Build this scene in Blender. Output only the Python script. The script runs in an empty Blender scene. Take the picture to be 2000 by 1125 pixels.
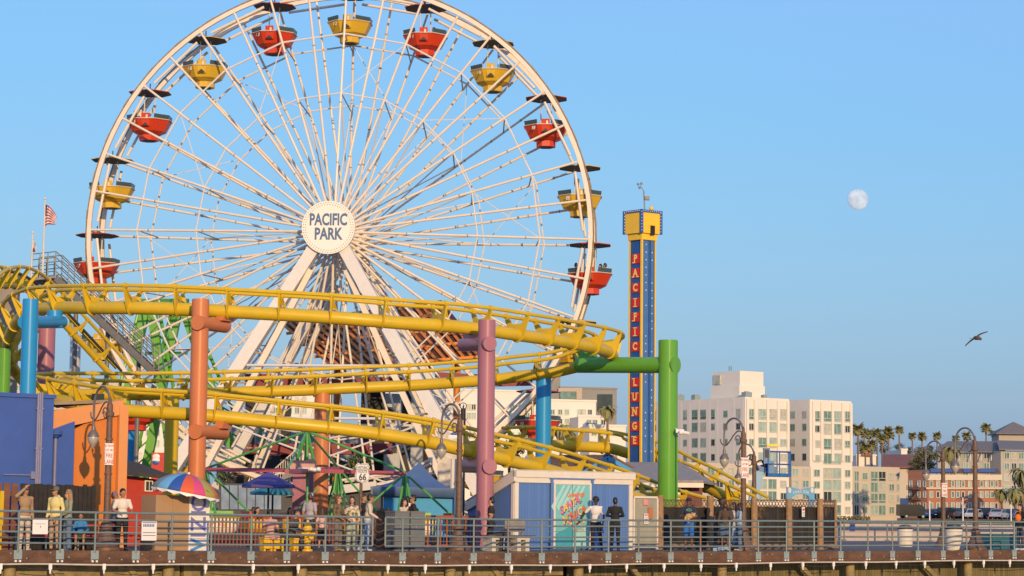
import bpy, bmesh, math, random
from mathutils import Vector as V, Matrix as M
R = math.radians
rnd = random.Random(7)
scene = bpy.context.scene
col = scene.collection

# ------------------------------------------------------------------ camera
F = 4500.0                       # focal length in pixels of the 2000 px wide picture
CAM = V((0, 0, 1.1))
PITCH, ROLL = math.atan(447.5 / F), 0.0105
CR = (M.Rotation(R(90) + PITCH, 3, 'X') @ M.Rotation(ROLL, 3, 'Z'))
cd = bpy.data.cameras.new('camera'); cam = bpy.data.objects.new('camera', cd); col.objects.link(cam)
cam.location = CAM; cam.rotation_euler = CR.to_euler()
cd.sensor_width = 36; cd.lens = 36 * F / 2000; cd.clip_start = 1; cd.clip_end = 20000
scene.camera = cam

# ------------------------------------------------------------------ sky, sun, exposure
SUN_EL, SUN_AZ = 13.0, 14.0      # elevation, degrees to the right of straight behind the camera
to_sun = V((math.sin(R(SUN_AZ)) * math.cos(R(SUN_EL)), -math.cos(R(SUN_AZ)) * math.cos(R(SUN_EL)), math.sin(R(SUN_EL))))
w = bpy.data.worlds.new('World'); scene.world = w; w.use_nodes = True
nt = w.node_tree; bg = nt.nodes['Background']
sky = nt.nodes.new('ShaderNodeTexSky'); sky.sky_type = 'NISHITA'; sky.sun_disc = False
sky.sun_elevation = R(SUN_EL); sky.sun_rotation = math.atan2(to_sun.x, to_sun.y)
sky.altitude = 0; sky.air_density = 2.0; sky.dust_density = 1.0; sky.ozone_density = 4.0
sp_ = nt.nodes.new('ShaderNodeSeparateColor'); cb_ = nt.nodes.new('ShaderNodeCombineColor'); nt.links.new(sky.outputs[0], sp_.inputs[0])
for i, (g_, k_) in enumerate(((.80, .487), (.64, .772), (.37, 1.18))):        # grade of the sky: softer range towards the horizon
    pw = nt.nodes.new('ShaderNodeMath'); pw.operation = 'POWER'; pw.inputs[1].default_value = g_; nt.links.new(sp_.outputs[i], pw.inputs[0])
    ml = nt.nodes.new('ShaderNodeMath'); ml.operation = 'MULTIPLY'; ml.inputs[1].default_value = k_ * .15 ** g_ / .15; nt.links.new(pw.outputs[0], ml.inputs[0])
    mx_ = nt.nodes.new('ShaderNodeMath'); mx_.operation = 'MAXIMUM'; mx_.inputs[1].default_value = (.265, .405, .565)[i] / .15; nt.links.new(ml.outputs[0], mx_.inputs[0])
    nt.links.new(mx_.outputs[0], cb_.inputs[i])
nt.links.new(cb_.outputs[0], bg.inputs[0]); bg.inputs[1].default_value = 0.15
sl = bpy.data.lights.new('sun', 'SUN'); so = bpy.data.objects.new('sun', sl); col.objects.link(so)
sl.energy = 4.0; sl.angle = R(0.5); sl.color = (1.0, 0.68, 0.34)
so.rotation_euler = to_sun.to_track_quat('Z', 'Y').to_euler()
vs = scene.view_settings; vs.view_transform = 'Standard'; vs.look = 'None'; vs.gamma = 1; vs.use_curve_mapping = False
vs.exposure = 0.0

# ------------------------------------------------------------------ helpers
def P(px, py, Y):
    """world point seen at pixel (px, py) of the 2000x1125 photograph at distance Y"""
    d = CR @ V(((px - 1000) / F, (562.5 - py) / F, -1))
    return CAM + d * (Y / d.y)
def G(px, Y, z=0.0):
    """world point at height z in pixel column px at distance Y"""
    p = P(px, 1010, Y); q = P(px, 500, Y); t = (z - p.z) / (q.z - p.z)
    return p.lerp(q, t)
def s2l(c): return c / 12.92 if c <= .04045 else ((c + .055) / 1.055) ** 2.4
def hx(h): return tuple(s2l(int(h[i:i + 2], 16) / 255) for i in (0, 2, 4))

MATS = {}
def mat(name, c, rough=.5, metal=0., var=.12, scale=3., bump=0., spec=.5, dirt=None, stretch=None, trans=0., sub=None):
    if name in MATS: return MATS[name]
    if isinstance(c, str): c = hx(c)
    m = bpy.data.materials.new(name); m.use_nodes = True; MATS[name] = m
    n = m.node_tree.nodes; l = m.node_tree.links; b = n['Principled BSDF']
    b.inputs['Roughness'].default_value = rough; b.inputs['Metallic'].default_value = metal
    b.inputs['Specular IOR Level'].default_value = spec
    tc = n.new('ShaderNodeTexCoord'); vec = tc.outputs['Object']
    if stretch:
        mp = n.new('ShaderNodeMapping'); mp.inputs['Scale'].default_value = stretch; l.new(vec, mp.inputs[0]); vec = mp.outputs[0]
    if var or dirt:
        no = n.new('ShaderNodeTexNoise'); no.inputs['Scale'].default_value = scale; no.inputs['Detail'].default_value = 5
        no.inputs['Roughness'].default_value = .65
        l.new(vec, no.inputs['Vector'])
        mr = n.new('ShaderNodeMapRange'); mr.inputs[1].default_value = .25; mr.inputs[2].default_value = .75
        mr.inputs[3].default_value = 1 - var; mr.inputs[4].default_value = 1 + var
        l.new(no.outputs[0], mr.inputs[0])
        mx = n.new('ShaderNodeMix'); mx.data_type = 'RGBA'; mx.blend_type = 'MULTIPLY'; mx.inputs[0].default_value = 1
        mx.inputs[6].default_value = (*c, 1); l.new(mr.outputs[0], mx.inputs[7]); out = mx.outputs[2]
        if dirt:
            n2 = n.new('ShaderNodeTexNoise'); n2.inputs['Scale'].default_value = dirt[1]; n2.inputs['Detail'].default_value = 8
            n2.inputs['Roughness'].default_value = .7; l.new(vec, n2.inputs['Vector'])
            r2 = n.new('ShaderNodeMapRange'); r2.inputs[1].default_value = dirt[2]; r2.inputs[2].default_value = dirt[2] + .12
            l.new(n2.outputs[0], r2.inputs[0])
            m2 = n.new('ShaderNodeMix'); m2.data_type = 'RGBA'; l.new(r2.outputs[0], m2.inputs[0]); l.new(out, m2.inputs[6])
            dc = hx(dirt[0]) if isinstance(dirt[0], str) else dirt[0]
            m2.inputs[7].default_value = (*dc, 1); out = m2.outputs[2]
        l.new(out, b.inputs['Base Color'])
        if bump:
            bp = n.new('ShaderNodeBump'); bp.inputs['Strength'].default_value = bump; bp.inputs['Distance'].default_value = .02
            l.new(no.outputs[0], bp.inputs['Height']); l.new(bp.outputs[0], b.inputs['Normal'])
    else:
        b.inputs['Base Color'].default_value = (*c, 1)
    return m
def planks(name, c1, c2, width, axis=0, rough=.75, lines=.25, rot=0.):
    """boards of alternating tone with dark joints along one object axis"""
    if name in MATS: return MATS[name]
    if isinstance(c1, str): c1 = hx(c1)
    if isinstance(c2, str): c2 = hx(c2)
    m = bpy.data.materials.new(name); m.use_nodes = True; MATS[name] = m
    n = m.node_tree.nodes; l = m.node_tree.links; b = n['Principled BSDF']; b.inputs['Roughness'].default_value = rough
    tc = n.new('ShaderNodeTexCoord'); mp = n.new('ShaderNodeMapping'); mp.inputs['Rotation'].default_value[2] = rot
    l.new(tc.outputs['Object'], mp.inputs[0])
    sx = n.new('ShaderNodeSeparateXYZ'); l.new(mp.outputs[0], sx.inputs[0])
    d = n.new('ShaderNodeMath'); d.operation = 'DIVIDE'; d.inputs[1].default_value = width; l.new(sx.outputs[axis], d.inputs[0])
    fl = n.new('ShaderNodeMath'); fl.operation = 'FLOOR'; l.new(d.outputs[0], fl.inputs[0])
    fr = n.new('ShaderNodeMath'); fr.operation = 'FRACT'; l.new(d.outputs[0], fr.inputs[0])
    wn = n.new('ShaderNodeTexWhiteNoise'); wn.noise_dimensions = '1D'; l.new(fl.outputs[0], wn.inputs['W'])
    no = n.new('ShaderNodeTexNoise'); no.inputs['Scale'].default_value = 2.5; no.inputs['Detail'].default_value = 6; l.new(mp.outputs[0], no.inputs[0])
    ad = n.new('ShaderNodeMath'); ad.operation = 'MULTIPLY_ADD'; ad.inputs[1].default_value = .6; l.new(wn.outputs[0], ad.inputs[0])
    ms = n.new('ShaderNodeMath'); ms.operation = 'MULTIPLY'; ms.inputs[1].default_value = .5; l.new(no.outputs[0], ms.inputs[0]); l.new(ms.outputs[0], ad.inputs[2])
    mx = n.new('ShaderNodeMix'); mx.data_type = 'RGBA'; mx.inputs[6].default_value = (*c1, 1); mx.inputs[7].default_value = (*c2, 1)
    l.new(ad.outputs[0], mx.inputs[0])
    lt = n.new('ShaderNodeMath'); lt.operation = 'GREATER_THAN'; lt.inputs[1].default_value = .93; l.new(fr.outputs[0], lt.inputs[0])
    m2 = n.new('ShaderNodeMix'); m2.data_type = 'RGBA'; m2.blend_type = 'MULTIPLY'; l.new(lt.outputs[0], m2.inputs[0])
    l.new(mx.outputs[2], m2.inputs[6]); m2.inputs[7].default_value = (lines, lines, lines, 1)
    l.new(m2.outputs[2], b.inputs['Base Color'])
    bp = n.new('ShaderNodeBump'); bp.inputs['Strength'].default_value = .6; bp.inputs['Distance'].default_value = .02; bp.invert = True
    l.new(lt.outputs[0], bp.inputs['Height']); l.new(bp.outputs[0], b.inputs['Normal'])
    return m

class MB:
    def __init__(s, *mats): s.v = []; s.f = []; s.mi = []; s.sm = []; s.mats = list(mats)
    def add(s, vs_, fs, mi=0, smooth=False):
        o = len(s.v); s.v += [V(p) for p in vs_]
        for f in fs: s.f.append([i + o for i in f]); s.mi.append(mi); s.sm.append(smooth)
        return s
    def box(s, c, d, rot=None, mi=0):
        c = V(c); hx_, hy, hz = d[0] / 2, d[1] / 2, d[2] / 2
        q = [V((x, y, z)) for z in (-hz, hz) for y in (-hy, hy) for x in (-hx_, hx_)]
        if rot is not None:
            rm = M.Rotation(rot, 3, 'Z') if isinstance(rot, (int, float)) else rot
            q = [rm @ p for p in q]
        return s.add([p + c for p in q], [(0, 2, 3, 1), (4, 5, 7, 6), (0, 1, 5, 4), (2, 6, 7, 3), (0, 4, 6, 2), (1, 3, 7, 5)], mi)
    def beam(s, p, q, w_, h, up=V((0, 0, 1)), mi=0):
        p, q = V(p), V(q); d = (q - p).normalized(); r = d.cross(up)
        if r.length < 1e-5: r = d.cross(V((0, 1, 0)))
        r.normalize(); u = r.cross(d); r = r * w_ / 2; u = u * h / 2
        vs_ = [a + b for a in (p, q) for b in (-r - u, r - u, r + u, -r + u)]
        return s.add(vs_, [(3, 2, 1, 0), (4, 5, 6, 7), (0, 1, 5, 4), (1, 2, 6, 5), (2, 3, 7, 6), (3, 0, 4, 7)], mi)
    def tube(s, pts, r, n=10, mi=0, cap=True, closed=False):
        pts = [V(p) for p in pts]; N = len(pts); rs = r if isinstance(r, (list, tuple)) else [r] * N
        vs_ = []; fs = []; ref = None
        for i in range(N):
            a = pts[(i - 1) % N] if (closed or i > 0) else pts[i]; b = pts[(i + 1) % N] if (closed or i < N - 1) else pts[i]
            t = (b - a); t = t.normalized() if t.length > 1e-9 else V((0, 0, 1))
            if ref is None:
                ref = t.cross(V((0, 0, 1)))
                if ref.length < 1e-3: ref = t.cross(V((0, 1, 0)))
            ref = (ref - t * ref.dot(t)).normalized(); bn = t.cross(ref)
            for k in range(n):
                an = 2 * math.pi * k / n; vs_.append(pts[i] + (ref * math.cos(an) + bn * math.sin(an)) * rs[i])
        for i in range(N if closed else N - 1):
            j = (i + 1) % N
            for k in range(n): fs.append((i * n + k, i * n + (k + 1) % n, j * n + (k + 1) % n, j * n + k))
        s.add(vs_, fs, mi, True)
        if cap and not closed:
            s.add(vs_[:n], [tuple(range(n - 1, -1, -1))], mi); s.add(vs_[-n:], [tuple(range(n))], mi)
        return s
    def cyl(s, p, q, r, r2=None, n=12, mi=0): return s.tube([p, q], [r, r if r2 is None else r2], n, mi)
    def lathe(s, c, prof, n=16, mi=0, rot=None, smooth=True):
        c = V(c); vs_ = []; fs = []
        for (r, z) in prof:
            for k in range(n):
                a = 2 * math.pi * (k + .5) / n; p = V((r * math.cos(a), r * math.sin(a), z))
                vs_.append((rot @ p if rot else p) + c)
        for i in range(len(prof) - 1):
            for k in range(n): fs.append((i * n + k, i * n + (k + 1) % n, (i + 1) * n + (k + 1) % n, (i + 1) * n + k))
        if prof[0][0] > 1e-4: fs.append(tuple(range(n - 1, -1, -1)))
        if prof[-1][0] > 1e-4: fs.append(tuple((len(prof) - 1) * n + k for k in range(n)))
        return s.add(vs_, fs, mi, smooth)
    def ell(s, c, r, n=14, m=9, rot=None, mi=0):
        c = V(c); r = (r, r, r) if isinstance(r, (int, float)) else r
        vs_ = []; fs = []
        for i in range(m + 1):
            th = math.pi * i / m
            for k in range(n):
                a = 2 * math.pi * k / n; p = V((r[0] * math.sin(th) * math.cos(a), r[1] * math.sin(th) * math.sin(a), r[2] * math.cos(th)))
                vs_.append((rot @ p if rot else p) + c)
        for i in range(m):
            for k in range(n): fs.append((i * n + k, (i + 1) * n + k, (i + 1) * n + (k + 1) % n, i * n + (k + 1) % n))
        return s.add(vs_, fs, mi, True)
    def prism(s, pts, vec, mi=0):
        pts = [V(p) for p in pts]; vec = V(vec); n = len(pts)
        return s.add(pts + [p + vec for p in pts], [tuple(range(n - 1, -1, -1)), tuple(range(n, 2 * n))] + [(i, (i + 1) % n, n + (i + 1) % n, n + i) for i in range(n)], mi)
    def quad(s, *p, mi=0): return s.add(p, [tuple(range(len(p)))], mi)
    def text(s, txt, mtx, size, mi=0, ext=.004, bold=0., sx=1., align='CENTER', space=1., lsp=1.):
        key = (txt, round(bold, 3), align, space, lsp)
        if key not in TXT:
            cu = bpy.data.curves.new('t', 'FONT'); cu.body = txt; cu.size = 1; cu.align_x = align; cu.align_y = 'CENTER'
            cu.offset = bold; cu.space_character = space; cu.space_line = lsp; cu.resolution_u = 3
            o = bpy.data.objects.new('t', cu); col.objects.link(o)
            me = bpy.data.meshes.new_from_object(o.evaluated_get(bpy.context.evaluated_depsgraph_get()))
            TXT[key] = ([v.co.copy() for v in me.vertices], [tuple(p.vertices) for p in me.polygons])
            bpy.data.objects.remove(o); bpy.data.curves.remove(cu); bpy.data.meshes.remove(me)
        vs_, fs = TXT[key]
        return s.add([mtx @ V((p.x * size * sx, p.y * size, ext)) for p in vs_], fs, mi)
    def xf(s, mtx): s.v = [mtx @ p for p in s.v]; return s
    def merge(s, o):
        n = len(s.v); s.v += o.v; s.f += [[i + n for i in f] for f in o.f]; s.mi += o.mi; s.sm += o.sm; return s
    def mesh(s, name, inv=None, sharp=35, weld=True):
        me = bpy.data.meshes.new(name)
        me.from_pydata([tuple(inv @ p) if inv else tuple(p) for p in s.v], [], s.f)
        me.polygons.foreach_set('material_index', s.mi); me.polygons.foreach_set('use_smooth', s.sm)
        bm = bmesh.new(); bm.from_mesh(me)
        if weld: bmesh.ops.remove_doubles(bm, verts=bm.verts, dist=1e-5)
        bmesh.ops.recalc_face_normals(bm, faces=bm.faces); bm.to_mesh(me); bm.free()
        for m in s.mats: me.materials.append(m)
        if any(s.sm): me.set_sharp_from_angle(angle=R(sharp))
        return me
TXT = {}
WM = {}
def base(vs_):
    z = min(p.z for p in vs_); xs = [p.x for p in vs_]; ys = [p.y for p in vs_]
    return V(((min(xs) + max(xs)) / 2, (min(ys) + max(ys)) / 2, z))
def obj(name, mb, parent=None, local=False, weld=True, sharp=35):
    """link a mesh builder as one object; world coordinates unless local"""
    if parent is not None:
        inv = None if local else WM[parent].inverted()
        o = bpy.data.objects.new(name, mb.mesh(name, inv, sharp, weld)); col.objects.link(o); o.parent = parent; WM[o] = WM[parent]
    else:
        b = base(mb.v); o = bpy.data.objects.new(name, mb.mesh(name, M.Translation(-b), sharp, weld)); col.objects.link(o); o.location = b; WM[o] = M.Translation(b)
    return o
def tag(o, label=None, cat=None, group=None, kind=None):
    if label: o['label'] = label
    if cat: o['category'] = cat
    if group: o['group'] = group
    if kind: o['kind'] = kind
    return o
def empty(name, loc, label, cat, group=None, rz=0.):
    o = bpy.data.objects.new(name, None); col.objects.link(o); o.location = loc; o.rotation_euler = (0, 0, rz); o.empty_display_size = .2
    WM[o] = M.Translation(V(loc)) @ M.Rotation(rz, 4, 'Z'); return tag(o, label, cat, group)
def dup(root, loc, rz=None, label=None, group=None, swap=None):
    """copy a thing with its parts and sub-parts; swap maps one material to another"""
    def cp(o, par):
        c = o.copy(); col.objects.link(c)
        if par is not None: c.parent = par
        if swap and o.type == 'MESH' and any(m in swap for m in o.data.materials):
            key = (o.data.name, tuple(sorted((a.name, b.name) for a, b in swap.items())))
            if key not in SWP:
                d = o.data.copy()
                for i, m in enumerate(d.materials):
                    if m in swap: d.materials[i] = swap[m]
                SWP[key] = d
            c.data = SWP[key]
        for ch in list(o.children): cp(ch, c)
        return c
    c = cp(root, None); c.location = loc
    if rz is not None: c.rotation_euler = (0, 0, rz)
    WM[c] = M.Translation(V(loc)) @ M.Rotation(c.rotation_euler.z, 4, 'Z')
    for ch in c.children_recursive: WM[ch] = WM[c]
    if label: c['label'] = label
    if group: c['group'] = group
    return c
SWP = {}
def struct(name, mb): return tag(obj(name, mb), kind='structure')
def catmull(ps, n=8):
    ps = [V(p) for p in ps]; out = []
    for i in range(len(ps) - 1):
        a = ps[max(i - 1, 0)]; b = ps[i]; c = ps[i + 1]; d = ps[min(i + 2, len(ps) - 1)]
        for k in range(n):
            t = k / n; out.append(.5 * ((2 * b) + (c - a) * t + (2 * a - 5 * b + 4 * c - d) * t * t + (3 * b - a - 3 * c + d) * t ** 3))
    out.append(ps[-1]); return out
def interp(x, tab):
    if x <= tab[0][0]: return tab[0][1]
    for (a, b), (c, d) in zip(tab, tab[1:]):
        if x <= c: return b + (d - b) * (x - a) / (c - a)
    return tab[-1][1]
def frame(o, x, n):
    """4x4 matrix with local X along x, local Z along n (outward normal), origin o"""
    x = V(x).normalized(); n = V(n); n = (n - x * n.dot(x)).normalized(); y = n.cross(x)
    m = M.Identity(4)
    for i in range(3): m[i][0] = x[i]; m[i][1] = y[i]; m[i][2] = n[i]; m[i][3] = o[i]
    return m

# ------------------------------------------------------------------ pier line
def railY(px): return 3978.0 / (62.1 - .00884 * (px - 35))
def sag(px): return interp(px, [(-300, .08), (35, .05), (560, .0), (992, -.05), (1425, -.02), (1980, .05), (2300, .07)])
_a, _b = G(35, railY(35)), G(1980, railY(1980))
D = (_b - _a); D.z = 0; D.normalize()          # along the pier, to the right
N = V((-D.y, D.x, 0))                          # inland, away from the camera
PA = math.atan2(D.y, D.x)
def pier(px, off, z=0.0):
    """point in pixel column px on the line parallel to the railing and off metres inland of it"""
    o = _a + N * off; k = (px - 1000) / F
    # find t with G column: iterate on Y
    Y = railY(px) + off
    for _ in range(30):
        g = G(px, Y, z); e = (g - o).dot(N); Y -= e * .9
    g = G(px, Y, z); return g

# ------------------------------------------------------------------ palette
C = {}
C['white'] = mat('white_paint', (.64, .61, .58), .45, var=.06, dirt=((.45, .36, .27), 6, .68))
C['yellow'] = mat('yellow_paint', (.58, .395, .02), .36, spec=.35, var=.1, scale=1.5, dirt=((.42, .27, .05), 3.5, .66))
C['gold'] = mat('gondola_yellow', (.62, .39, .03), .35, var=.05)
C['red'] = mat('gondola_red', (.56, .045, .012), .35, var=.06)
C['orange'] = mat('orange_paint', (.54, .18, .072), .34, spec=.3, var=.07, scale=1.)
C['pink'] = mat('pink_paint', (.35, .145, .19), .34, spec=.3, var=.07, scale=1.)
C['green'] = mat('green_paint', (.115, .33, .036), .18, spec=.4, var=.07, scale=1.)
C['blue'] = mat('sky_blue_paint', (.022, .26, .55), .3, spec=.3, var=.07, scale=1.)
C['dark'] = mat('dark_grey', (.03, .032, .035), .6, var=.1)
C['steel'] = mat('galvanised_steel', (.17, .215, .21), .5, .2, var=.18, scale=12, dirt=((.30, .15, .07), 9, .66))
C['plate'] = mat('galvanised_plate', (.25, .31, .31), .55, .15, var=.25, scale=30)
C['timber'] = mat('brown_timber', (.105, .052, .028), .8, var=.65, scale=1.6, bump=.5, stretch=(1, 1, 2.5), dirt=((.27, .18, .12), 5, .60))
C['pole'] = mat('brown_pole', (.13, .075, .048), .6, var=.35, scale=8, dirt=((.26, .10, .04), 7, .55))
C['black'] = mat('black', (.012, .012, .013), .6, var=.1)
C['glass'] = mat('window_glass', (.09, .16, .15), .12, var=.4, scale=.6)
C['concrete'] = mat('pale_concrete', (.62, .57, .48), .85, var=.12, scale=6)
C['signwhite'] = mat('sign_white', (.74, .72, .68), .5, var=.05)
C['signred'] = mat('sign_red', (.50, .03, .02), .5, var=0)
C['grey'] = mat('mid_grey', (.22, .22, .22), .6, var=.12)
# ================================================================== ground, pier
sand = mat('sand', (.50, .39, .30), .95, var=.18, scale=.15, dirt=((.42, .31, .23), .6, .55))
def ground_z(y): return interp(y, [(-400, -6), (100, -6), (116, -1.6), (200, -.6), (420, .9), (900, 1.25), (9000, 1.25)])
g = MB(sand); ys = [-300, 0, 60, 100, 108, 116, 140, 170, 200, 260, 340, 420, 520, 700, 900, 2000, 9000]
xs = [-6000, -1500, -500, -200, -100, -50, 0, 50, 100, 200, 500, 1500, 6000]
vs_ = [V((x, y, ground_z(y))) for y in ys for x in xs]; nx = len(xs)
g.add(vs_, [(j * nx + i, j * nx + i + 1, (j + 1) * nx + i + 1, (j + 1) * nx + i) for j in range(len(ys) - 1) for i in range(nx - 1)], 0, True)
struct('beach_sand', g)

deckm = planks('deck_boards', (.085, .065, .058), (.14, .11, .10), .16, 0, .8, .35, rot=-PA)
e0 = pier(-250, .02); e1 = pier(2250, .02)
dk = MB(deckm)
top = [e0, e1, V((70, 130, 0)), V((18.2, 127, 0)), V((16, 175, 0)), V((-70, 175, 0)), V((-70, e0.y, 0))]
dk.prism([p - V((0, 0, .22)) for p in top], (0, 0, .22)); struct('pier_deck', dk)

def at_edge(px, off, z): p = pier(px, off); return V((p.x, p.y, z + sag(px)))
PXS = list(range(-240, 2260, 50))
# edge beam: two long timbers with scarf joints, washers along it
f = empty('edge_beam', at_edge(1000, 0, -.3), 'long weathered brown timber beam along the pier edge', 'beam')
seams = [-240, 690, 1290, 2250]
for a, b in zip(seams, seams[1:]):
    m = MB(C['timber']); pts = [a] + [p for p in PXS if a < p < b] + [b]
    for i, (u, v) in enumerate(zip(pts, pts[1:])):
        h = .30
        q = [at_edge(u, -.10, -.34), at_edge(v, -.10, -.34), at_edge(v, -.10, .0), at_edge(u, -.10, .0)]
        m.prism(q, N * .13)
    obj('timber', m, f)
m = MB(C['plate'])
for px in range(-200, 2240, 37):
    p = at_edge(px + rnd.uniform(-9, 9), -.1, rnd.uniform(-.27, -.05)); m.cyl(p, p - N * .015, .022, n=8)
obj('bolt_head', m, f)
lip = MB(C['timber'])
for u, v in zip(PXS, PXS[1:]):
    lip.prism([at_edge(u, -.16, -.40), at_edge(v, -.16, -.40), at_edge(v, -.16, -.345), at_edge(u, -.16, -.345)], N * .2)
obj('ledge', lip, f)
# conduit pipe on hangers
pp = empty('conduit_pipe', at_edge(1000, -.2, -.45), 'thin pale conduit pipe hung below the pier edge', 'pipe')
m = MB(mat('pale_pipe', (.52, .46, .38), .6, var=.2, scale=5))
m.tube([at_edge(p, -.22, -.385 + .012 * math.sin(p * .021)) for p in range(-240, 2250, 25)], .024, 8); obj('pipe', m, pp)
for px in [2, 99, 204, 300, 402, 495, 583, 671, 758, 831, 917, 999, 1075, 1152, 1224, 1297, 1369, 1438, 1505, 1568, 1628, 1691, 1750, 1806, 1863, 1921, 1972]:
    m = MB(C['signwhite']); p = at_edge(px, -.24, -.44)
    m.box(p, (.09, .05, .16), PA); m.cyl(p + V((0, 0, -.08)), p + V((0, 0, -.2)), .035, .02, 8)
    obj('hanger', m, pp)
for px in range(40, 2000, 190):
    m = MB(C['dark']); m.tube([at_edge(px + k * 10, -.20, -.47 - .05 * math.sin(k / 9 * math.pi)) for k in range(10)], .011, 6)
    tag(obj('cable', m), 'thin dark cable sagging below the pier edge pipe', 'cable', 'cables under the pier edge')
# under-deck beams, braces and piles
under = [mat('under_beam', (.24, .18, .08), .85, var=.45, scale=2.5, bump=.4, dirt=((.10, .14, .07), 3, .52)),
         mat('under_shade', (.05, .045, .035), .9, var=.4)]
pw_b = planks('pile_boards', (.085, .075, .03), (.20, .16, .07), .14, 0, .9, .3, rot=-PA)
for (a, b, lb) in ((1110, 1405, 'dark greenish upright boards below the deck, left stretch'), (1415, 2250, 'dark greenish upright boards below the deck at right')):
    m = MB(pw_b)
    for u, v in zip([a] + [p for p in PXS if a < p < b], [p for p in PXS if a < p < b] + [b]): m.prism([at_edge(u, .95, -3), at_edge(v, .95, -3), at_edge(v, .95, -.40), at_edge(u, .95, -.40)], N * .08)
    tag(obj('skirt_boards', m), lb, 'boards')
for k, (a, b) in enumerate([(-240, 352), (360, 800), (808, 1100)]):
    m = MB(under[0]); pts = [a] + [p for p in PXS if a < p < b] + [b]
    for u, v in zip(pts, pts[1:]): m.prism([at_edge(u, .55, -.74), at_edge(v, .55, -.74), at_edge(v, .55, -.42), at_edge(u, .55, -.42)], N * .2)
    tag(obj('floor_beam', m), 'mossy yellow brown beam beneath the pier deck edge', 'beam', 'beams under the deck')
for px in [20, 330, 590, 880, 1130, 1410, 1660, 1890]:
    for off in (.32, 4.5):
        m = MB(under[0] if off < 1 else C['timber']); p = at_edge(px, off, -7); m.cyl(p, V((p.x, p.y, -.24)), .19, .17, 12)
        tag(obj('pier_pile', m), 'round timber pile under the pier deck', 'pile', 'piles under the pier')
for px in [100, 250, 520, 690, 960, 1230, 1560, 1800]:
    p = at_edge(px, .5, -.42); q = at_edge(px + 45, .5, -1.4); m = MB(under[0]); m.beam(p, q, .1, .16)
    tag(obj('pile_brace', m), 'diagonal timber brace under the pier deck', 'brace', 'braces under the pier')

# railing
posts = [-46, 35, 117, 185, 265, 335, 412, 490, 560, 635, 705, 727, 752, 786, 855, 925, 992, 1058, 1123, 1188, 1247, 1310, 1368, 1425, 1481, 1536, 1590, 1642, 1695, 1743, 1793, 1842, 1888, 1935, 1981, 2030]
rustpost = mat('rusty_post', (.17, .20, .19), .6, .1, var=.2, scale=8, dirt=((.22, .10, .045), 3, .47))
def railing(pxs, label):
    a, b = pxs[0], pxs[-1]
    root = empty('pier_railing', at_edge((a + b) / 2, 0, 0), label, 'railing')
    line = [a] + [p for p in range(-200, 2200, 25) if a < p < b] + [b]
    for z, r in ((1.07, .034), (.865, .028), (.51, .028), (.20, .028)):
        m = MB(C['steel']); m.tube([at_edge(p, -.14, z) for p in line], r, 8); obj('rail', m, root)
    for z in (.69, .36):
        m = MB(C['steel']); m.tube([at_edge(p, -.14, z) for p in line], .009, 5); obj('cable', m, root)
    for px in pxs:
        m = MB(rustpost if px in (992, 1247, 1368, 1695, 1743, 1888) else C['steel']); m.cyl(at_edge(px, -.14, -.05 if px not in (727, 752) else .2), at_edge(px, -.14, 1.07), .032, n=10); po = obj('post', m, root)
        if px in (727, 752): continue
        m = MB(C['plate']); p = at_edge(px, -.125, -.12); m.box(p, (.24, .03, .25), PA); obj('mounting_plate', m, po)
        m = MB(C['signwhite'])
        for s in (-1, 1):
            q = p + D * .065 * s + V((0, 0, -.175)); m.box(q, (.05, .06, .055), PA)
        obj('bolt_nut', m, po)
railing(posts[:12], 'grey steel pier railing from the left edge to the chained gap')
railing(posts[12:], 'grey steel pier railing from the chained gap to the right edge')
for k, z in enumerate((.95, .72, .48, .28)):
    a = at_edge(727, -.12, z); b = at_edge(752, -.12, z); m = MB(C['timber'])
    m.tube([a.lerp(b, t / 8) - V((0, 0, .10 * math.sin(math.pi * t / 8))) for t in range(9)], .016, 6)
    tag(obj('rope_chain', m), ['top rope across the gap in the pier railing', 'second rope down across the gap in the pier railing', 'third rope down across the railing gap', 'lowest rope across the gap in the pier railing'][k], 'rope', 'ropes across the railing gap')

# far railing on the right of the pier
root = empty('far_railing', (30, 126.6, 0), 'dark blue grey railing on the far side of the deck at right', 'railing')
fm = mat('blue_grey_rail', (.06, .08, .12), .5, var=.15)
for z in (1.08, 1.0, .62, .25):
    m = MB(C['steel'] if z > .9 else fm); m.tube([V((18.3, 126.7, z)), V((66, 129.7, z))], .045 if z > .9 else .025, 6); obj('rail', m, root)
for k in range(21):
    t = k / 20; p = V((18.3, 126.7, 0)).lerp(V((66, 129.7, 0)), t); m = MB(fm); m.box(p + V((0, 0, .55)), (.07, .07, 1.1)); m.box(p + V((0, 0, .04)), (.22, .22, .08)); obj('post', m, root)

lw = MB(mat('wall_pinkish', (.45, .38, .345), .9, var=.12, scale=.8, dirt=((.34, .28, .25), .7, .6)))
lw.prism([V((18.3, 128.4, 0)), V((70, 131.4, 0)), V((70, 132, 0)), V((18.3, 129, 0))], (0, 0, .93)); tag(obj('low_wall', lw), 'low pinkish concrete wall beyond the far railing', 'wall')

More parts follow.
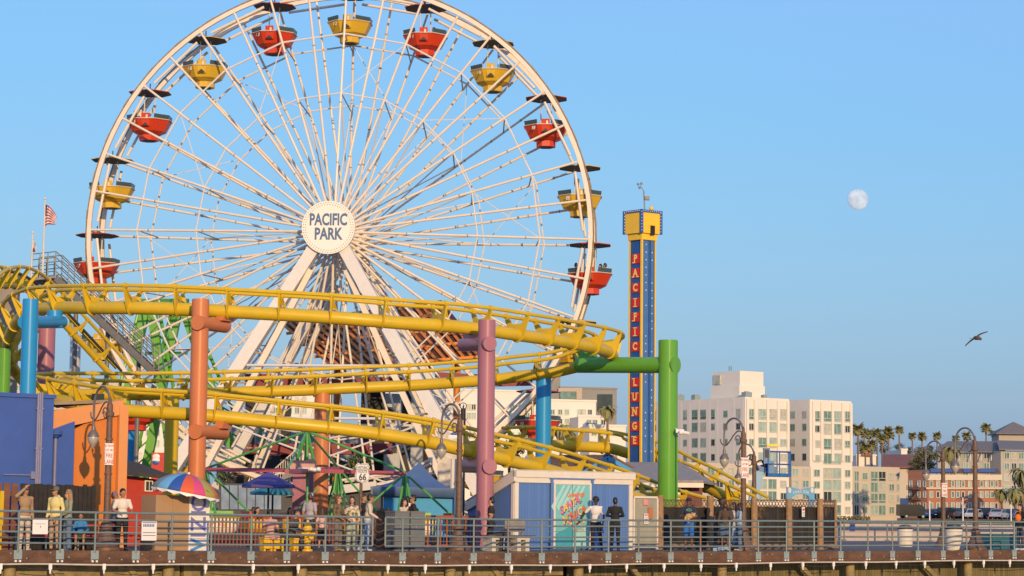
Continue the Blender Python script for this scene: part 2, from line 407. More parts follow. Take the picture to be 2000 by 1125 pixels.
# ================================================================== ferris wheel
WC = P(667, 464, 122); WR = 13.0; WA = -.085
wheel = empty('ferris_wheel', V((WC.x, WC.y, 0)), 'giant white ferris wheel with round name sign on its hub', 'ferris wheel', rz=WA)
wz = WC.z
def W(x, y, z): return V((x, y, z + wz))         # wheel-local (origin under the hub)
PH = R(1.1)
def ring(rad, y, n, ph=0.): return [W(rad * math.sin(2 * math.pi * k / n + ph), y, rad * math.cos(2 * math.pi * k / n + ph)) for k in range(n)]
cream = mat('wheel_cream', (.70, .61, .50), .42, var=.07, scale=2, dirt=((.42, .30, .18), 5, .69))
rust = mat('rim_edge_brown', (.26, .18, .10), .6, var=.3)
for y in (-1.35, 1.35):
    m = MB(cream, rust); n = 120
    prof = [(13.25, -.08), (13.47, -.08), (13.47, .08), (13.25, .08)]
    vs_ = []; fs = []; mi = []
    for k in range(n):
        a = 2 * math.pi * k / n
        for (r, dy) in prof: vs_.append(W(r * math.sin(a), y + dy, r * math.cos(a)))
    for k in range(n):
        for j in range(4): fs.append((k * 4 + j, k * 4 + (j + 1) % 4, ((k + 1) % n) * 4 + (j + 1) % 4, ((k + 1) % n) * 4 + j))
    m.add(vs_, fs, 0)
    m.tube(ring(13.52, y, 120), .045, 6, 1, closed=True)
    for k in range(40):
        a = 2 * math.pi * (k + .5) / 40; m.box(W(13.53 * math.sin(a), y, 13.53 * math.cos(a)), (.5, .12, .08), M.Rotation(a, 3, 'Y'), 1)
    obj('rim', m, wheel, True)
    m = MB(cream)
    for k in range(20):
        a0 = 2 * math.pi * k / 20 + PH + .035; a1 = a0 + 2 * math.pi / 20 - .07
        m.cyl(W(12.95 * math.sin(a0), y * .95, 12.95 * math.cos(a0)), W(12.95 * math.sin(a1), y * .95, 12.95 * math.cos(a1)), .075, n=8)
    obj('rim_chord', m, wheel, True)
led = mat('spoke_collar', (.34, .29, .23), .5, var=.1)
HB = 2.5
for sgn in (-1, 1):
    for k in range(40):
        a = 2 * math.pi * k / 40 + PH; d = V((math.sin(a), 0, math.cos(a)))
        hub = W(0, sgn * HB, 0) + d * .75; tip = W(0, sgn * 1.35, 0) + d * 13.24
        m = MB(cream, led); m.cyl(hub, tip, .068, .062, 8)
        for j in range(1, 7 if sgn > 0 else 4):
            t = j / (7 if sgn > 0 else 4) + rnd.uniform(-.02, .02); p = hub.lerp(tip, t); q = hub.lerp(tip, t + .005); m.cyl(p, q, .080, n=8, mi=1)
        obj('spoke', m, wheel, True)
for rad, rr in ((.575 * WR, .042), (.825 * WR, .05)):
    for sgn in (-1, 1):
        y = sgn * (HB + (1.35 - HB) * (rad - .75) / 12.3); pts = ring(rad, y, 20, PH); m = MB(C['white'], led)
        for k in range(20):
            m.cyl(pts[k], pts[(k + 1) % 20], rr, n=6)
            q = pts[k].lerp(pts[(k + 1) % 20], .5); m.cyl(q, q.lerp(pts[(k + 1) % 20], .03), rr * 1.35, n=6, mi=1)
        obj('spoke_ring', m, wheel, True)
for k in range(20):
    a = 2 * math.pi * k / 20 + PH; d = V((math.sin(a), 0, math.cos(a)))
    for rad in (.575 * WR, .825 * WR):
        y = HB + (1.35 - HB) * (rad - .75) / 12.3
        m = MB(led); m.cyl(W(0, -y, 0) + d * rad, W(0, y, 0) + d * (rad - .4), .035, n=6); obj('cross_brace', m, wheel, True)
    m = MB(cream); m.cyl(W(0, -HB, 0) + d * .8, W(0, 1.8, 0) + d * (.575 * WR), .035, n=6); obj('diagonal_brace', m, wheel, True)
    m = MB(cream); m.cyl(W(0, HB, 0) + d * .8, W(0, -1.8, 0) + d * (.575 * WR), .035, n=6); obj('diagonal_brace', m, wheel, True)
for k in range(20):
    a = 2 * math.pi * k / 20 + PH; b = a + 2 * math.pi / 20
    if k % 2 == 0:
        m = MB(cream); m.cyl(W(7.5 * math.sin(a), -1.9, 7.5 * math.cos(a)), W(10.7 * math.sin(b), -1.55, 10.7 * math.cos(b)), .022, n=5); obj('tension_rod', m, wheel, True)
        m = MB(cream); m.cyl(W(7.5 * math.sin(b), 1.9, 7.5 * math.cos(b)), W(10.7 * math.sin(a), 1.55, 10.7 * math.cos(a)), .022, n=5); obj('tension_rod', m, wheel, True)
# hub: axle, flanges
m = MB(cream, led); m.cyl(W(0, -4.0, 0), W(0, 4.0, 0), .42, n=20)
for s in (-1, 1):
    m.cyl(W(0, s * (HB - .12), 0), W(0, s * (HB + .12), 0), 1.0, n=40); m.cyl(W(0, s * 3.6, 0), W(0, s * 3.2, 0), .62, n=20, mi=1)
    for k in range(20):
        a = 2 * math.pi * k / 20; m.box(W(.95 * math.sin(a), s * HB, .95 * math.cos(a)), (.16, .42, .30), M.Rotation(a, 3, 'Y'), 0)
obj('hub', m, wheel, True)
# round sign
SY = -4.35; SR = 1.38
sgn_ = MB(mat('sign_face', (.80, .76, .70), .4, var=.03)); sgn_.cyl(W(0, SY, 0), W(0, SY + .22, 0), SR, n=72)
so_ = obj('name_sign', sgn_, wheel, True)
m = MB(mat('bulb_brown', (.28, .22, .16), .3, var=.1))
for rad, n in ((SR * .94, 60), (SR * .86, 54)):
    for k in range(n):
        a = 2 * math.pi * (k + (.5 if n == 54 else 0)) / n; m.ell(W(rad * math.sin(a), SY - .01, rad * math.cos(a)), .025, 6, 4)
obj('bulb_ring', m, so_, True)
m = MB(mat('sign_blue', (.065, .14, .27), .5, var=0))
fr = M.Translation(W(0, SY, .38)) @ M.Rotation(R(90), 4, 'X'); m.text('PACIFIC', fr, .84, sx=.66, bold=.034, ext=.012)
fr = M.Translation(W(0, SY, -.36)) @ M.Rotation(R(90), 4, 'X'); m.text('PARK', fr, .84, sx=.70, bold=.034, ext=.012)
obj('lettering', m, so_, True)
# support legs: front pair and back pair, box girders with flanges
def leg(top, foot, w_, dpt):
    m = MB(C['white'], led); top, foot = V(top), V(foot); m.beam(top, foot, dpt, w_, up=V((0, 1, 0)))
    d = (foot - top).normalized(); r = d.cross(V((0, 1, 0))).normalized()
    m.box(foot + V((0, 0, .1)), (1.2, 1.2, .2)); return m
for (x0, x1, y0, y1) in ((-.35, -9.6, -3.7, -5.2), (.35, 9.3, -3.7, -5.2), (-.35, -8.6, 3.6, 4.6), (.35, 8.8, 3.6, 4.6)):
    m = MB(C['white'], led); a = W(x0, y0, -.3); b = V((x1, y1, .1)); m.beam(a, b, .62, .74, up=V((0, 1, 0)))
    m.box(b, (1.5, 1.2, .2)); lg = obj('leg', m, wheel, True)
    # ladder of bolted flanges on the inner side and parallel slimmer girder
    m = MB(cream, led); ins = .12 if x1 < 0 else -.12
    off = V((1.15 if x1 < 0 else -1.15, .25, 0)); a2 = a.lerp(b, .12) + off * .45; b2 = b + off * 1.6
    m.beam(a2, b2, .3, .34, up=V((0, 1, 0)))
    for j in range(2, 9): t = j / 10; m.cyl(a.lerp(b, t), a2.lerp(b2, max(0, (t - .12) / .88)), .05, n=6, mi=1)
    obj('leg_stay', m, lg, True)
for yy, (xa, xb) in ((-4.4, (-9.6, 9.3)), (4.2, (-8.6, 8.8))):
    m = MB(C['white'], led)
    for t in (.45, .62):
        z = wz * (1 - t); m.cyl(V((xa * t, yy, z)), V((xb * t, yy, z)), .07, n=8)
    m.cyl(V((xa * .62, yy, wz * .38)), V((xb * .95, yy, wz * .05)), .05, n=6); m.cyl(V((xb * .62, yy, wz * .38)), V((xa * .95, yy, wz * .05)), .05, n=6)
    obj('leg_tie', m, wheel, True)

# gondolas
BW = 1.14
def octa(r, z, sy=1.): return [V((r * math.cos(R(22.5 + 45 * k)), r * sy * math.sin(R(22.5 + 45 * k)), z)) for k in range(8)]
def loft(m, loops, mi=0, cap=(True, True)):
    n = len(loops[0]); vs_ = [p for l in loops for p in l]
    fs = [(i * n + k, i * n + (k + 1) % n, (i + 1) * n + (k + 1) % n, (i + 1) * n + k) for i in range(len(loops) - 1) for k in range(n)]
    if cap[0]: fs.append(tuple(range(n - 1, -1, -1)))
    if cap[1]: fs.append(tuple((len(loops) - 1) * n + k for k in range(n)))
    m.add(vs_, fs, mi)
band = mat('gondola_band', (.055, .085, .09), .3, var=.2)
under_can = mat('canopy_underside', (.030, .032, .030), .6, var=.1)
pale = mat('gondola_trim', (.62, .55, .45), .4, var=.05)
def gondola(c, tone):
    g = empty('wheel_gondola', (0, 0, 0), 'gondola', 'gondola', 'gondolas of the ferris wheel')
    m = MB(c); s = .985
    loft(m, [octa(.52 * s, -2.26), octa(.62 * s, -2.25), octa(.94 * s, -2.10), octa(1.22 * s, -1.56), octa(1.25 * s, -1.54), octa(1.25 * s, -1.47), octa(1.17 * s, -1.47), octa(.98 * s, -1.86)])
    m.xf(M.Translation(V((0, 0, -.2)))); bk = obj('bucket', m, g, True)
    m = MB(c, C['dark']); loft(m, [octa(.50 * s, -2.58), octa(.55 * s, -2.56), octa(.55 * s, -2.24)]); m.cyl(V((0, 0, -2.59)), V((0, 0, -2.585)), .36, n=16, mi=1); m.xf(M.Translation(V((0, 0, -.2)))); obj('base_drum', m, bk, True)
    m = MB(band)
    a = octa(1.23 * s, -1.47); b = octa(1.27 * s, -1.24)
    ai = octa(1.18 * s, -1.47); bi = octa(1.22 * s, -1.24)
    for k in range(8):
        k2 = (k + 1) % 8
        if k == 5: continue
        m.add([a[k], a[k2], b[k2], b[k], ai[k], ai[k2], bi[k2], bi[k]], [(0, 1, 2, 3), (7, 6, 5, 4), (3, 2, 6, 7), (0, 3, 7, 4), (1, 5, 6, 2), (0, 4, 5, 1)])
    m.xf(M.Translation(V((0, 0, -.2)))); obj('wind_band', m, bk, True)
    m = MB(pale); m.tube(octa(1.275 * s, -1.49), .022, 6, closed=True); m.xf(M.Translation(V((0, 0, -.2)))); obj('trim', m, bk, True)
    m = MB(c, C['dark'], pale)
    yb = -1.16 * s
    m.prism([V((-.22, yb - .03, -1.22)), V((.22, yb - .03, -1.22)), V((.22, yb + .10, -1.92)), V((-.22, yb + .10, -1.92))], (0, .05, 0))
    m.prism([V((-.2, yb - .012, -1.9)), V((.2, yb - .012, -1.9)), V((0, yb - .03, -1.74))], (0, -.03, 0), 1)
    m.box(V((.08, yb - .035, -1.42)), (.1, .02, .2), mi=2); m.xf(M.Translation(V((0, 0, -.2)))); obj('door', m, bk, True)
    m = MB(pale)
    for x in (-.28, .28): m.cyl(V((x, -.05, -2.1)), V((x, -.05, -.12)), .032, n=8)
    m.cyl(V((-.28, -.05, -.12)), V((.28, -.05, -.12)), .04, n=8); obj('pole', m, g, True)
    m = MB(c, under_can); r = 1.17
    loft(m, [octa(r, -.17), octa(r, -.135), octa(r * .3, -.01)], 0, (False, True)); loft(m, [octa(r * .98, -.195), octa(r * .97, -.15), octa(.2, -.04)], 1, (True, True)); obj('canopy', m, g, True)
    m = MB(C['white'], C['dark']); m.cyl(V((0, -1.35, 0)), V((0, 1.35, 0)), .06, n=10); m.box(V((0, 0, -.06)), (.3, .5, .22), mi=1)
    m.cyl(V((0, -.05, -.15)), V((0, -.05, .36)), .03, n=8, mi=1); obj('pivot', m, g, True)
    return g
gy = gondola(C['gold'], 'yellow'); gr = gondola(C['red'], 'red'); used = {gy: False, gr: False}
order = {0: 'at the very top of the wheel', 1: 'first gondola right of the top', 2: 'second right of the top', 3: 'third right of the top',
         4: 'just above the right end of the wheel', 5: 'at the far right of the wheel', 6: 'just below the right end', 7: 'low on the right beside the sky blue column', 8: 'low right behind the pink column', 9: 'near the bottom, right of centre', 10: 'at the bottom of the wheel',
         11: 'first left of the bottom', 12: 'second left of the bottom', 13: 'low left above the red kiosk roof', 14: 'lower left beside the steep lift track', 15: 'at the far left of the wheel', 16: 'upper left just above the far left one', 17: 'third left of the top', 18: 'second left of the top', 19: 'first gondola left of the top'}
GOND = {}
wm = WM[wheel]
for k in range(20):
    a = 2 * math.pi * k / 20 + PH
    loc = wm @ W(13.27 * math.sin(a), 0, 13.27 * math.cos(a)); c = gy if k % 2 == 0 else gr
    name = 'yellow' if k % 2 == 0 else 'red'
    if not used[c]: used[c] = True; o = c; o.location = loc; o.rotation_euler = (0, 0, WA + .06 * math.sin(k * 2.3))
    else: o = dup(c, loc, WA + rnd.uniform(-.12, .12))
    WM[o] = M.Translation(loc) @ M.Rotation(o.rotation_euler.z, 4, 'Z')
    for ch in o.children_recursive: WM[ch] = WM[o]
    o['label'] = f'{name} wheel gondola with dark canopy, ' + order[k]
    GOND[k] = o
    num = str((12 - k - 1) % 20 + 1)
    m = MB(pale); m.text(num, M.Translation(V((-.62, -1.13, -1.92))) @ M.Rotation(R(-24), 4, 'Z') @ M.Rotation(R(75), 4, 'X'), .3, bold=.01, ext=.03); obj('number', m, o, True)
# ================================================================== roller coaster
def bez(pts, n=6): return catmull([P(*p) for p in pts], n)
runs = [
 # upper run, round the left loop, across the front, and back behind after the right turn, down to the second turn at the left, front again, out to the right
 ('upper', [(62, 760, 92), (30, 726, 92), (16, 690, 89.6), (20, 655, 87), (40, 622, 84.8), (75, 605, 82.8), (120, 601, 81.0), (200, 601, 79.3), (300, 602, 78.4), (400, 606, 78.1), (500, 611.5, 78.0), (600, 617, 78.0), (700, 624, 78.1), (800, 632, 78.6), (880, 637, 79.3), (950, 645, 80.2), (1011, 654, 81.3), (1080, 664, 83), (1130, 673, 84.6), (1170, 681, 86.2), (1194, 690, 87.8), (1194, 700, 89.2), (1170, 708, 90.2), (1126, 717, 90.8), (1072, 729, 91), (1011, 735.5, 91.3), (969, 741, 91.5), (891, 747, 91.7), (800, 753, 91.8), (681, 758, 91.6), (600, 762, 91.2), (500, 765, 90.6), (400, 768, 89.8), (300, 770, 89), (200, 771, 88), (120, 770, 86.6), (84, 770, 84.8), (88, 775, 82.6), (120, 783, 81.0), (170, 793, 79.8), (230, 801, 78.8), (350, 808, 78.4), (411, 812, 78.4), (560, 827, 78.6), (681, 839.5, 79), (800, 857, 79.6), (859, 868, 80), (930, 885, 80.7), (1000, 901, 82), (1070, 918, 83.5), (1112, 930, 84.6), (1180, 950, 86.4), (1240, 971, 88), (1300, 992, 89.8), (1360, 1008, 91.5)]),
 ('rear', [(1000, 868, 98), (1040, 866, 99), (1090, 870, 100), (1150, 872.5, 101.5), (1194, 876, 102), (1222, 884, 102), (1276, 899, 101), (1325, 924, 99.5), (1374, 947, 98), (1410, 967, 97), (1450, 988, 96), (1480, 1003, 95.5)]),
 ('lift', [(-60, 640, 84), (-40, 590, 85), (-10, 562, 87), (22, 556, 90), (52, 566, 93), (82, 590, 95), (110, 618, 96), (150, 660, 97), (190, 703, 98), (235, 752, 99)])]
coaster = empty('coaster_track', V((P(600, 700, 79).x, 79, 0)), 'long yellow tubular roller coaster track sweeping across in front of the ferris wheel', 'roller coaster')
GA, RH = .50, .70
ntie = 0
for name, pts in runs:
    c = bez(pts, 8); L = [0]
    for a, b in zip(c, c[1:]): L.append(L[-1] + (b - a).length)
    def at(s_):
        s_ = max(0, min(s_, L[-1] - 1e-4))
        for i in range(len(c) - 1):
            if L[i + 1] >= s_: return c[i].lerp(c[i + 1], (s_ - L[i]) / max(L[i + 1] - L[i], 1e-9))
    step = .35; ns = int(L[-1] / step); S = [at(k * step) for k in range(ns + 1)]; fr_ = []
    for i in range(len(S)):
        t = (S[min(i + 1, ns)] - S[max(i - 1, 0)]).normalized()
        # bank into the turns from the plan curvature
        j = 9; t0 = S[i] - S[max(i - j, 0)]; t1 = S[min(i + j, ns)] - S[i]; k = 0
        if t0.length > .5 and t1.length > .5:
            a = math.atan2(t0.x * t1.y - t0.y * t1.x, t0.x * t1.x + t0.y * t1.y); k = a / (j * step)
        fr_.append([t, k])
    ks = [sum(fr_[min(max(i + d, 0), ns)][1] for d in range(-6, 7)) / 13 for i in range(len(S))]
    FR = []
    for i in range(len(S)):
        t = fr_[i][0]; r = t.cross(V((0, 0, 1))).normalized(); u = r.cross(t).normalized(); bnk = max(-.35, min(.35, ks[i] * .5)); back = max(0., min(1., (-t.x - .2) / .6)) if name == 'upper' and S[i].y > 86 else 0.
        bnk = bnk * (1 - back) + .33 * back; cb, sb = math.cos(bnk), math.sin(bnk); FR.append((S[i], t, r * cb + u * sb, u * cb - r * sb))
    rs = {'upper': .225, 'rear': .24, 'lift': .13}[name]
    m = MB(C['yellow']); m.tube(S, rs, 16); obj('spine_tube', m, coaster)
    for sg in (-1, 1):
        m = MB(C['yellow']); m.tube([p + r * GA * sg + u * RH for (p, t, r, u) in FR], .072, 8); obj('rail', m, coaster)
    if name == 'lift':
        m = MB(C['dark']); m.tube([p + u * .5 for (p, t, r, u) in FR], .06, 6); obj('lift_chain', m, coaster)
    sp = 1.80 if name == 'upper' else 1.7; s_ = .5
    while s_ < L[-1] - .4:
        i = min(int(s_ / step + .5), ns); p, t, r, u = FR[i]; m = MB(C['yellow'])
        out = [(-GA - .06, RH + .02), (-GA + .07, RH - .04), (-.2, rs + .16), (.2, rs + .16), (GA - .07, RH - .04), (GA + .06, RH + .02), (GA + .05, RH - .14), (rs + .10, .02), (rs * .8, -rs * .9), (0, -rs - .05), (-rs * .8, -rs * .9), (-rs - .10, .02), (-GA - .05, RH - .14)]
        q = [p + r * x + u * y - t * .03 for x, y in out]; n_ = len(q)
        m.prism(q, t * .06)
        for sg in (-1, 1):
            m.cyl(p + r * GA * sg + u * RH - t * .07, p + r * GA * sg + u * RH + t * .07, .098, n=8)
            m.prism([p + r * (GA * sg) + u * (RH - .02), p + r * ((GA - .28) * sg) + u * (rs + .12), p + t * .22 + r * ((GA - .28) * sg) + u * (rs + .02)], r * .035 * sg)
        m.tube([p + r * (rs + .03) * math.cos(a * math.pi / 8) + u * (rs + .03) * math.sin(a * math.pi / 8) for a in range(17)], .03, 5, cap=False)
        ntie += 1
        obj('tie', m, coaster) if ntie <= 99 else EXTRA.append(m) if 'EXTRA' in globals() else globals().__setitem__('EXTRA', [m])
        s_ += sp
if 'EXTRA' in globals():
    m = MB(C['yellow']); [m.merge(e) for e in EXTRA]; o = obj('tie', m, coaster); o['kind'] = 'stuff'
print('ties', ntie)
# support columns
def column(px, Y, ytop, dia_px, c, label, arms=(), caps=(), zb=0.):
    top = P(px, ytop, Y); r = dia_px * Y / F / 2; b = G(px - (ytop - 900) * .0, Y, zb); b = V((top.x, top.y, zb))
    root = empty('coaster_column', b, label, 'column', 'coloured columns holding up the roller coaster')
    m = MB(c); m.cyl(b, top, r, n=36); obj('shaft', m, root)
    m = MB(C['steel']); m.cyl(b, b + V((0, 0, .06)), r * 1.5, n=24); m.cyl(b, b + V((0, 0, .12)), r * 1.2, n=24); obj('base_plate', m, root)
    m = MB(c); m.cyl(top - V((0, 0, .02)), top + V((0, 0, .03)), r * .96, n=36); obj('top_cap', m, root)
    for (cx, cy, cY, ex, ey, eY, ar, fin) in arms:
        p, q = P(cx, cy, cY), P(ex, ey, eY); ar = ar * eY / F / 2; m = MB(c); m.cyl(p, q, ar, n=28); d = (q - p).normalized(); m.cyl(p - d * .012, p + d * .03, ar * 1.06, n=28); bo = obj('bracket_arm', m, root)
        if fin:
            e = q - d * .02; m = MB(c); up = V((0, 0, 1)); hgt = fin * eY / F
            m.prism([e + up * (ar * .6), e - d * .75 + up * ar * .6, e - d * .55 + up * (ar + hgt), e + d * .12 + up * (ar + hgt)], d.cross(up).normalized() * .32); obj('saddle', m, bo)
    return root
column(392, 77.2, 586, 34, C['orange'], 'tall salmon orange column standing behind the rainbow umbrella', [(386, 630, 76.8, 440, 637, 78.6, 27, 9), (381, 843, 76.8, 436, 846, 78.8, 27, 9)])
column(951, 78.3, 627, 34, C['pink'], 'tall dusty pink column beside the bench and blue hut', [(957, 671, 77.9, 905, 674, 80.3, 26, 10), (957, 911, 77.9, 906, 910, 81.2, 26, 10)])
gc = column(1305, 86.9, 666, 38.5, C['green'], 'tall grass green column with long horizontal arm', [(1320, 713, 86.7, 1130, 713, 89.5, 31, 12)])
m = MB(C['signwhite']); p = P(1328, 842, 86.3); m.box(p, (.3, .14, .12)); m.cyl(p + V((.1, -.1, -.05)), p + V((.34, -.2, -.1)), .07, n=10); m.ell(p + V((.02, -.16, -.05)), .09); m.cyl(P(1320, 838, 86.5), p, .04, n=8); obj('security_camera', m, gc)
m = MB(C['green']); m.cyl(P(1322.5, 850, 86.5), P(1322.5, 1060, 86.5), .03, n=6); obj('cable_duct', m, gc)
column(60, 77, 586, 31, C['blue'], 'sky blue column rising behind the left blue building', [(47, 629, 77, 121, 629, 80.2, 24, 0)])
b_ = [o for o in col.objects if o.get('label', '').startswith('sky blue column rising')][0]
m = MB(C['blue']); m.cyl(P(107, 640, 79.8), P(107, 607, 79.8), .27, n=24); obj('saddle', m, b_)
column(9, 88, 682, 25, C['green'], 'short green column at the left edge of the park', [])
column(92, 90, 640, 33, C['pink'], 'mauve pink column partly hidden behind the sky blue one', [(30, 640, 90, 98, 640, 90, 20, 0)])
column(148, 101, 655, 21, mat('silver_paint', (.62, .60, .60), .3, .3, var=.1), 'silver white column beside the lift hill stairs')
column(337, 88, 770, 27, C['yellow'], 'yellow column under the middle of the lower track')
column(630, 91.5, 766, 30, C['orange'], 'orange red column standing behind the whirling ride')
column(1062, 91.2, 735, 30, C['blue'], 'bright blue column under the right turn of the track')

# lift hill stairway and platform with two flagpoles
st = empty('lift_stairway', V((P(150, 650, 100).x, 100, 0)), 'grey steel stairway climbing beside the yellow lift hill', 'stairway')
gs = mat('grey_steel', (.17, .165, .16), .5, .3, var=.2)
A0, B0 = P(62, 548, 99), P(108, 543, 99); C0 = P(300, 728, 102)
m = MB(gs); m.prism([A0, B0, B0 + V((0, 2, 0)), A0 + V((0, 2, 0))], (0, 0, .12)); obj('platform', m, st)
for dy in (0, 1.4):
    m = MB(gs); m.beam(B0 + V((0, dy, 0)), C0 + V((0, dy, 0)), .08, .3); obj('stringer', m, st)
    m = MB(gs)
    for h in (.3, .6, .9, 1.15):
        m.cyl(B0 + V((0, dy, h)), C0 + V((0, dy, h)), .022, n=5); m.cyl(A0 + V((0, dy, h)), B0 + V((0, dy, h)), .022, n=5)
    for k in range(9): p = B0.lerp(C0, k / 8) + V((0, dy, 0)); m.cyl(p, p + V((0, 0, 1.15)), .028, n=5)
    for k in range(3): p = A0.lerp(B0, k / 3) + V((0, dy, 0)); m.cyl(p, p + V((0, 0, 1.15)), .028, n=5)
    obj('handrail', m, st)
m = MB(gs)
for k in range(34): p = B0.lerp(C0, (k + .5) / 34) + V((0, .7, .1)); m.box(p, (.2, 1.4, .04))
obj('tread', m, st); st.children[-1]['kind'] = 'stuff'
for k, t in enumerate((.18, .5, .82)):
    p = B0.lerp(C0, t) + V((0, .7, -.1)); m = MB(gs); m.cyl(V((p.x, p.y, 0)), p, .1, n=8); obj('support', m, st)
m = MB(mat('panel_grey_brown', (.25, .21, .17), .7)); a = P(2, 560, 96); m.box((a.x + .2, 96, a.z - 4), (1.1, .5, 9.2)); tag(obj('lift_tower', m), 'grey brown steel tower under the crest of the lift hill', 'tower')

def flag(px, y0, y1, yb, Y, wpx, label, stripes):
    root = empty('flagpole', G(px, Y, P(px, yb, Y).z), label, 'flagpole', 'flagpoles above the lift hill')
    t = P(px + 2, y0 - 8, Y); b = V((t.x, t.y, P(px, yb, Y).z)); m = MB(C['concrete']); m.cyl(b, t, .05, .03, 8); m.ell(t, .06); obj('pole', m, root)
    rm = hx('8c2a30'); m = MB(mat('flag_red', (.42, .035, .04), .8, var=.1), mat('flag_white', (.68, .64, .62), .8, var=.05), mat('flag_blue', (.02, .03, .12), .8))
    nU, nV = 14, 13; wd = wpx * Y / F; ht = (y1 - y0) * Y / F; vs_ = []
    for i in range(nU + 1):
        for j in range(nV + 1):
            u = i / nU; v = j / nV
            drop = u * u * ht * .55 * (1 - v * .55); squeeze = 1 - .35 * u
            vs_.append(t + V((wd * u * (1 - .15 * math.sin(v * 3)), .10 * math.sin(u * 9 + v * 2) + .25 * u, -.25 - ht * v * squeeze - drop)))
    for i in range(nU):
        for j in range(nV):
            a = i * (nV + 1) + j; mi = 2 if (i < 2 and j < 7) and stripes else (0 if j % 2 == 0 else 1)
            if not stripes: mi = 1 if j < 9 else 0
            m.f.append([a, a + 1, a + nV + 2, a + nV + 1]); m.mi.append(mi); m.sm.append(True)
    m.v = vs_; o = obj('flag', m, root)
    o.modifiers.new('thickness', 'SOLIDIFY').thickness = .012
flag(86, 396, 440, 540, 99, 22, 'flagpole with a drooping red and white striped flag', True)
flag(62, 462, 492, 545, 99, 5, 'shorter flagpole with a limp furled white flag', False)

# ================================================================== drop tower
TY = 98.6
c0 = P(1250, 905, TY); dl = 12.6                                            # nearest vertical edge of the square tower
tw = empty('drop_tower', G(1252, TY + .5, 0), 'tall slim blue drop tower with yellow head and vertical red lettering', 'drop tower')
ed = G(1250.5, TY, 0); ztop = P(1252, 455, TY).z; zh = P(1252, 410, TY).z
ul = V((-.68, .73, 0)); ur = V((.80, .60, 0)); sL, sR = .72, .76             # directions of the left and right faces
tb = mat('tower_deep_blue', (.015, .085, .30), .4, var=.1); tl = mat('tower_light_blue', (.055, .15, .38), .45, var=.12); ty = mat('tower_yellow', (.80, .50, .03), .4, var=.06); tr = mat('tower_red', (.62, .015, .02), .45, var=.05); tg = mat('letter_gold', (.85, .62, .16), .4, var=0)
def tq(a, b, z0, z1): return [V((ed.x, ed.y, 0)) + ul * x + ur * y + V((0, 0, z)) for (x, y, z) in ((a[0], a[1], z0), (b[0], b[1], z0), (b[0], b[1], z1), (a[0], a[1], z1))]
m = MB(tb, tl); E = V((ed.x, ed.y, 0)); core = [E + ul * .04 + ur * .04, E + ul * sL + ur * .04, E + ul * sL + ur * sR, E + ul * .04 + ur * sR]
m.prism(core, (0, 0, ztop)); obj('shaft', m, tw)
m = MB(tl); m.prism([E + ul * .02 + ur * .10, E + ul * .04 + ur * .10, E + ul * .04 + ur * (sR - .06), E + ul * .02 + ur * (sR - .06)], (0, 0, ztop)); obj('side_panel', m, tw)
m = MB(tb, C['signwhite'])
for z in [i * .33 for i in range(8, int(ztop / .33))]:
    for y in (.26, .6): 
        if rnd.random() < .75: p = E + ul * .012 + ur * y + V((0, 0, z)); m.box(p, (.035, .02, .05), math.atan2(ur.y, ur.x), 1)
m.beam(E + ul * .0 + ur * .42, E + ul * .0 + ur * .42 + V((0, 0, ztop)), .03, .03, up=ul); m.beam(E + ur * .50, E + ur * .50 + V((0, 0, ztop)), .02, .03, up=ul); obj('guide_rail', m, tw)
for (a, b) in ((0, 0), (sL, 0), (0, sR)):
    m = MB(ty); p = E + ul * a + ur * b; m.beam(p, p + V((0, 0, ztop)), .085 if a + b == 0 else .05, .085 if a + b == 0 else .05, up=ul); obj('corner_trim', m, tw)
# head
hb = [E + ul * -.16 + ur * -.16, E + ul * (sL + .16) + ur * -.16, E + ul * (sL + .16) + ur * (sR + .16), E + ul * -.16 + ur * (sR + .16)]
m = MB(ty); m.prism([p + V((0, 0, ztop)) for p in hb], (0, 0, zh - ztop)); hd = obj('head', m, tw)
bl = mat('head_blue', (.03, .10, .36), .4)
m = MB(bl, C['signwhite']); wT = .09
zc0, zc1 = ztop - .01, zh + .01
def strip(p, q): m.beam(p, q, wT, wT * .3 + .08, up=V((0, 0, 1)) if abs((q - p).z) < .1 else ul)
for i in range(4):
    p, q = hb[i], hb[(i + 1) % 4]; strip(p + V((0, 0, zh - .05)), q + V((0, 0, zh - .05)))
    m.beam(V((p.x, p.y, zc0)), V((p.x, p.y, zc1)), wT * 1.2, wT * 1.2, up=ul)
m.mi = [0] * len(m.f)
for (p, q) in ((hb[0], hb[1]), (hb[0], hb[3])):
    for k in range(9): m.ell(p.lerp(q, (k + .5) / 9) + V((0, 0, zh - .05)) - (ur if q is hb[1] else ul) * .06, .022, 6, 4, mi=1)
for p in (hb[0], hb[1], hb[3]):
    for k in range(7): m.ell(V((p.x, p.y - .07, ztop + .1 + k * (zh - ztop - .2) / 6)), .022, 6, 4, mi=1)
obj('bulb_trim', m, hd)
m = MB(ty, C['dark']); q_ = [E + ul * -.06 + ur * -.06, E + ul * (sL + .06) + ur * -.06, E + ul * (sL + .06) + ur * (sR + .06), E + ul * -.06 + ur * (sR + .06)]
m.prism([p + V((0, 0, ztop - .28)) for p in q_], (0, 0, .28)); obj('collar', m, tw)
m = MB(C['black']); p = hb[0].lerp(hb[3], .45); m.prism([p - ul * .012 + V((0, 0, ztop - .06)), p - ul * .012 + ur * .22 + V((0, 0, ztop - .06)), p - ul * .012 + ur * .22 + V((0, 0, ztop + .34)), p - ul * .012 + V((0, 0, ztop + .34))], ul * -.04); obj('hatch', m, hd)
m = MB(ty); m.ell(hb[0].lerp(hb[3], .5) + V((0, 0, zh + .08)), .1); obj('beacon', m, hd)
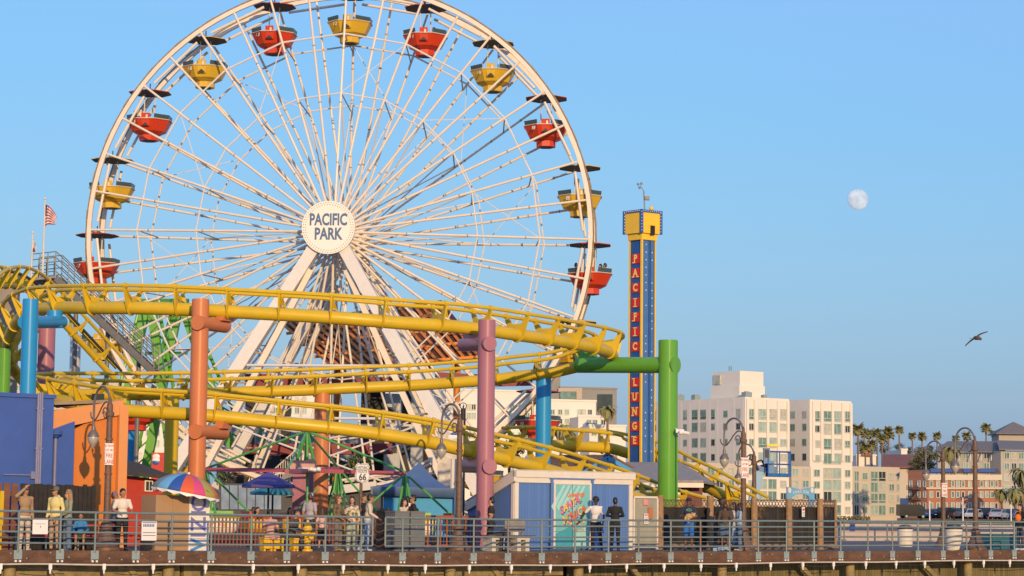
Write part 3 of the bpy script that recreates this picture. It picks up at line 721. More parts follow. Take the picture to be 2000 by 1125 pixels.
# lettering panels on the left face
nl = -ur; xr = -ul                                                          # outward normal, reading direction
for ch, y in zip('PACIFICLUNGE', [504, 532, 561, 590, 618, 647, 676, 746.5, 775, 803.5, 832, 860]):
    z = P(1238, y, TY).z; c_ = E + ul * (sL / 2) + ur * .02 + V((0, 0, z)); m = MB(tr); fr = frame(c_, xr, nl)
    m.prism([fr @ V(p) for p in ((-.22, -.205, 0), (.22, -.205, 0), (.22, .205, 0), (-.22, .205, 0))], nl * .03); pn = obj('letter_panel', m, tw)
    m = MB(tg); f2 = frame(c_ + nl * .03, xr, nl); m.text(ch, f2, .44, sx=.85, bold=.04, ext=.01)
    sr = {'P': [(-.1, -.17, .16)], 'A': [(-.14, -.17, .14), (.14, -.17, .14)], 'I': [(0, -.17, .2), (0, .17, .2)], 'F': [(-.1, -.17, .17), (.12, .1, .02)], 'L': [(-.08, .17, .16), (.13, -.12, .03)], 'U': [(-.13, .17, .14), (.13, .17, .14)], 'N': [(-.12, .17, .13), (-.12, -.17, .14), (.13, .17, .14)], 'G': [(.1, -.02, .14)], 'E': [(-.1, .17, .16), (.12, .12, .03), (.12, -.12, .03)], 'C': [(.12, .1, .03)]}[ch]
    for (x, y_, w_) in sr: m.prism([f2 @ V(q) for q in ((x - w_ / 2, y_ - .02, .008), (x + w_ / 2, y_ - .02, .008), (x + w_ / 2, y_ + .02, .008), (x - w_ / 2, y_ + .02, .008))], nl * .012)
    obj('lettering', m, pn)
# wind gauge on the head
m = MB(C['grey'], ty); t = P(1259, 410, TY + .6); tp = P(1257.5, 373, TY + .6); m.cyl(t, tp, .03, n=8); q = P(1250, 362, TY + .6); m.cyl(tp, q, .02, n=6)
for d in ((-.08, .05), (.06, .08), (-.02, -.1)): m.ell(q + V((d[0], 0, d[1])), .06, 8, 5)
r_ = P(1264, 387, TY + .6); m.box(r_, (.2, .2, .16), mi=0); m.cyl(P(1258.5, 385, TY + .6), r_, .02, n=6)
wv = obj('wind_gauge', m); tag(wv, 'wind gauge on a thin mast above the drop tower head', 'wind gauge')
# ================================================================== buildings on the pier
blueS = mat('blue_stucco', (.040, .096, .345), .8, var=.12, scale=1.2, bump=.2, dirt=((.055, .10, .30), 1.6, .60))
oran = mat('orange_stucco', (.58, .18, .03), .8, var=.06, scale=4)
def wallbox(pxa, offa, pxb, offb, depth, z0, z1):
    """corner points of a box whose front runs from column pxa to pxb (offsets inland of the rail)"""
    a, b = pier(pxa, offa), pier(pxb, offb); d = (b - a).normalized(); n = V((-d.y, d.x, 0))
    return [V((p.x, p.y, z0)) for p in (a, b, b + n * depth, a + n * depth)], d, n
# left blue buildings
def zat(py, p): return P(1000, py, p.y).z + (p.x / p.y) * 0 + 0.0
def zpix(px, py, Y): return P(px, py, Y).z
bl_ = empty('blue_building', pier(40, 6), 'blue flat roofed building with vertical pipes at the left edge', 'building')
q, d, n = wallbox(-260, 4.6, 97, 4.6, 7, 0, 0); zt = zpix(60, 777, pier(60, 4.6).y)
m = MB(blueS); m.prism(q, (0, 0, zt)); obj('wall', m, bl_)
m = MB(blueS); m.prism([q[0] - n * .06, q[1] - n * .06 + d * .05, q[2] + d * .05, q[3]], (0, 0, .12)); [setattr(p, 'z', p.z + zt) for p in m.v]; obj('parapet', m, bl_)
pv = mat('pipe_violet', (.20, .20, .33), .5)
for px in (66, 69.5, 73.5):
    p = pier(px, 4.5); m = MB(pv); m.cyl(p, V((p.x, p.y, zt + .15)), .035, n=8)
    for z in (1.5, 3, 4.2): m.box(V((p.x, p.y, z)), (.12, .05, .05), PA)
    obj('wall_pipe', m, bl_)
b2 = empty('blue_annex', pier(118, 5.6), 'small blue annex with a sloping top beside the orange building', 'building')
q, d, n = wallbox(97.6, 5.4, 139, 5.4, 5, 0, 0); z0 = zpix(100, 838, q[0].y); z1 = zpix(139, 823, q[1].y)
m = MB(blueS); m.add(q + [V((q[0].x, q[0].y, z0)), V((q[1].x, q[1].y, z1)), V((q[2].x, q[2].y, z1)), V((q[3].x, q[3].y, z0))], [(3, 2, 1, 0), (4, 5, 6, 7), (0, 1, 5, 4), (1, 2, 6, 5), (2, 3, 7, 6), (3, 0, 4, 7)]); obj('wall', m, b2)
p = pier(102, 5.3); m = MB(blueS, pv); zz = zpix(104, 850, p.y); m.cyl(V((p.x, p.y, 0)), V((p.x, p.y, zz)), .05, n=8, mi=1); m.lathe(V((p.x, p.y, zz)), [(.05, -.1), (.16, .02), (.2, .02), (.2, .14), (.1, .14)], 10); obj('downpipe', m, b2)
o2 = empty('orange_building', pier(185, 6.2), 'bright orange building behind the left street lamp', 'building')
q, d, n = wallbox(139.5, 5.6, 222, 5.6, 6, 0, 0)
zA = zpix(140, 838, q[0].y); zB = zpix(222, 792, q[1].y)
m = MB(oran); m.add(q + [V((q[0].x, q[0].y, zA)), V((q[1].x, q[1].y, zB)), V((q[2].x, q[2].y, zB)), V((q[3].x, q[3].y, zA))], [(3, 2, 1, 0), (4, 5, 6, 7), (0, 1, 5, 4), (1, 2, 6, 5), (2, 3, 7, 6), (3, 0, 4, 7)]); obj('wall', m, o2)
pe = mat('orange_light', (.66, .27, .09), .7, var=.05)
e1_, e2_ = q[0] - d * .9, q[1] + d * .15; m = MB(pe); za = zpix(128, 826, e1_.y); zb = zpix(226, 789, e2_.y)
m.prism([V((e1_.x, e1_.y, za - .25)) - n * .12, V((e2_.x, e2_.y, zb - .32)) - n * .12, V((e2_.x, e2_.y, zb + .12)) - n * .12, V((e1_.x, e1_.y, za + .35)) - n * .12], n * .12); obj('fascia', m, o2)
m = MB(pe); m.box(q[1] + d * .16 + V((0, 0, zB / 2)), (.3, .3, zB), PA); obj('corner_post', m, o2)
m = MB(mat('tan_roof', (.30, .22, .15), .85, var=.2)); r0 = [V((e1_.x, e1_.y, za + .2)) - d * 1.2, V((e2_.x, e2_.y, zb + .05))]
m.prism([r0[0] + V((0, 0, .25)) - n * .1, r0[1] - n * .1, r0[1] + n * 4, r0[0] + n * 4 + V((0, 0, .25))], (0, 0, .1)); obj('roof', m, o2)
m = MB(C['dark'], C['plate']); p = pier(183, 5.9); zq = zpix(183, 776, p.y); m.box(V((p.x, p.y, zq)), (.34, .2, .22), PA); m.cyl(V((p.x, p.y, zq)), V((p.x + .25, p.y, zq - .3)), .025, n=6, mi=1); obj('flood_lamp', m, o2)
m = MB(pv); a, b = pier(2, 4.55), pier(60, 4.55); m.cyl(V((a.x, a.y, 2.2)), V((b.x, b.y, 2.2)), .02, n=6); m.box(V((b.x, b.y, 2.2)), (.16, .08, .22), PA); obj('conduit', m, bl_)
# fences at left
def fence(pxa, pxb, off, py, c, label, bw=.14, gap=.015, post=False):
    a, b = pier(pxa, off), pier(pxb, off); L_ = (b - a).length; d = (b - a).normalized(); k = int(L_ / bw); h = zpix((pxa + pxb) / 2, py, (a.y + b.y) / 2)
    root = empty('board_fence', a.lerp(b, .5), label, 'fence'); m = MB(c)
    for i in range(k):
        p = a + d * (i + .5) * L_ / k; hh = h + rnd.uniform(-.03, .03); m.box(p + V((0, 0, hh / 2)), (L_ / k - gap, .03, hh), PA)
    o = obj('boards', m, root); o['kind'] = 'stuff'
    m = MB(c); n_ = V((-d.y, d.x, 0))
    for z in (.3, h - .3): m.beam(a + n_ * .06 + V((0, 0, z)), b + n_ * .06 + V((0, 0, z)), .07, .1)
    obj('rail', m, root)
fence(36, 184, 3.6, 947, mat('black_boards', (.022, .019, .017), .8, var=.5, scale=4), 'black board fence in front of the blue and orange buildings')
fence(-80, 33, 3.2, 943, mat('brown_boards', (.17, .07, .035), .75, var=.45, scale=3), 'reddish brown board fence at the far left', .24, .06)
m = MB(C['yellow']); p = pier(0, 2.9); m.box(p + V((0, 0, 1.2)), (.12, .05, 1.0), PA); m.box(p + V((0, 0, .35)), (.06, .05, .7), PA); tag(obj('notice_board', m), 'yellow notice board cut by the left edge of the picture', 'sign')
# red kiosk
rk = empty('red_kiosk', pier(265, 11), 'red kiosk with dark sloping roof and small white window', 'kiosk')
redw = mat('red_siding', (.42, .04, .022), .6, var=.12, scale=4)
q, d, n = wallbox(214, 11, 308, 11, 4, 0, 0); zt = zpix(240, 925, q[0].y); zt2 = zpix(300, 937, q[1].y)
m = MB(redw); m.add(q + [V((q[0].x, q[0].y, zt)), V((q[1].x, q[1].y, zt2)), V((q[2].x, q[2].y, zt2)), V((q[3].x, q[3].y, zt))], [(3, 2, 1, 0), (4, 5, 6, 7), (0, 1, 5, 4), (1, 2, 6, 5), (2, 3, 7, 6), (3, 0, 4, 7)]); obj('wall', m, rk)
m = MB(mat('dark_shingle', (.05, .042, .04), .9, var=.3, scale=8, bump=.4)); z9 = zpix(215, 905, q[0].y)
m.prism([V((q[0].x, q[0].y, zt)) - d * .3 - n * .5, V((q[1].x, q[1].y, zt2)) + d * .3 - n * .5, V((q[1].x, q[1].y, zt2 + .5)) + d * .2 + n * 2, V((q[0].x, q[0].y, z9 + .35)) - d * .3 + n * 2], (0, 0, .12)); obj('roof', m, rk)
c_ = pier(287, 10.95); m = MB(C['signwhite'], C['dark']); zc = zpix(287, 949, c_.y); m.box(V((c_.x, c_.y, zc)), (.30, .06, .38), PA); m.box(V((c_.x, c_.y, zc)) - n * .02, (.22, .06, .30), PA, 1); m.box(V((c_.x, c_.y, zc)) - n * .03, (.02, .06, .32), PA); obj('window', m, rk)

# blue hut with mural door
hut = empty('blue_hut', pier(1115, 4), 'blue board hut with white trim and postcard mural door', 'hut')
q, d, n = wallbox(1004, 2.9, 1233, 2.9, 2.7, 0, 0); zF = zpix(1005, 921, q[0].y); zR = zF - 1.05
bw = planks('hut_blue_boards', (.078, .165, .40), (.098, .20, .47), .13, 0, .5, .72, rot=-PA)
m = MB(bw); m.add(q + [V((p.x, p.y, z)) for p, z in zip(q, (zF - .1, zF - .1, zR - .1, zR - .1))], [(3, 2, 1, 0), (4, 5, 6, 7), (0, 1, 5, 4), (1, 2, 6, 5), (2, 3, 7, 6), (3, 0, 4, 7)]); obj('wall', m, hut)
tw_ = mat('trim_white', (.66, .60, .52), .5, var=.06)
m = MB(tw_); o_ = V((0, 0, 1)); m.prism([q[0] - d * .10 - n * .1 + o_ * (zF - .18), q[1] + d * .10 - n * .1 + o_ * (zF - .18), q[1] + d * .10 - n * .1 + o_ * (zF + .03), q[0] - d * .10 - n * .1 + o_ * (zF + .03)], n * .09)
m.prism([q[0] - d * .02 - n * .05 + o_ * (zF - .36), q[1] + d * .02 - n * .05 + o_ * (zF - .36), q[1] + d * .02 - n * .05 + o_ * (zF - .185), q[0] - d * .02 - n * .05 + o_ * (zF - .185)], n * .045)
m.prism([q[0] - d * .10 - n * .1 + o_ * (zF - .32), q[0] - d * .10 - n * .1 + o_ * (zF + .03), q[3] - d * .10 + o_ * (zR + .0), q[3] - d * .10 + o_ * (zR - .30)], d * .09); obj('eave', m, hut)
m = MB(mat('hut_roof', (.50, .46, .42), .8)); m.prism([q[0] - d * .1 - n * .1 + o_ * (zF + .032), q[1] + d * .1 - n * .1 + o_ * (zF + .032), q[2] + d * .1 + o_ * (zR + .03), q[3] - d * .1 + o_ * (zR + .03)], (0, 0, .04)); obj('roof', m, hut)
for p, s in ((q[0], 1), (q[1], -1)):
    m = MB(tw_); m.box(p + d * .06 * s - n * .02 + o_ * (zF - .37) / 2, (.16, .05, zF - .37), PA)
    if s == 1: m.box(p + n * .075 - d * .02 + o_ * (zF - .4) / 2, (.045, .15, zF - .4), PA)
    obj('corner_board', m, hut)
# mural door
da, db = pier(1082, 2.86), pier(1149, 2.86); zD = zpix(1115, 949, da.y); W_ = (db - da).length
fr = frame(V((da.x, da.y, .05)).lerp(V((db.x, db.y, .05)), .5), d, -n)       # x along the wall, y up, z out; origin bottom centre
def FP(x, y, z=0.): return fr @ V((x, y, z))
aq = [mat('mural_aqua', (.17, .46, .47), .45, var=.1), mat('mural_pale', (.33, .60, .58), .45, var=.05), mat('mural_sand', (.62, .50, .34), .5), mat('mural_deep', (.05, .33, .40), .45, var=.1)]
m = MB(*aq); m.prism([FP(-W_ / 2, 0), FP(W_ / 2, 0), FP(W_ / 2, zD), FP(-W_ / 2, zD)], -n * .05)
dz = .052
for k in range(5):
    x0 = -W_ / 2 + .08 + k * .22; m.quad(FP(x0 + .25, zD - .03, dz), FP(x0 + .36, zD - .03, dz), FP(x0 + .05 - .2, zD - .9, dz), FP(x0 - .25, zD - .75, dz), mi=1)
m.quad(FP(-W_ / 2 + .02, .02, dz), FP(-.02, .02, dz), FP(.08, .62, dz), FP(-.1, .75, dz), FP(-W_ / 2 + .02, .5, dz), mi=3)
m.quad(FP(.0, .02, dz), FP(W_ / 2 - .02, .02, dz), FP(W_ / 2 - .02, .78, dz), FP(.2, .62, dz), mi=1)
dr = obj('mural_door', m, hut)
m = MB(tw_)
for (x0, x1, y0, y1) in ((-W_ / 2 - .07, -W_ / 2, 0, zD + .06), (W_ / 2, W_ / 2 + .07, 0, zD + .06), (-W_ / 2, W_ / 2, zD, zD + .06)): m.prism([FP(x0, y0), FP(x1, y0), FP(x1, y1), FP(x0, y1)], -n * .07)
obj('frame', m, dr)
m = MB(bw); hb_ = zD + .07
for (x0, x1, y0, y1) in ((-W_ / 2 - .19, -W_ / 2 - .08, 0, hb_ + .1), (W_ / 2 + .08, W_ / 2 + .19, 0, hb_ + .1), (-W_ / 2 - .24, W_ / 2 + .24, hb_ + .1, hb_ + .2)): m.prism([FP(x0, y0), FP(x1, y0), FP(x1, y1), FP(x0, y1)], -n * .05)
obj('surround', m, hut)
m = MB(C['dark']); m.prism([FP(-.008, 0, .052), FP(.008, 0, .052), FP(.008, zD, .052), FP(-.008, zD, .052)], -n * .004); obj('seam', m, dr)
lc = [mat('mural_orange', (.62, .16, .03), .5), mat('mural_pink', (.66, .16, .22), .5), mat('mural_yellow', (.72, .50, .10), .5), mat('mural_navy', (.10, .05, .16), .5), mat('mural_violet', (.28, .08, .30), .5), C['signwhite']]
m = MB(*lc)
def TX(t, x, y, s, mi, rot=0, sx=1., b=.02, z=.056): m.text(t, fr @ M.Translation(V((x, y, z))) @ M.Rotation(rot, 4, 'Z'), s, mi, .001, b, sx)
TX('Greetings', .14, zD - .34, .23, 0, R(4), .85, .03); TX('from', .28, zD - .58, .15, 3, R(4), 1, .01);
for k, ch in enumerate('SANTA'):
    x = -.46 + k * .165; y = zD - .88 + k * .09; TX(ch, x + .02, y - .02, .40, 3, R(12), .8, .05, .055); TX(ch, x, y, .38, (1, 2, 1, 2, 1)[k], R(12), .8, .03, .058)
for k, ch in enumerate('MONICA'):
    x = -.30 + k * .16; y = zD - 1.22 + k * .075; TX(ch, x + .02, y - .02, .40, 3, R(12), .8, .05, .055); TX(ch, x, y, .38, (2, 1, 0, 1, 2, 0)[k], R(12), .8, .03, .058)
for k in range(26): x, y = rnd.uniform(-.15, .5), rnd.uniform(.72, 1.05); s = rnd.uniform(.03, .07); m.add([FP(x + s * math.cos(a * 1.05), y + s * .8 * math.sin(a * 1.05), .054 + k * .0002) for a in range(6)], [(0, 1, 2, 3, 4, 5)], rnd.choice([3, 4, 1, 2, 0]))
TX('Pacific Park', .27, .63, .12, 0, R(5), .9, .01)
obj('lettering', m, dr)

# gate of corrugated panels right of the hut
gt = empty('panel_gate', pier(1257, 3.4), 'pale corrugated metal gate with pasted notices', 'gate')
ga, gb = pier(1236, 3.3), pier(1282, 3.3); d = (gb - ga).normalized(); n = V((-d.y, d.x, 0)); L_ = (gb - ga).length; zg = zpix(1258, 973, ga.y)
m = MB(mat('corrugated', (.40, .40, .36), .55, .2, var=.15)); k = 40; pr = [ga + d * (L_ * i / k) + n * (.025 * (1 if i % 2 else -1)) + V((0, 0, .15)) for i in range(k + 1)]
m.prism(pr + [p + n * .02 for p in reversed(pr)], (0, 0, zg - .15)); o = obj('panel', m, gt)
m = MB(tw_)
for a, b in ((ga, ga + V((0, 0, zg))), (gb, gb + V((0, 0, zg)))): m.beam(a - n * .03, b - n * .03, .07, .07, up=n)
m.beam(ga + V((0, 0, zg + .036)) - n * .03, gb + V((0, 0, zg + .036)) - n * .03, .07, .07); m.beam(ga + V((0, 0, .1)) - n * .03, gb + V((0, 0, .1)) - n * .03, .05, .06); obj('frame', m, gt)
for (x, z, w_, h_, c, lb) in ((.50, zg - .14, .24, .20, mat('notice_pink', (.62, .25, .25), .7), 'pink paper notice'), (.52, zg - .72, .20, .36, C['signwhite'], 'white paper notice with small print'), (.70, zg - .52, .22, .40, mat('notice_orange', (.45, .16, .07), .7), 'brown orange paper notice')):
    p = ga + d * (x * L_) - n * .055 + V((0, 0, z)); m = MB(c, C['signred'], C['dark']); m.box(p, (w_, .012, h_), PA)
    if 'white' in lb:
        m.box(p - n * .004 + V((0, 0, .13)), (w_ * .8, .012, .04), PA, 1)
        for i in range(4): m.box(p - n * .004 + V((0, 0, .05 - .06 * i)), (w_ * .7, .012, .014), PA, 2)
    tag(obj('notice', m, gt), lb)

# netted rope fence
nf = empty('netted_fence', pier(1450, 3.6), 'timber post fence hung with dark netting and rope lattice along the top', 'fence')
net = mat('dark_net', (.020, .017, .014), .75, var=.5, scale=3, dirt=((.16, .09, .02), 1.1, .56))
lat = mat('rope_lattice', (.15, .09, .06), .9, var=.3); fp = mat('fence_post', (.30, .18, .09), .8, var=.35, scale=5)
fx = [1289, 1387, 1473, 1541, 1602, 1632]; ft = [967, 968, 972, 974, 974, 980]
for i, (px, t) in enumerate(zip(fx, ft)):
    p = pier(px, 3.8 if px < 1630 else 4.6); h = zpix(px, t, p.y); m = MB(fp); m.cyl(p, p + V((0, 0, h)), .13 if px < 1630 else .06, .125 if px < 1630 else .05, 10)
    for z in (.5, 1.1): m.ell(p + V((0, -.13, z)), .025, 6, 4)
    obj('post', m, nf)
for (a, b) in zip(fx, fx[1:]):
    pa, pb = pier(a, 3.95), pier(b, 3.95 if b < 1630 else 4.7); zt = zpix((a + b) / 2, 981, pa.y); m = MB(net); k = 24
    ga_ = [pa.lerp(pb, i / k) + N * (.012 * math.sin(i * .9) + .02 * rnd.random()) + V((0, 0, .12)) for i in range(k + 1)]
    m.prism(ga_ + [p + N * .02 for p in reversed(ga_)], (0, 0, zt - .3)); obj('netting', m, nf)
    m = MB(lat); L_ = (pb - pa).length; k = max(4, int(L_ / .16)); off = N * -.03
    for z in (zt - .17, zt + .08): m.tube([pa.lerp(pb, i / k) + off + V((0, 0, z + .012 * math.sin(i * 2.1))) for i in range(k + 1)], .022, 5)
    for i in range(k):
        p, q_ = pa.lerp(pb, i / k) + off, pa.lerp(pb, (i + 1) / k) + off
        m.cyl(p + V((0, 0, zt - .17)), q_ + V((0, 0, zt + .08)), .016, n=5); m.cyl(q_ + V((0, 0, zt - .17)), p + V((0, 0, zt + .08)), .016, n=5)
    o = obj('rope_lattice', m, nf)
    m = MB(mat('river_stones', (.22, .16, .11), .9, var=.3))
    for i in range(int(L_ / .4)): m.ell(pa + (pb - pa).normalized() * (.2 + i * .4) - N * .1 + V((0, 0, .1)), (.2, .12, .12), 8, 5)
    o = obj('base_stones', m, nf); o['kind'] = 'stuff'
m = MB(C['signwhite'], C['signred'], C['dark']); p = pier(1569, 3.7); zz = zpix(1569, 1000, p.y); m.box(V((p.x, p.y, zz)), (.14, .02, .36), PA); m.box(V((p.x, p.y, zz + .09)) - N * .012, (.1, .01, .08), PA, 1)
for k in range(3): m.box(V((p.x, p.y, zz - .02 - .05 * k)) - N * .012, (.1, .01, .016), PA, 2)
tag(obj('notice', m, nf), 'small white notice with red heading')

# shingled roofs behind the hut
shb = mat('brown_shingle', (.17, .085, .055), .9, var=.35, scale=5, bump=.5); shg = mat('grey_shingle', (.27, .245, .225), .9, var=.25, scale=6, bump=.5)
c1 = empty('gabled_cottage', G(1180, 96), 'cottage with brown shingle roof and sky blue gable trim behind the hut', 'cottage')
Yc = 96
a = P(1090, 925, Yc); b = P(1085, 898, Yc + 4); c_ = P(1172, 893, Yc + 4); e_ = P(1215, 925, Yc)
m = MB(shb); m.prism([P(1040, 930, Yc), P(1225, 930, Yc), P(1180, 895, Yc + 5), P(1070, 895, Yc + 5)], (0, 0, .15)); obj('roof', m, c1)
g0, g1, g2 = P(1132, 929, Yc - 1), P(1186, 893.5, Yc - 1), P(1250, 929, Yc - 1)
m = MB(tw_); m.prism([g0, g2, g1], (0, .1, 0)); obj('gable', m, c1)
m = MB(C['blue']); m.beam(g0, g1, .16, .34, up=V((0, 1, 0))); m.beam(g1, g2, .16, .34, up=V((0, 1, 0))); obj('gable_trim', m, c1)
m = MB(shb); m.prism([g1 + V((0, .2, .12)), g2 + V((0, .2, .12)), g2 + V((0, 4, .12)), g1 + V((0, 4, .12))], (0, 0, .1)); obj('gable_roof', m, c1)
m = MB(mat('cottage_wall', (.20, .26, .32), .7)); gz = g0.z; m.prism([V((g0.x, Yc - .8, 0)), V((g2.x, Yc - .8, 0)), V((g2.x, Yc + 4, 0)), V((g0.x, Yc + 4, 0))], (0, 0, gz)); obj('wall', m, c1)
c2 = empty('grey_roofed_shed', G(1320, 95), 'low shed with grey shingle hip roof behind the green column', 'shed')
Yd = 92; r = [P(1232, 943, Yd), P(1374, 944, Yd), P(1330, 908, Yd + 5), P(1222, 908, Yd + 5)]
m = MB(shg); m.prism(r, (0, 0, .12)); m.prism([r[1], r[1] + V((1.2, 7, 0)), r[2]], (0, 0, .1)); obj('roof', m, c2)
m = MB(tw_); m.beam(r[0] - V((0, .05, .08)), r[1] - V((0, .05, .08)), .1, .18); obj('fascia', m, c2)
m = MB(mat('shed_grey', (.30, .34, .36), .7), mat('shed_maroon', (.14, .025, .02), .6)); m.prism([V((r[0].x + .2, Yd + .4, 0)), V((r[1].x - .9, Yd + .4, 0)), V((r[1].x - .9, Yd + 4, 0)), V((r[0].x + .2, Yd + 4, 0))], (0, 0, r[0].z)); m.box(V((r[1].x - .4, Yd + 1.2, r[0].z / 2)), (.8, 1.4, r[0].z), mi=1); obj('wall', m, c2)
m = MB(tw_); m.box(V((r[1].x - .95, Yd + .35, r[0].z / 2)), (.12, .12, r[0].z)); obj('corner_board', m, c2)

# ------------------------------------------------------------------ street lamps
def lamp(px, off, ytop_arch, arm_px, label, sign=None, tint=C['pole']):
    b = pier(px, off); root = empty('street_lamp', b, label, 'street lamp', 'street lamps along the pier'); Y = b.y; s = Y / F
    zt = zpix(px, ytop_arch, Y); zc = zt - .62          # start of the arch
    inl = N * 1.02
    m = MB(tint); m.lathe(b, [(.42, 0), (.42, .10), (.36, .13), (.31, .22), (.21, .50), (.16, .66), (.19, .70), (.17, .76), (.15, .84)], 18); obj('base', m, root)
    m = MB(tint); m.cyl(b + V((0, 0, .8)), b + V((0, 0, zc - .25)), .105, .085, 14); 
    for z in (1.1, 2.2, 3.2): m.cyl(b + V((0, 0, z)), b + V((0, 0, z + .05)), .12, n=14)
    m.lathe(b + V((0, 0, zc - .3)), [(.11, 0), (.13, .04), (.13, .12), (.09, .16), (.09, .34), (.05, .42), (.045, .52), (0, .6)], 12); obj('post', m, root)
    ar = mat('lamp_arm', (.16, .14, .13), .5, .3, var=.2)
    m = MB(ar); cx = inl * .5
    arch = [b + V((0, 0, zc - .1))] + [b + cx - inl * .5 * math.cos(t * math.pi / 14) + V((0, 0, zc + .02 + .58 * math.sin(t * math.pi / 14))) for t in range(15)] + [b + inl + V((0, 0, zc - .5))]
    m.tube(arch, .035, 8)
    sc = [b + V((0, 0, zc - .05)) + inl * u + V((0, 0, w_)) for (u, w_) in ((0, .05), (.12, .16), (.3, .18), (.5, .05), (.7, -.16), (.88, -.3), (1.02, -.30), (1.16, -.22), (1.2, -.08))]
    m.tube(catmull(sc, 4), .024, 6)
    cu = [b + inl * (.28 + .17 * math.cos(t * .55) * (1 - t * .04)) + V((0, 0, zc - .2 + .2 * math.sin(t * .55) * (1 - t * .04))) for t in range(14)]
    m.tube(cu, .02, 6); obj('arm', m, root)
    h = b + inl + V((0, 0, zc - .5))
    m = MB(ar); m.lathe(h, [(.03, .02), (.05, -.04), (.06, -.16), (.13, -.24), (.17, -.33), (.17, -.36), (0, -.361)], 16); hd = obj('lamp_cap', m, root)
    m = MB(mat('lamp_globe', (.36, .33, .28), .25, var=.12, scale=7)); m.lathe(h, [(.155, -.362), (.165, -.41), (.145, -.50), (.095, -.59), (.04, -.65), (.025, -.69), (0, -.70)], 16); obj('globe', m, root)
    if sign:
        sx, sy, sw, sh, lines = sign; c_ = P(sx, sy, Y); wv, hv = sw * s, sh * s
        # board stands square to the pier, facing the camera side
        m = MB(C['signwhite']); p = V((b.x, b.y, c_.z)) - N * .125 - D * .05; m.box(p, (wv * 1.12, .02, hv), PA); sb = obj('sign_board', m, root)
        m = MB(C['signred']); fr_ = frame(p - N * .011, D, -N)
        for (t, y, sz, sxx) in lines: m.text(t, fr_ @ M.Translation(V((0, y * hv, 0))), sz * hv * .92, 0, .003, .006, sxx * .92)
        for x in (-1, 1): m.prism([fr_ @ V(q_) for q_ in ((x * wv * .53 - .003, -hv * .48, 0), (x * wv * .53 + .003, -hv * .48, 0), (x * wv * .53 + .003, hv * .48, 0), (x * wv * .53 - .003, hv * .48, 0))], -N * .003)
        obj('lettering', m, sb)
    return root
FL = [('NO PARKING', .38, .16, .62), ('ANY TIME', .18, .15, .62), ('FIRE', -.08, .30, .78), ('LANE', -.36, .30, .78)]
lamp(207, 1.2, 752, 32, 'street lamp in front of the orange building with a fire lane sign', (203, 887, 17, 42, FL))
lamp(895, 1.4, 787, 36, 'street lamp left of the pink column and blue hut')
lamp(1452, 1.5, 815, 39, 'street lamp beside the netted fence, nearer of two close together', (1450, 914, 18, 40, FL))
lamp(1473, 14, 866, 34, 'smaller more distant street lamp just right of the fence lamp')
lamp(1843, 11, 860, 34, 'street lamp with fire lane sign in front of the brick building', (1846, 957, 14, 27, FL))
lamp(1906, 1.2, 834, 38, 'rusty street lamp nearest the right edge of the picture')

# grey electrical box on lamp by the pink column
b = pier(895, 1.55); zz = zpix(893, 925, b.y); m = MB(tw_); m.box(V((b.x, b.y, zz)) + N * .2, (.36, .08, .95), PA); m.cyl(V((b.x, b.y, 0)) + N * .2, V((b.x, b.y, zz)) + N * .2, .04, n=8); tag(obj('display_stand', m), 'tall narrow white panel standing behind the lamp by the pink column', 'panel')

# historic route sign
rs_ = empty('route_sign', pier(703, 1.9), 'white shield shaped historic route sign on a brown post', 'road sign')
b = pier(703, 1.9); zc = zpix(704, 925, b.y); m = MB(C['pole']); m.cyl(b, V((b.x, b.y, zc + .2)), .05, n=10); obj('post', m, rs_)
shp = [(0, .30), (.07, .27), (.14, .31), (.20, .27), (.25, .20), (.21, .12), (.22, .04), (.255, -.06), (.24, -.16), (.17, -.23), (.07, -.25), (0, -.29)]
shp = shp + [(-x, y) for x, y in reversed(shp[1:-1])]
fr = frame(V((b.x, b.y, zc)) - N * .05, D, -N); m = MB(C['signwhite']); m.prism([fr @ V((x * 1.08, y * 1.08, 0)) for x, y in shp], -N * .03); pl = obj('shield', m, rs_)
m = MB(C['dark']); f2 = fr @ M.Translation(V((0, 0, .031)))
m.text('HISTORIC', f2 @ M.Translation(V((0, .185, 0))), .115, bold=.015, sx=.78); m.text('ROUTE', f2 @ M.Translation(V((0, .06, 0))), .12, bold=.015, sx=.85); m.text('66', f2 @ M.Translation(V((0, -.12, 0))), .30, bold=.02, sx=.95)
m.prism([f2 @ V((x, y, 0)) for x, y in ((-.22, .115), (.22, .115), (.22, .127), (-.22, .127))], -N * .004)
for i in range(len(shp)):
    p, q_ = shp[i], shp[(i + 1) % len(shp)]; m.beam(f2 @ V((p[0] * .99, p[1] * .99, 0)), f2 @ V((q_[0] * .99, q_[1] * .99, 0)), .012, .01, up=-N)
obj('lettering', m, pl)

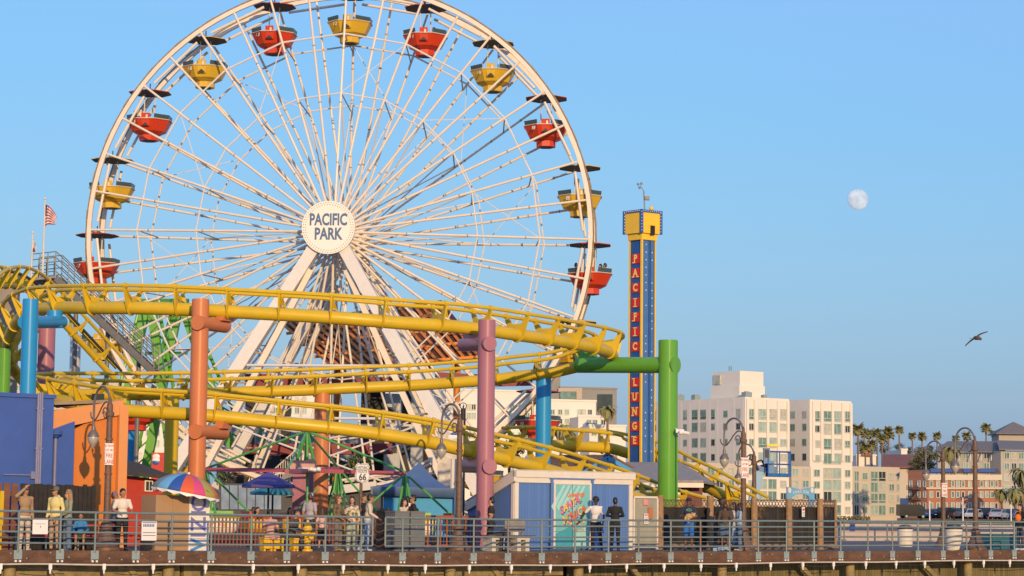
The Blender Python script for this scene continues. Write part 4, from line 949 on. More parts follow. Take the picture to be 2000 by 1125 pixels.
# litter bins beside the chained gap
bg_ = mat('bin_grey', (.145, .15, .15), .55, var=.12); bd_ = mat('bin_dark', (.035, .037, .04), .5)
def bin_(pxa, pxb, off, h, c, label, icon):
    a, b = pier(pxa, off), pier(pxb, off); w_ = (b - a).length; root = empty('litter_bin', a.lerp(b, .5), label, 'litter bin', 'square bins by the railing gap'); ce = a.lerp(b, .5) + N * w_ / 2
    m = MB(c); m.box(ce + V((0, 0, h / 2 + .04)), (w_ - .02, w_, h - .1), PA); obj('body', m, root)
    m = MB(c); m.box(ce + V((0, 0, h + .01)), (w_ + .01, w_ + .03, .05), PA); m.box(ce + V((0, 0, .02)), (w_ - .06, w_ - .05, .05), PA); obj('lid', m, root)
    m = MB(bd_); m.box(ce - N * (w_ / 2) + V((0, 0, h - .2)), (w_ * .55, .03, .03), PA); obj('slot', m, root)
    m = MB(C['plate']); cc = ce - N * (w_ / 2 + .006) + V((0, 0, h * .62))
    fr_ = frame(cc, D, -N)
    for k in range(3):
        t = k * 2 * math.pi / 3; m.tube([fr_ @ V((.07 * math.sin(t + u * .22) * 1., .08 * math.cos(t + u * .22), .004)) for u in range(7)], .012, 5)
    obj('recycling_mark', m, root)
bin_(770, 799, 1.3, 1.22, bg_, 'grey square litter bin, left one of the pair', 0)
bin_(801, 830, 1.3, 1.22, bg_, 'grey square litter bin, right one of the pair', 0)
b = pier(756, 2.2); m = MB(bd_, C['plate']); m.box(b + V((0, 0, .62)), (.46, .6, 1.2), PA); m.box(b + V((0, 0, 1.24)), (.5, .64, .05), PA); m.box(b - N * .31 + V((0, 0, 1.05)), (.3, .02, .1), PA, 1); tag(obj('litter_bin', m), 'black litter bin standing left of the grey pair', 'litter bin', 'square bins by the railing gap')
def barrel(px, off, w_, h, label):
    b = pier(px, off); root = empty('trash_barrel', b, label, 'trash barrel', 'round bins on the right'); r = w_ / 2
    m = MB(C['concrete']); m.lathe(b, [(r * .93, 0), (r * .96, .05), (r, h * .5), (r, h * .86), (r * .97, h * .88)], 22)
    for z in (.3, .6): m.lathe(b + V((0, 0, h * z)), [(r * 1.0, 0), (r * 1.02, .015), (r * 1.0, .03)], 22)
    obj('drum', m, root)
    m = MB(bd_); m.lathe(b + V((0, 0, h * .885)), [(r * 1.02, 0), (r * 1.03, h * .04), (r * .85, h * .09), (r * .8, h * .18), (r * .3, h * .22), (0, h * .22)], 22); obj('lid', m, root)
barrel(1768, 11, .66, .86, 'smaller beige trash barrel with black lid, farther of two')
barrel(1863, 2.4, .68, .92, 'larger beige trash barrel with black lid near the railing')
b0, b1 = pier(1937, 3), pier(1986, 3); ce = b0.lerp(b1, .5); teal = mat('teal_plastic', (.03, .12, .15), .5, var=.15); root = empty('teal_container', ce, 'dark teal plastic container by the right railing', 'container')
L_ = (b1 - b0).length; m = MB(teal); m.box(ce + N * .3 + V((0, 0, .3)), (L_, .7, .55), PA); obj('body', m, root); m = MB(teal); m.box(ce + N * .3 + V((0, 0, .61)), (L_ + .06, .76, .06), PA); obj('lid', m, root)

# hydrant
hp = pier(600, 1.0); hy = empty('fire_hydrant', hp, 'yellow fire hydrant by the railing', 'fire hydrant'); yl = mat('hydrant_yellow', (.72, .42, .02), .4, var=.08)
m = MB(yl); m.lathe(hp, [(.17, 0), (.17, .05), (.11, .07), (.11, .30), (.13, .32), (.13, .36), (.11, .38), (.11, .62), (.15, .64), (.15, .70), (.13, .72), (.10, .82), (.05, .88), (.04, .94), (0, .95)], 16); obj('body', m, hy)
for s in (-1, 1): m = MB(yl); m.cyl(hp + V((0, 0, .52)), hp + D * .22 * s + V((0, 0, .52)), .065, n=10); m.cyl(hp + D * .19 * s + V((0, 0, .52)), hp + D * .24 * s + V((0, 0, .52)), .08, n=8); obj('outlet', m, hy)
m = MB(yl); m.cyl(hp + V((0, 0, .46)), hp - N * .2 + V((0, 0, .46)), .085, n=10); m.cyl(hp - N * .18 + V((0, 0, .46)), hp - N * .23 + V((0, 0, .46)), .1, n=8); obj('front_outlet', m, hy)
# yellow step stools
for (pa, pb, h, lb) in ((515, 533, .42, 'yellow plastic stool, left of two, under the woman in pink'), (535, 555, .40, 'yellow plastic stool right beside the other stool'), (573, 584, .40, 'narrow yellow plastic crate left of the hydrant')):
    a, b = pier(pa, 1.0), pier(pb, 1.0); w_ = (b - a).length - .02; ce = a.lerp(b, .5) + N * .14; r_ = empty('plastic_stool', ce, lb, 'stool')
    m = MB(yl); m.box(ce + V((0, 0, h - .03)), (w_, .3, .06), PA); obj('top', m, r_)
    for s in (-1, 1): m = MB(yl); m.box(ce + D * (w_ / 2 - .035) * s + V((0, 0, (h - .06) / 2)), (.06, .26, h - .06), PA); obj('side', m, r_)
    m = MB(yl); m.box(ce - N * .1 + V((0, 0, h * .5)), (w_ - .14, .03, h * .7), PA); obj('front', m, r_)

# concrete bench with slats
be = empty('concrete_bench', pier(985, 1.1), 'bench with white concrete legs and dark slats by the hut', 'bench')
cw = mat('bench_white', (.55, .50, .42), .8, var=.15, scale=10)
for px in (964, 1013):
    p = pier(px, .9); m = MB(cw)
    for s in (-1, 1): m.box(p + D * .17 * s + V((0, 0, .2)), (.15, .5, .4), PA)
    m.box(p + V((0, 0, .42)), (.52, .52, .10), PA); obj('leg', m, be)
sl_ = mat('bench_slat', (.12, .085, .06), .7, var=.3); a, b = pier(945, .9), pier(1036, .9)
for k in range(4): m = MB(sl_); o_ = N * (-.2 + .13 * k) + V((0, 0, .495)); m.beam(a + o_, b + o_, .11, .045); obj('seat_slat', m, be)
gsl = mat('bench_back', (.24, .21, .19), .7, var=.2); a2, b2 = pier(985, 1.2), pier(1024, 1.2)
for z in (.70, .92): m = MB(gsl); m.beam(a2 + V((0, 0, z)), b2 + V((0, 0, z)), .05, .16); obj('back_slat', m, be)
for px in (990, 1019): p = pier(px, 1.24); m = MB(gsl); m.box(p + V((0, 0, .72)), (.06, .05, .5), PA); obj('back_support', m, be)

# cardboard boxes and rainbow umbrella
card = mat('cardboard', (.36, .225, .125), .8, var=.06, scale=2); pw_ = mat('paper_white', (.70, .68, .66), .6, var=.03)
zc = .0
bx = empty('cardboard_box', pier(352, 1.0), 'tall brown cardboard box with white printed side panel', 'box')
p0, p1 = pier(302, .75), pier(407, .75); L_ = (p1 - p0).length; hB = zpix(350, 967, p0.y); ce = p0.lerp(p1, .5) + N * .45
m = MB(card); k1 = L_ * .61; a_ = p0 + D * (k1 / 2) + N * .45; m.box(a_ + V((0, 0, hB / 2)), (k1, .9, hB), PA); obj('carton', m, bx)
m = MB(card); m.box(p0 + D * (L_ * .31) - N * .004 + V((0, 0, hB / 2)), (.012, .02, hB - .02), PA); obj('seam', m, bx)
m = MB(pw_); wP = L_ * .38; a_ = p0 + D * (k1 + .01 + wP / 2) + N * .43; m.box(a_ + V((0, 0, hB * .485)), (wP, .9, hB * .97), PA); pn = obj('printed_panel', m, bx)
gcol = [mat('print_blue', (.06, .25, .60), .5), mat('print_violet', (.16, .16, .50), .5)]
m = MB(*gcol); f2 = frame(a_ - N * .453, D, -N) @ M.Rotation(R(90), 4, 'Z')
for ch, zz, mi in zip('VIZIO', (.16, .42, .68, .96, 1.22), (0, 1, 1, 1, 1)): m.text(ch, frame(a_ - N * .453 + V((0, 0, zz * hB / 1.40)), D, -N) @ M.Rotation(R(90), 4, 'Z'), .46 * wP / .45, mi, .002, .02, .95 if ch != 'I' else 1.2)
obj('lettering', m, pn)
um = empty('rainbow_umbrella', pier(365, 1.6), 'open beach umbrella with rainbow panels behind the cardboard box', 'umbrella')
ub = pier(366, .8); ua = P(369, 926, ub.y) ; pole_b = V((ua.x, ua.y, hB - .3)); m = MB(C['signwhite']); m.cyl(pole_b, ua + V((0, 0, .02)), .025, n=8); m.ell(ua + V((0, 0, .02)), .04); obj('pole', m, um)
pal = [mat('umb_' + nme, c, .7, var=.04) for nme, c in (('olive', (.36, .32, .06)), ('orange', (.62, .16, .04)), ('green', (.22, .45, .12)), ('grey', (.16, .24, .27)), ('light_blue', (.14, .36, .60)), ('blue', (.02, .08, .32)), ('red', (.62, .10, .03)), ('pink', (.58, .06, .18)))]
tilt = M.Rotation(R(9), 4, N) @ M.Rotation(R(5), 4, D) ; ur_ = 1.03; ns = 16; uh = .56
m = MB(*pal); lo = MB(C['signwhite'])
for k in range(ns):
    a0 = 2 * math.pi * (k) / ns; a1 = 2 * math.pi * (k + 1) / ns; prev = None
    for j in range(7):
        t = j / 6; r = ur_ * math.sin(t * 1.25) / math.sin(1.25); z = -uh * (1 - math.cos(t * 1.25)) / (1 - math.cos(1.25)); sg = 1 - .03 * t
        row = [ua + (tilt @ V((r * math.cos(a), r * math.sin(a), z))) for a in (a0, a0 + (a1 - a0) / 2, a1)]; row[1] = ua + (tilt @ V((r * sg * math.cos((a0 + a1) / 2), r * sg * math.sin((a0 + a1) / 2), z)))
        if prev: m.add(prev + row, [(0, 1, 4, 3), (1, 2, 5, 4)], (k + 2) % 8, True)
        prev = row
    lo.add(prev + [p + V((0, 0, -.10 if i == 1 else -.05)) for i, p in enumerate(prev)], [(0, 1, 4, 3), (1, 2, 5, 4)])
o = obj('canopy', m, um); o.modifiers.new('thickness', 'SOLIDIFY').thickness = .006; o = obj('valance', lo, um); o.modifiers.new('thickness', 'SOLIDIFY').thickness = .006
m = MB(C['steel'])
for k in range(8): a = 2 * math.pi * k / 8; m.cyl(ua + V((0, 0, -.05)), ua + V((ur_ * .95 * math.cos(a), ur_ * .95 * math.sin(a), -uh * .93)), .008, n=5)
obj('ribs', m, um)

# boards tied to the railing
def board(px, py, w_, h_, off, label, lines, c=pw_):
    Y = railY(px); p = at_edge(px, off, 0); z = zpix(px, py, Y); root = empty('rail_sign', V((p.x, p.y, z - h_ / 2)), label, 'sign', 'signs tied to the railing'); m = MB(c); m.box(V((p.x, p.y, z)), (w_, .02, h_), PA); obj('board', m, root)
    m = MB(C['dark'], mat('sign_blue_ink', (.04, .10, .30), .5)); fr_ = frame(V((p.x, p.y, z)) - N * .011, D, -N)
    for (x0, x1, y0, y1, mi) in lines: m.prism([fr_ @ V(q_) for q_ in ((x0 * w_, y0 * h_, 0), (x1 * w_, y0 * h_, 0), (x1 * w_, y1 * h_, 0), (x0 * w_, y1 * h_, 0))], -N * .003, mi)
    obj('print', m, root)
board(77, 1029, .46, .40, -.20, 'plain white board tied to the railing beside the man in tan', [(-.02, .02, -.05, .08, 0), (-.35, .3, .2, .22, 0)])
board(290, 1037, .48, .54, -.20, 'white printed board tied to the railing left of the cardboard box', [(-.4 + .11 * k, -.33 + .11 * k, .22, .36, 1) for k in range(7)] + [(-.45, .45, .42, .46, 1), (-.42, .42, -.1, -.07, 0), (-.42, .42, -.25, -.22, 0)])
board(1665, 1030, .26, .28, -.20, 'small blue board tied to the railing right of the fence', [(-.35, .35, .1, .3, 0), (-.35, .35, -.35, -.2, 0)], mat('board_blue', (.04, .08, .28), .5))
for i, (px, off) in enumerate(((60, 2.0), (165, 2.2), (235, 2.2))):
    pb = empty('picnic_bench', pier(px, off), ['red picnic bench behind the man in tan at far left', 'red picnic bench where the seated woman sits', 'red picnic bench behind the lamp base'][i], 'bench', 'red picnic benches')
    a, b = pier(px - 42, off), pier(px + 42, off); rd = mat('bench_red', (.40, .03, .03), .5)
    for (o_, z, w_) in ((0, .74, .6), (-.55, .44, .26)): m = MB(rd); m.beam(a + N * o_ + V((0, 0, z)), b + N * o_ + V((0, 0, z)), w_, .05); obj('tabletop' if z > .5 else 'seat', m, pb)
    for t in (.15, .85): p = a.lerp(b, t); m = MB(C['steel']); m.cyl(p, p + V((0, 0, .72)), .03, n=8); m.cyl(p + V((0, 0, .3)), p - N * .55 + V((0, 0, .42)), .025, n=8); m.cyl(p - N * .55, p - N * .55 + V((0, 0, .42)), .025, n=8); obj('leg', m, pb)
# ================================================================== rides and tents behind the railing
# tilted timber underside behind the wheel
sl0 = empty('tilted_deck', G(750, 133), 'tilted brown deck with orange timber beams behind the ferris wheel', 'ride')
A4 = [(548, 632), (862, 590), (950, 702), (656, 722)]
def TD(u, v, off=0.):
    Y = 132 + 6 * (1 - v); p = [P(x, y, Y) for x, y in A4]; q = p[0].lerp(p[1], u).lerp(p[3].lerp(p[2], u), v); return q + V((0, -off, -off * .5))
m = MB(planks('deck_brown', (.05, .02, .014), (.09, .034, .022), .8, 0, .8, .4)); pl = [TD(0, 0), TD(1, 0), TD(1, 1), TD(0, 1)]; m.prism(pl, (0, .3, .15)); obj('planking', m, sl0)
ob = mat('beam_orange', (.58, .19, .02), .55, var=.2)
for k in range(22): m = MB(ob); u = (k + .5) / 22; m.beam(TD(u, 0, .3), TD(u + rnd.uniform(-.01, .01), 1 - .1 * rnd.random(), .3), .16, .36, up=V((0, 1, 0))); obj('beam', m, sl0)
for k in range(4): m = MB(ob); u = (k + .5) / 4; m.beam(TD(0, u, .6), TD(1, u, .6), .16, .24, up=V((0, 1, 0))); obj('cross_beam', m, sl0)
m = MB(ob)
for k in range(40): u, v = rnd.random() * .95, rnd.random() * .9; m.beam(TD(u, v, .45), TD(u + .04, v + rnd.uniform(-.15, .15), .6), .09, .12)
o = obj('strut', m, sl0); o['kind'] = 'stuff'
for px in (600, 690, 830, 905): m = MB(ob); t = TD((px - 560) / 390, .75, .1); m.cyl(V((t.x, t.y, 0)), t, .2, n=10); obj('leg', m, sl0)
# dark red ride platform
rp = mat('platform_red', (.20, .012, .022), .5, var=.15); dk_ = C['black']
pf = empty('ride_platform', G(640, 128.5), 'long dark red ride fascia standing behind the wheel hub legs', 'ride')
m = MB(rp); m.prism([P(478, 730, 128.5), P(808, 728, 128.5), P(808, 756, 128.5), P(478, 758, 128.5)], (0, 1.2, 0)); obj('fascia', m, pf)
m = MB(rp); m.prism([P(470, 868, 128.2), P(765, 866, 128.2), P(765, 886, 128.2), P(470, 888, 128.2)], (0, 1.4, 0)); obj('lower_fascia', m, pf)
for px in (490, 560, 640, 715, 795): m = MB(dk_); t = P(px, 756, 129.4); m.box(V((t.x, t.y, t.z / 2)), (.5, .5, t.z)); obj('post', m, pf)
for (xa, ya, xb, yb) in ((850, 732, 905, 735), (850, 752, 1040, 748), (905, 735, 1040, 742)): m = MB(rp); m.beam(P(xa, ya, 127.5), P(xb, yb, 127.5), .25, .3); obj('truss_chord', m, pf)
for k in range(9): m = MB(rp); m.beam(P(855 + k * 20, 751, 127.4), P(870 + k * 20, 735, 127.4), .1, .1); obj('truss_web', m, pf)
m = MB(dk_); t = P(735, 742, 131); m.box(V((t.x, t.y, t.z / 2)), (1.0, 1, t.z)); tag(obj('control_tower', m), 'narrow black tower behind the right front leg of the wheel', 'tower')
bp = empty('boarding_platform', G(590, 117), 'dark boarding platform hiding the foot of the wheel', 'platform')
m = MB(mat('boarding_dark', (.075, .07, .07), .7, var=.4, scale=.7)); a, b = G(425, 117), G(775, 117); m.prism([a, b, b + V((0, 2.5, 0)), a + V((0, 2.5, 0))], (0, 0, zpix(600, 946, 117))); obj('wall', m, bp)
m = MB(mat('hull_white', (.55, .53, .5), .5, var=.1), rp); hz_ = [P(560, 968, 116.5), P(640, 950, 116.5), P(735, 940, 116.5), P(735, 955, 116.5), P(650, 966, 116.5)]; m.prism(hz_, (0, .3, 0)); obj('hull_panel', m, bp)
for k in range(7): m = MB(mat('mural_pale_blue', (.20, .27, .36), .7, var=.5, scale=.9)); x = 432 + k * 17; m.prism([P(x, 995, 116.9), P(x + 15, 995, 116.9), P(x + 15, 948, 116.9), P(x, 948, 116.9)], (0, .08, 0)); obj('mural_panel', m, bp)
# green A frame of a swinging ride
gf = empty('swing_frame', G(310, 133), 'bright green A frame of a swinging ride behind the left of the wheel', 'ride')
gg = mat('frame_green', (.10, .34, .025), .4, var=.1)
for (xa, xb, yb, Y0, Y1) in ((283, 196, 1030, 132, 130), (297, 352, 1030, 132, 132), (347, 262, 1030, 136, 135), (360, 470, 920, 136, 136)):
    m = MB(gg); a, b = P(xa, 608, Y0), P(xb, yb, Y1); m.beam(a, b, .5, .62, up=V((0, 1, 0))); lg = obj('leg', m, gf)
    m = MB(gg); o_ = V((-1.0 if xb < xa else 1.0, .5, 0))
    m.cyl(a + o_ * .4, b + o_, .1, n=8)
    for k in range(12): t = k / 12; m.cyl(a.lerp(b, t), (a + o_ * .4).lerp(b + o_, t + .06), .05, n=5)
    obj('lattice', m, lg)
m = MB(gg); m.beam(P(276, 592, 132), P(360, 592, 136), .7, .5); obj('top_beam', m, gf)
for (xa, ya, xb, yb) in ((285, 690, 365, 690), (262, 770, 395, 770)): m = MB(gg); m.beam(P(xa, ya, 133), P(xb, yb, 135), .18, .18); obj('tie', m, gf)
m = MB(C['blue']); m.beam(P(275, 690, 133.5), P(375, 690, 135), .08, .1) if False else m.cyl(P(250, 822, 131), P(250, 1030, 131), .45, n=16); tag(obj('ride_post', m), 'sky blue post behind the red kiosk', 'post')

# whirling ride: mast, sweeps, hanging struts, cars
WY = 86.0
wr = empty('whirling_ride', G(603, WY), 'whirling ride with green struts, pink sweep arms and flowered cars', 'ride')
gs_ = mat('strut_green', (.08, .33, .08), .4, var=.1); pk_ = mat('sweep_pink', (.40, .09, .13), .5, var=.12)
ap = P(600, 842, WY); hub = P(603, 919, WY); m = MB(gs_)
for dx in (-22, -4, 14): m.cyl(ap, P(600 + dx, 905, WY + .4 * (dx % 3 - 1)), .06, n=8)
m.cyl(ap, V((hub.x, hub.y, 0)), .05, n=12); obj('mast', m, wr)
m = MB(mat('hub_pink', (.50, .26, .22), .5)); m.box(hub + V((-.2, 0, .12)), (.9, .8, .5)); obj('hub', m, wr)
m = MB(C['signwhite']); m.cyl(P(583, 917, WY - .5), P(626, 919, WY - .5), .09, n=8)
for px in (586, 608, 622): m.ell(P(px, 917, WY - .55), .10, 10, 6)
obj('bulb_bar', m, wr)
ends = [(403, 917, WY + 2.0), (792, 925, WY - 1.0), (560, 921, WY - 5.0), (660, 915, WY + 5.5)]
CARS = []
flow = [mat('car_yellow', (.62, .36, .03), .45), mat('car_white', (.66, .63, .57), .45), mat('car_green', (.16, .42, .06), .45), mat('car_red', (.50, .03, .02), .45), mat('car_blue', (.03, .10, .34), .45), mat('car_pink', (.6, .15, .22), .45)]
for (ex, ey, eY) in ends:
    e = P(ex, ey, eY); m = MB(pk_); m.beam(hub, e, .16, .15); sw = obj('sweep_arm', m, wr)
    m = MB(gs_); m.cyl(ap, e + V((0, 0, .05)), .045, n=8); obj('stay', m, sw)
    c0_ = e + V((0, 0, -.1))
    if ex == 560: continue
    hz = P(1000, 992, eY).z
    for j in range(4):
        a = j * math.pi / 2 + (.35 if ex != 792 else .2); f_ = V((c0_.x + 1.95 * math.cos(a), c0_.y + 1.95 * math.sin(a), .95)); m = MB(gs_)
        m.cyl(c0_ + V((.12 * math.cos(a), .12 * math.sin(a), 0)), f_, .042, n=8); m.cyl(c0_ + V((.06 * math.cos(a), 0, 0)), V((c0_.x + .28 * math.cos(a), c0_.y + .28 * math.sin(a), .9)), .05, n=8)
        st_ = obj('strut', m, wr)
        # car: tub with rounded back, trim band and painted flowers
        t_ = V((-math.sin(a), math.cos(a), 0)); r_ = V((math.cos(a), math.sin(a), 0)); cc = V((f_.x, f_.y, 0))
        m = MB(flow[j % 2], flow[1]); L = []
        for (z, s_) in ((.42, .78), (.55, .95), (.98, 1.0), (1.0, .97)):
            L.append([cc + r_ * (x * .42 * s_) + t_ * (y * .78 * s_) + V((0, 0, z)) for x, y in ((-1, -.8), (-.8, -1), (.8, -1), (1, -.8), (1, .8), (.8, 1), (-.8, 1), (-1, .8))])
        loft(m, L, 0); cr = obj('car', m, wr)
        m = MB(flow[3] if j % 2 == 0 else flow[2]); m.tube(L[2], .035, 6, closed=True); m.beam(cc - r_ * .36 - t_ * .7 + V((0, 0, 1.08)), cc - r_ * .36 + t_ * .7 + V((0, 0, 1.08)), .08, .28); obj('backrest', m, cr)
        m = MB(*flow)
        for k in range(22):
            y = rnd.uniform(-.68, .68); z = rnd.uniform(.58, .92); sd = rnd.choice((-1, 1)); s_ = rnd.uniform(.03, .08)
            q = cc + r_ * (.425 * sd) + t_ * y + V((0, 0, z)); m.add([q + t_ * s_ * math.cos(i * 1.05) + V((0, 0, s_ * math.sin(i * 1.05))) for i in range(6)], [(0, 1, 2, 3, 4, 5)], rnd.randrange(6))
        for k in range(8):
            x = rnd.uniform(-.3, .3); z = rnd.uniform(.6, .9); s_ = rnd.uniform(.03, .07); q = cc - t_ * .79 + r_ * x + V((0, 0, z)); m.add([q + r_ * s_ * math.cos(i * 1.05) + V((0, 0, s_ * math.sin(i * 1.05))) for i in range(6)], [(0, 1, 2, 3, 4, 5)], rnd.randrange(6))
        obj('painted_flowers', m, cr)
        CARS.append((cc, math.atan2(t_.y, t_.x), j))
# ride fences
def pickets(pxa, pxb, off, h, cs, label, sp=.13, post=False):
    a, b = pier(pxa, off), pier(pxb, off); L_ = (b - a).length; k = int(L_ / sp); root = empty('picket_fence', a.lerp(b, .5), label, 'fence')
    m = MB(*cs)
    for i in range(k):
        p = a.lerp(b, (i + .5) / k); m.box(p + V((0, 0, h / 2)), (.05, .03, h - .1), PA, i % len(cs))
    o = obj('pickets', m, root); o['kind'] = 'stuff'
    for z in (.12, h): m = MB(cs[0]); m.beam(a + V((0, 0, z)), b + V((0, 0, z)), .06, .07); obj('rail', m, root)
pk1 = [mat('picket_brown', (.24, .075, .045), .6, var=.15)]; pk2 = [mat('picket_orange', (.34, .09, .03), .6), mat('picket_blue', (.025, .06, .22), .6)]
pickets(408, 530, 5.5, 1.05, pk1, 'brown picket fence right of the cardboard box')
pickets(585, 745, 5.5, 1.05, pk1, 'brown picket fence behind the group of strollers')
pickets(832, 936, 5.0, 1.10, pk2, 'orange and blue picket fence left of the pink column')
# dark low stage behind the fences
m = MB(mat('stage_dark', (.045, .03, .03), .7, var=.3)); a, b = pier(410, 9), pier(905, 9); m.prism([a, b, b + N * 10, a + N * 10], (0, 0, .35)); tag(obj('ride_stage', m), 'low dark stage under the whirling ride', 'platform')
# tents and umbrellas
def tent(x0, x1, xa, ya, ye, yb, Y, dep, croof, cwall, label, wall=True):
    root = empty('canopy_tent', G((x0 + x1) / 2, Y), label, 'tent'); a, b = P(x0, ye, Y), P(x1, ye + 4, Y); t = P(xa, ya, Y + dep / 2)
    a2, b2 = a + V((.2, dep, 0)), b + V((0, dep, 0)); m = MB(croof)
    v_ = .38
    def side(p, q):
        n_ = 8; prev = None
        for i in range(n_ + 1):
            s_ = i / n_; row = [p.lerp(q, s_).lerp(t, k / 6) - V((0, 0, .25 * math.sin(math.pi * k / 6) + (.0))) for k in range(7)]; row = [row[0] - V((0, 0, v_))] + row
            if prev: m.add(prev + row, [(k, k + 1, k + 9, k + 8) for k in range(7)], 0, True)
            prev = row
    side(a, b); side(b, b2); side(b2, a2); side(a2, a); o = obj('roof', m, root); o.modifiers.new('thickness', 'SOLIDIFY').thickness = .02
    for p in (a, b, b2, a2): m = MB(C['steel']); m.cyl(V((p.x, p.y, 0)), p, .05, n=8); obj('pole', m, root)
    if wall: m = MB(cwall); w0, w1 = P(x0 + 24, ye, Y + .25), P(x1 - 1, ye, Y + .25); m.prism([V((w0.x, w0.y, .1)), V((w1.x, w1.y, .1)), w1 - V((0, 0, .1)), w0 - V((0, 0, .1))], (0, .08, 0)); obj('side_wall', m, root)
tent(726, 889, 820, 902, 950, 1010, 95, 4, mat('tent_navy', (.075, .14, .29), .6, var=.12), mat('tent_sky', (.015, .28, .58), .5, var=.08), 'dark blue canopy tent with a bright sky blue side wall')
def parasol(px, ya, ye, x0, x1, Y, c, label):
    root = empty('parasol', G(px, Y), label, 'umbrella', 'park parasols'); t = P(px, ya, Y); r = (x1 - x0) * Y / F / 2; dz_ = t.z - P(px, ye, Y).z; m = MB(c); n_ = 8
    for k in range(n_):
        a0, a1 = 2 * math.pi * k / n_ + .2, 2 * math.pi * (k + 1) / n_ + .2; p, q = [t + V((r * math.cos(a), r * math.sin(a), -dz_)) for a in (a0, a1)]
        m.add([t, p, q, p - V((0, 0, .12)), q - V((0, 0, .12)), p.lerp(q, .5) * .97 + (t - V((0, 0, dz_))) * .03], [(0, 1, 5), (0, 5, 2), (1, 3, 4, 2, 5)])
    o = obj('canopy', m, root); o.modifiers.new('thickness', 'SOLIDIFY').thickness = .01
    m = MB(C['dark']); m.cyl(V((t.x, t.y, 0)), t, .04, n=8); obj('pole', m, root)
parasol(525, 921, 947, 474, 577, 89.5, mat('parasol_indigo', (.075, .06, .26), .6, var=.1), 'indigo parasol beside the whirling ride mast')
parasol(533, 944, 961, 490, 578, 93, mat('parasol_teal', (.02, .20, .27), .6, var=.1), 'teal parasol just behind the indigo one')
m = MB(mat('booth_mauve', (.33, .12, .17), .6, var=.15)); a = P(572, 922, 93); b = P(622, 922, 93); m.prism([V((a.x, a.y, 0)), V((b.x, b.y, 0)), b, a], (0, 2, 0)); tag(obj('ticket_booth', m), 'mauve booth wall behind the whirling ride hub', 'booth')

# arcade building, walls and planting behind the rides
ac = empty('arcade_building', G(640, 150), 'long grey metal clad arcade building behind the rides', 'building')
am = planks('arcade_metal', (.24, .25, .25), (.32, .33, .33), .3, 0, .6, .7)
a, b = P(425, 826, 148), P(905, 830, 148); m = MB(am); m.prism([V((a.x, a.y, 0)), V((b.x, b.y, 0)), b, a], (0, 6, 0)); obj('wall', m, ac)
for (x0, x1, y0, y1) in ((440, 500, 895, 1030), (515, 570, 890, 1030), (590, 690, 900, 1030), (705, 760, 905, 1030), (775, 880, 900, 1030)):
    m = MB(dk_); q = [P(x0, y1, 147.95), P(x1, y1, 147.95), P(x1, y0, 147.95), P(x0, y0, 147.95)]; m.prism(q, (0, .1, 0)); obj('opening_shade', m, ac)  # flat black slabs on the wall paint the dark inside of the openings
m = MB(mat('disc_green', (.08, .25, .12), .6), C['signwhite']); c_ = P(517, 849, 147.9); m.cyl(c_, c_ - V((0, .1, 0)), .46, n=24); m.text('10', M.Translation(c_ - V((0, .11, 0))) @ M.Rotation(R(90), 4, 'X'), .5, 1); obj('round_sign', m, ac)
sg2 = mat('pale_siding', (.42, .44, .46), .6, var=.1)
pw2 = empty('pale_ride_house', G(785, 140), 'pale grey ride house between the right legs of the wheel', 'building')
a, b = P(748, 768, 140), P(826, 770, 140); m = MB(sg2); m.prism([V((a.x, a.y, 0)), V((b.x, b.y, 0)), b, a], (0, 4, 0)); obj('wall', m, pw2)
for (x0, x1, y0, y1) in ((758, 772, 795, 825), (790, 806, 795, 825), (760, 775, 850, 885)): m = MB(C['dark']); m.prism([P(x0, y1, 139.95), P(x1, y1, 139.95), P(x1, y0, 139.95), P(x0, y0, 139.95)], (0, .1, 0)); obj('window', m, pw2)
# staircases in shade
for (xa, ya, xb, yb, Y, lb) in ((500, 985, 590, 905, 120, 'grey metal stairs with railings under the wheel, left flight'), (885, 960, 935, 905, 118, 'grey metal stairs behind the lamp by the pink column')):
    root = empty('ride_stairs', G((xa + xb) / 2, Y), lb, 'stairs'); a, b = P(xa, ya, Y), P(xb, yb, Y); m = MB(gs); m.beam(a, b, .1, .35); m.beam(a + V((0, 1.2, 0)), b + V((0, 1.2, 0)), .1, .35); obj('stringer', m, root)
    m = MB(C['concrete'])
    for k in range(20): p = a.lerp(b, k / 19); m.cyl(p, p + V((0, 0, 1.0)), .02, n=5)
    m.cyl(a + V((0, 0, 1)), b + V((0, 0, 1)), .03, n=6); obj('balustrade', m, root)
    m = MB(gs); k = 14
    for i in range(k): p = a.lerp(b, i / k) + V((0, .6, .1)); m.box(p, (.3, 1.2, .04))
    o = obj('tread', m, root); o['kind'] = 'stuff'
# round clock on a post
cl = empty('post_clock', G(915, 112), 'black post clock with white face behind the pink column', 'clock'); c_ = P(905, 793, 112); m = MB(dk_); m.cyl(V((c_.x, c_.y, 0)), c_, .12, n=10); m.cyl(c_ - V((0, .1, 0)), c_ + V((0, .1, 0)), .17, n=24); obj('case', m, cl)
m = MB(C['signwhite'], dk_); m.cyl(c_ - V((0, .11, 0)), c_ - V((0, .1, 0)), .13, n=24); m.beam(c_ - V((0, .12, 0)), c_ + V((.02, -.12, .10)), .03, .02, up=V((0, 1, 0)), mi=1); m.beam(c_ - V((0, .12, 0)), c_ + V((.07, -.12, .02)), .02, .02, up=V((0, 1, 0)), mi=1); obj('face', m, cl)

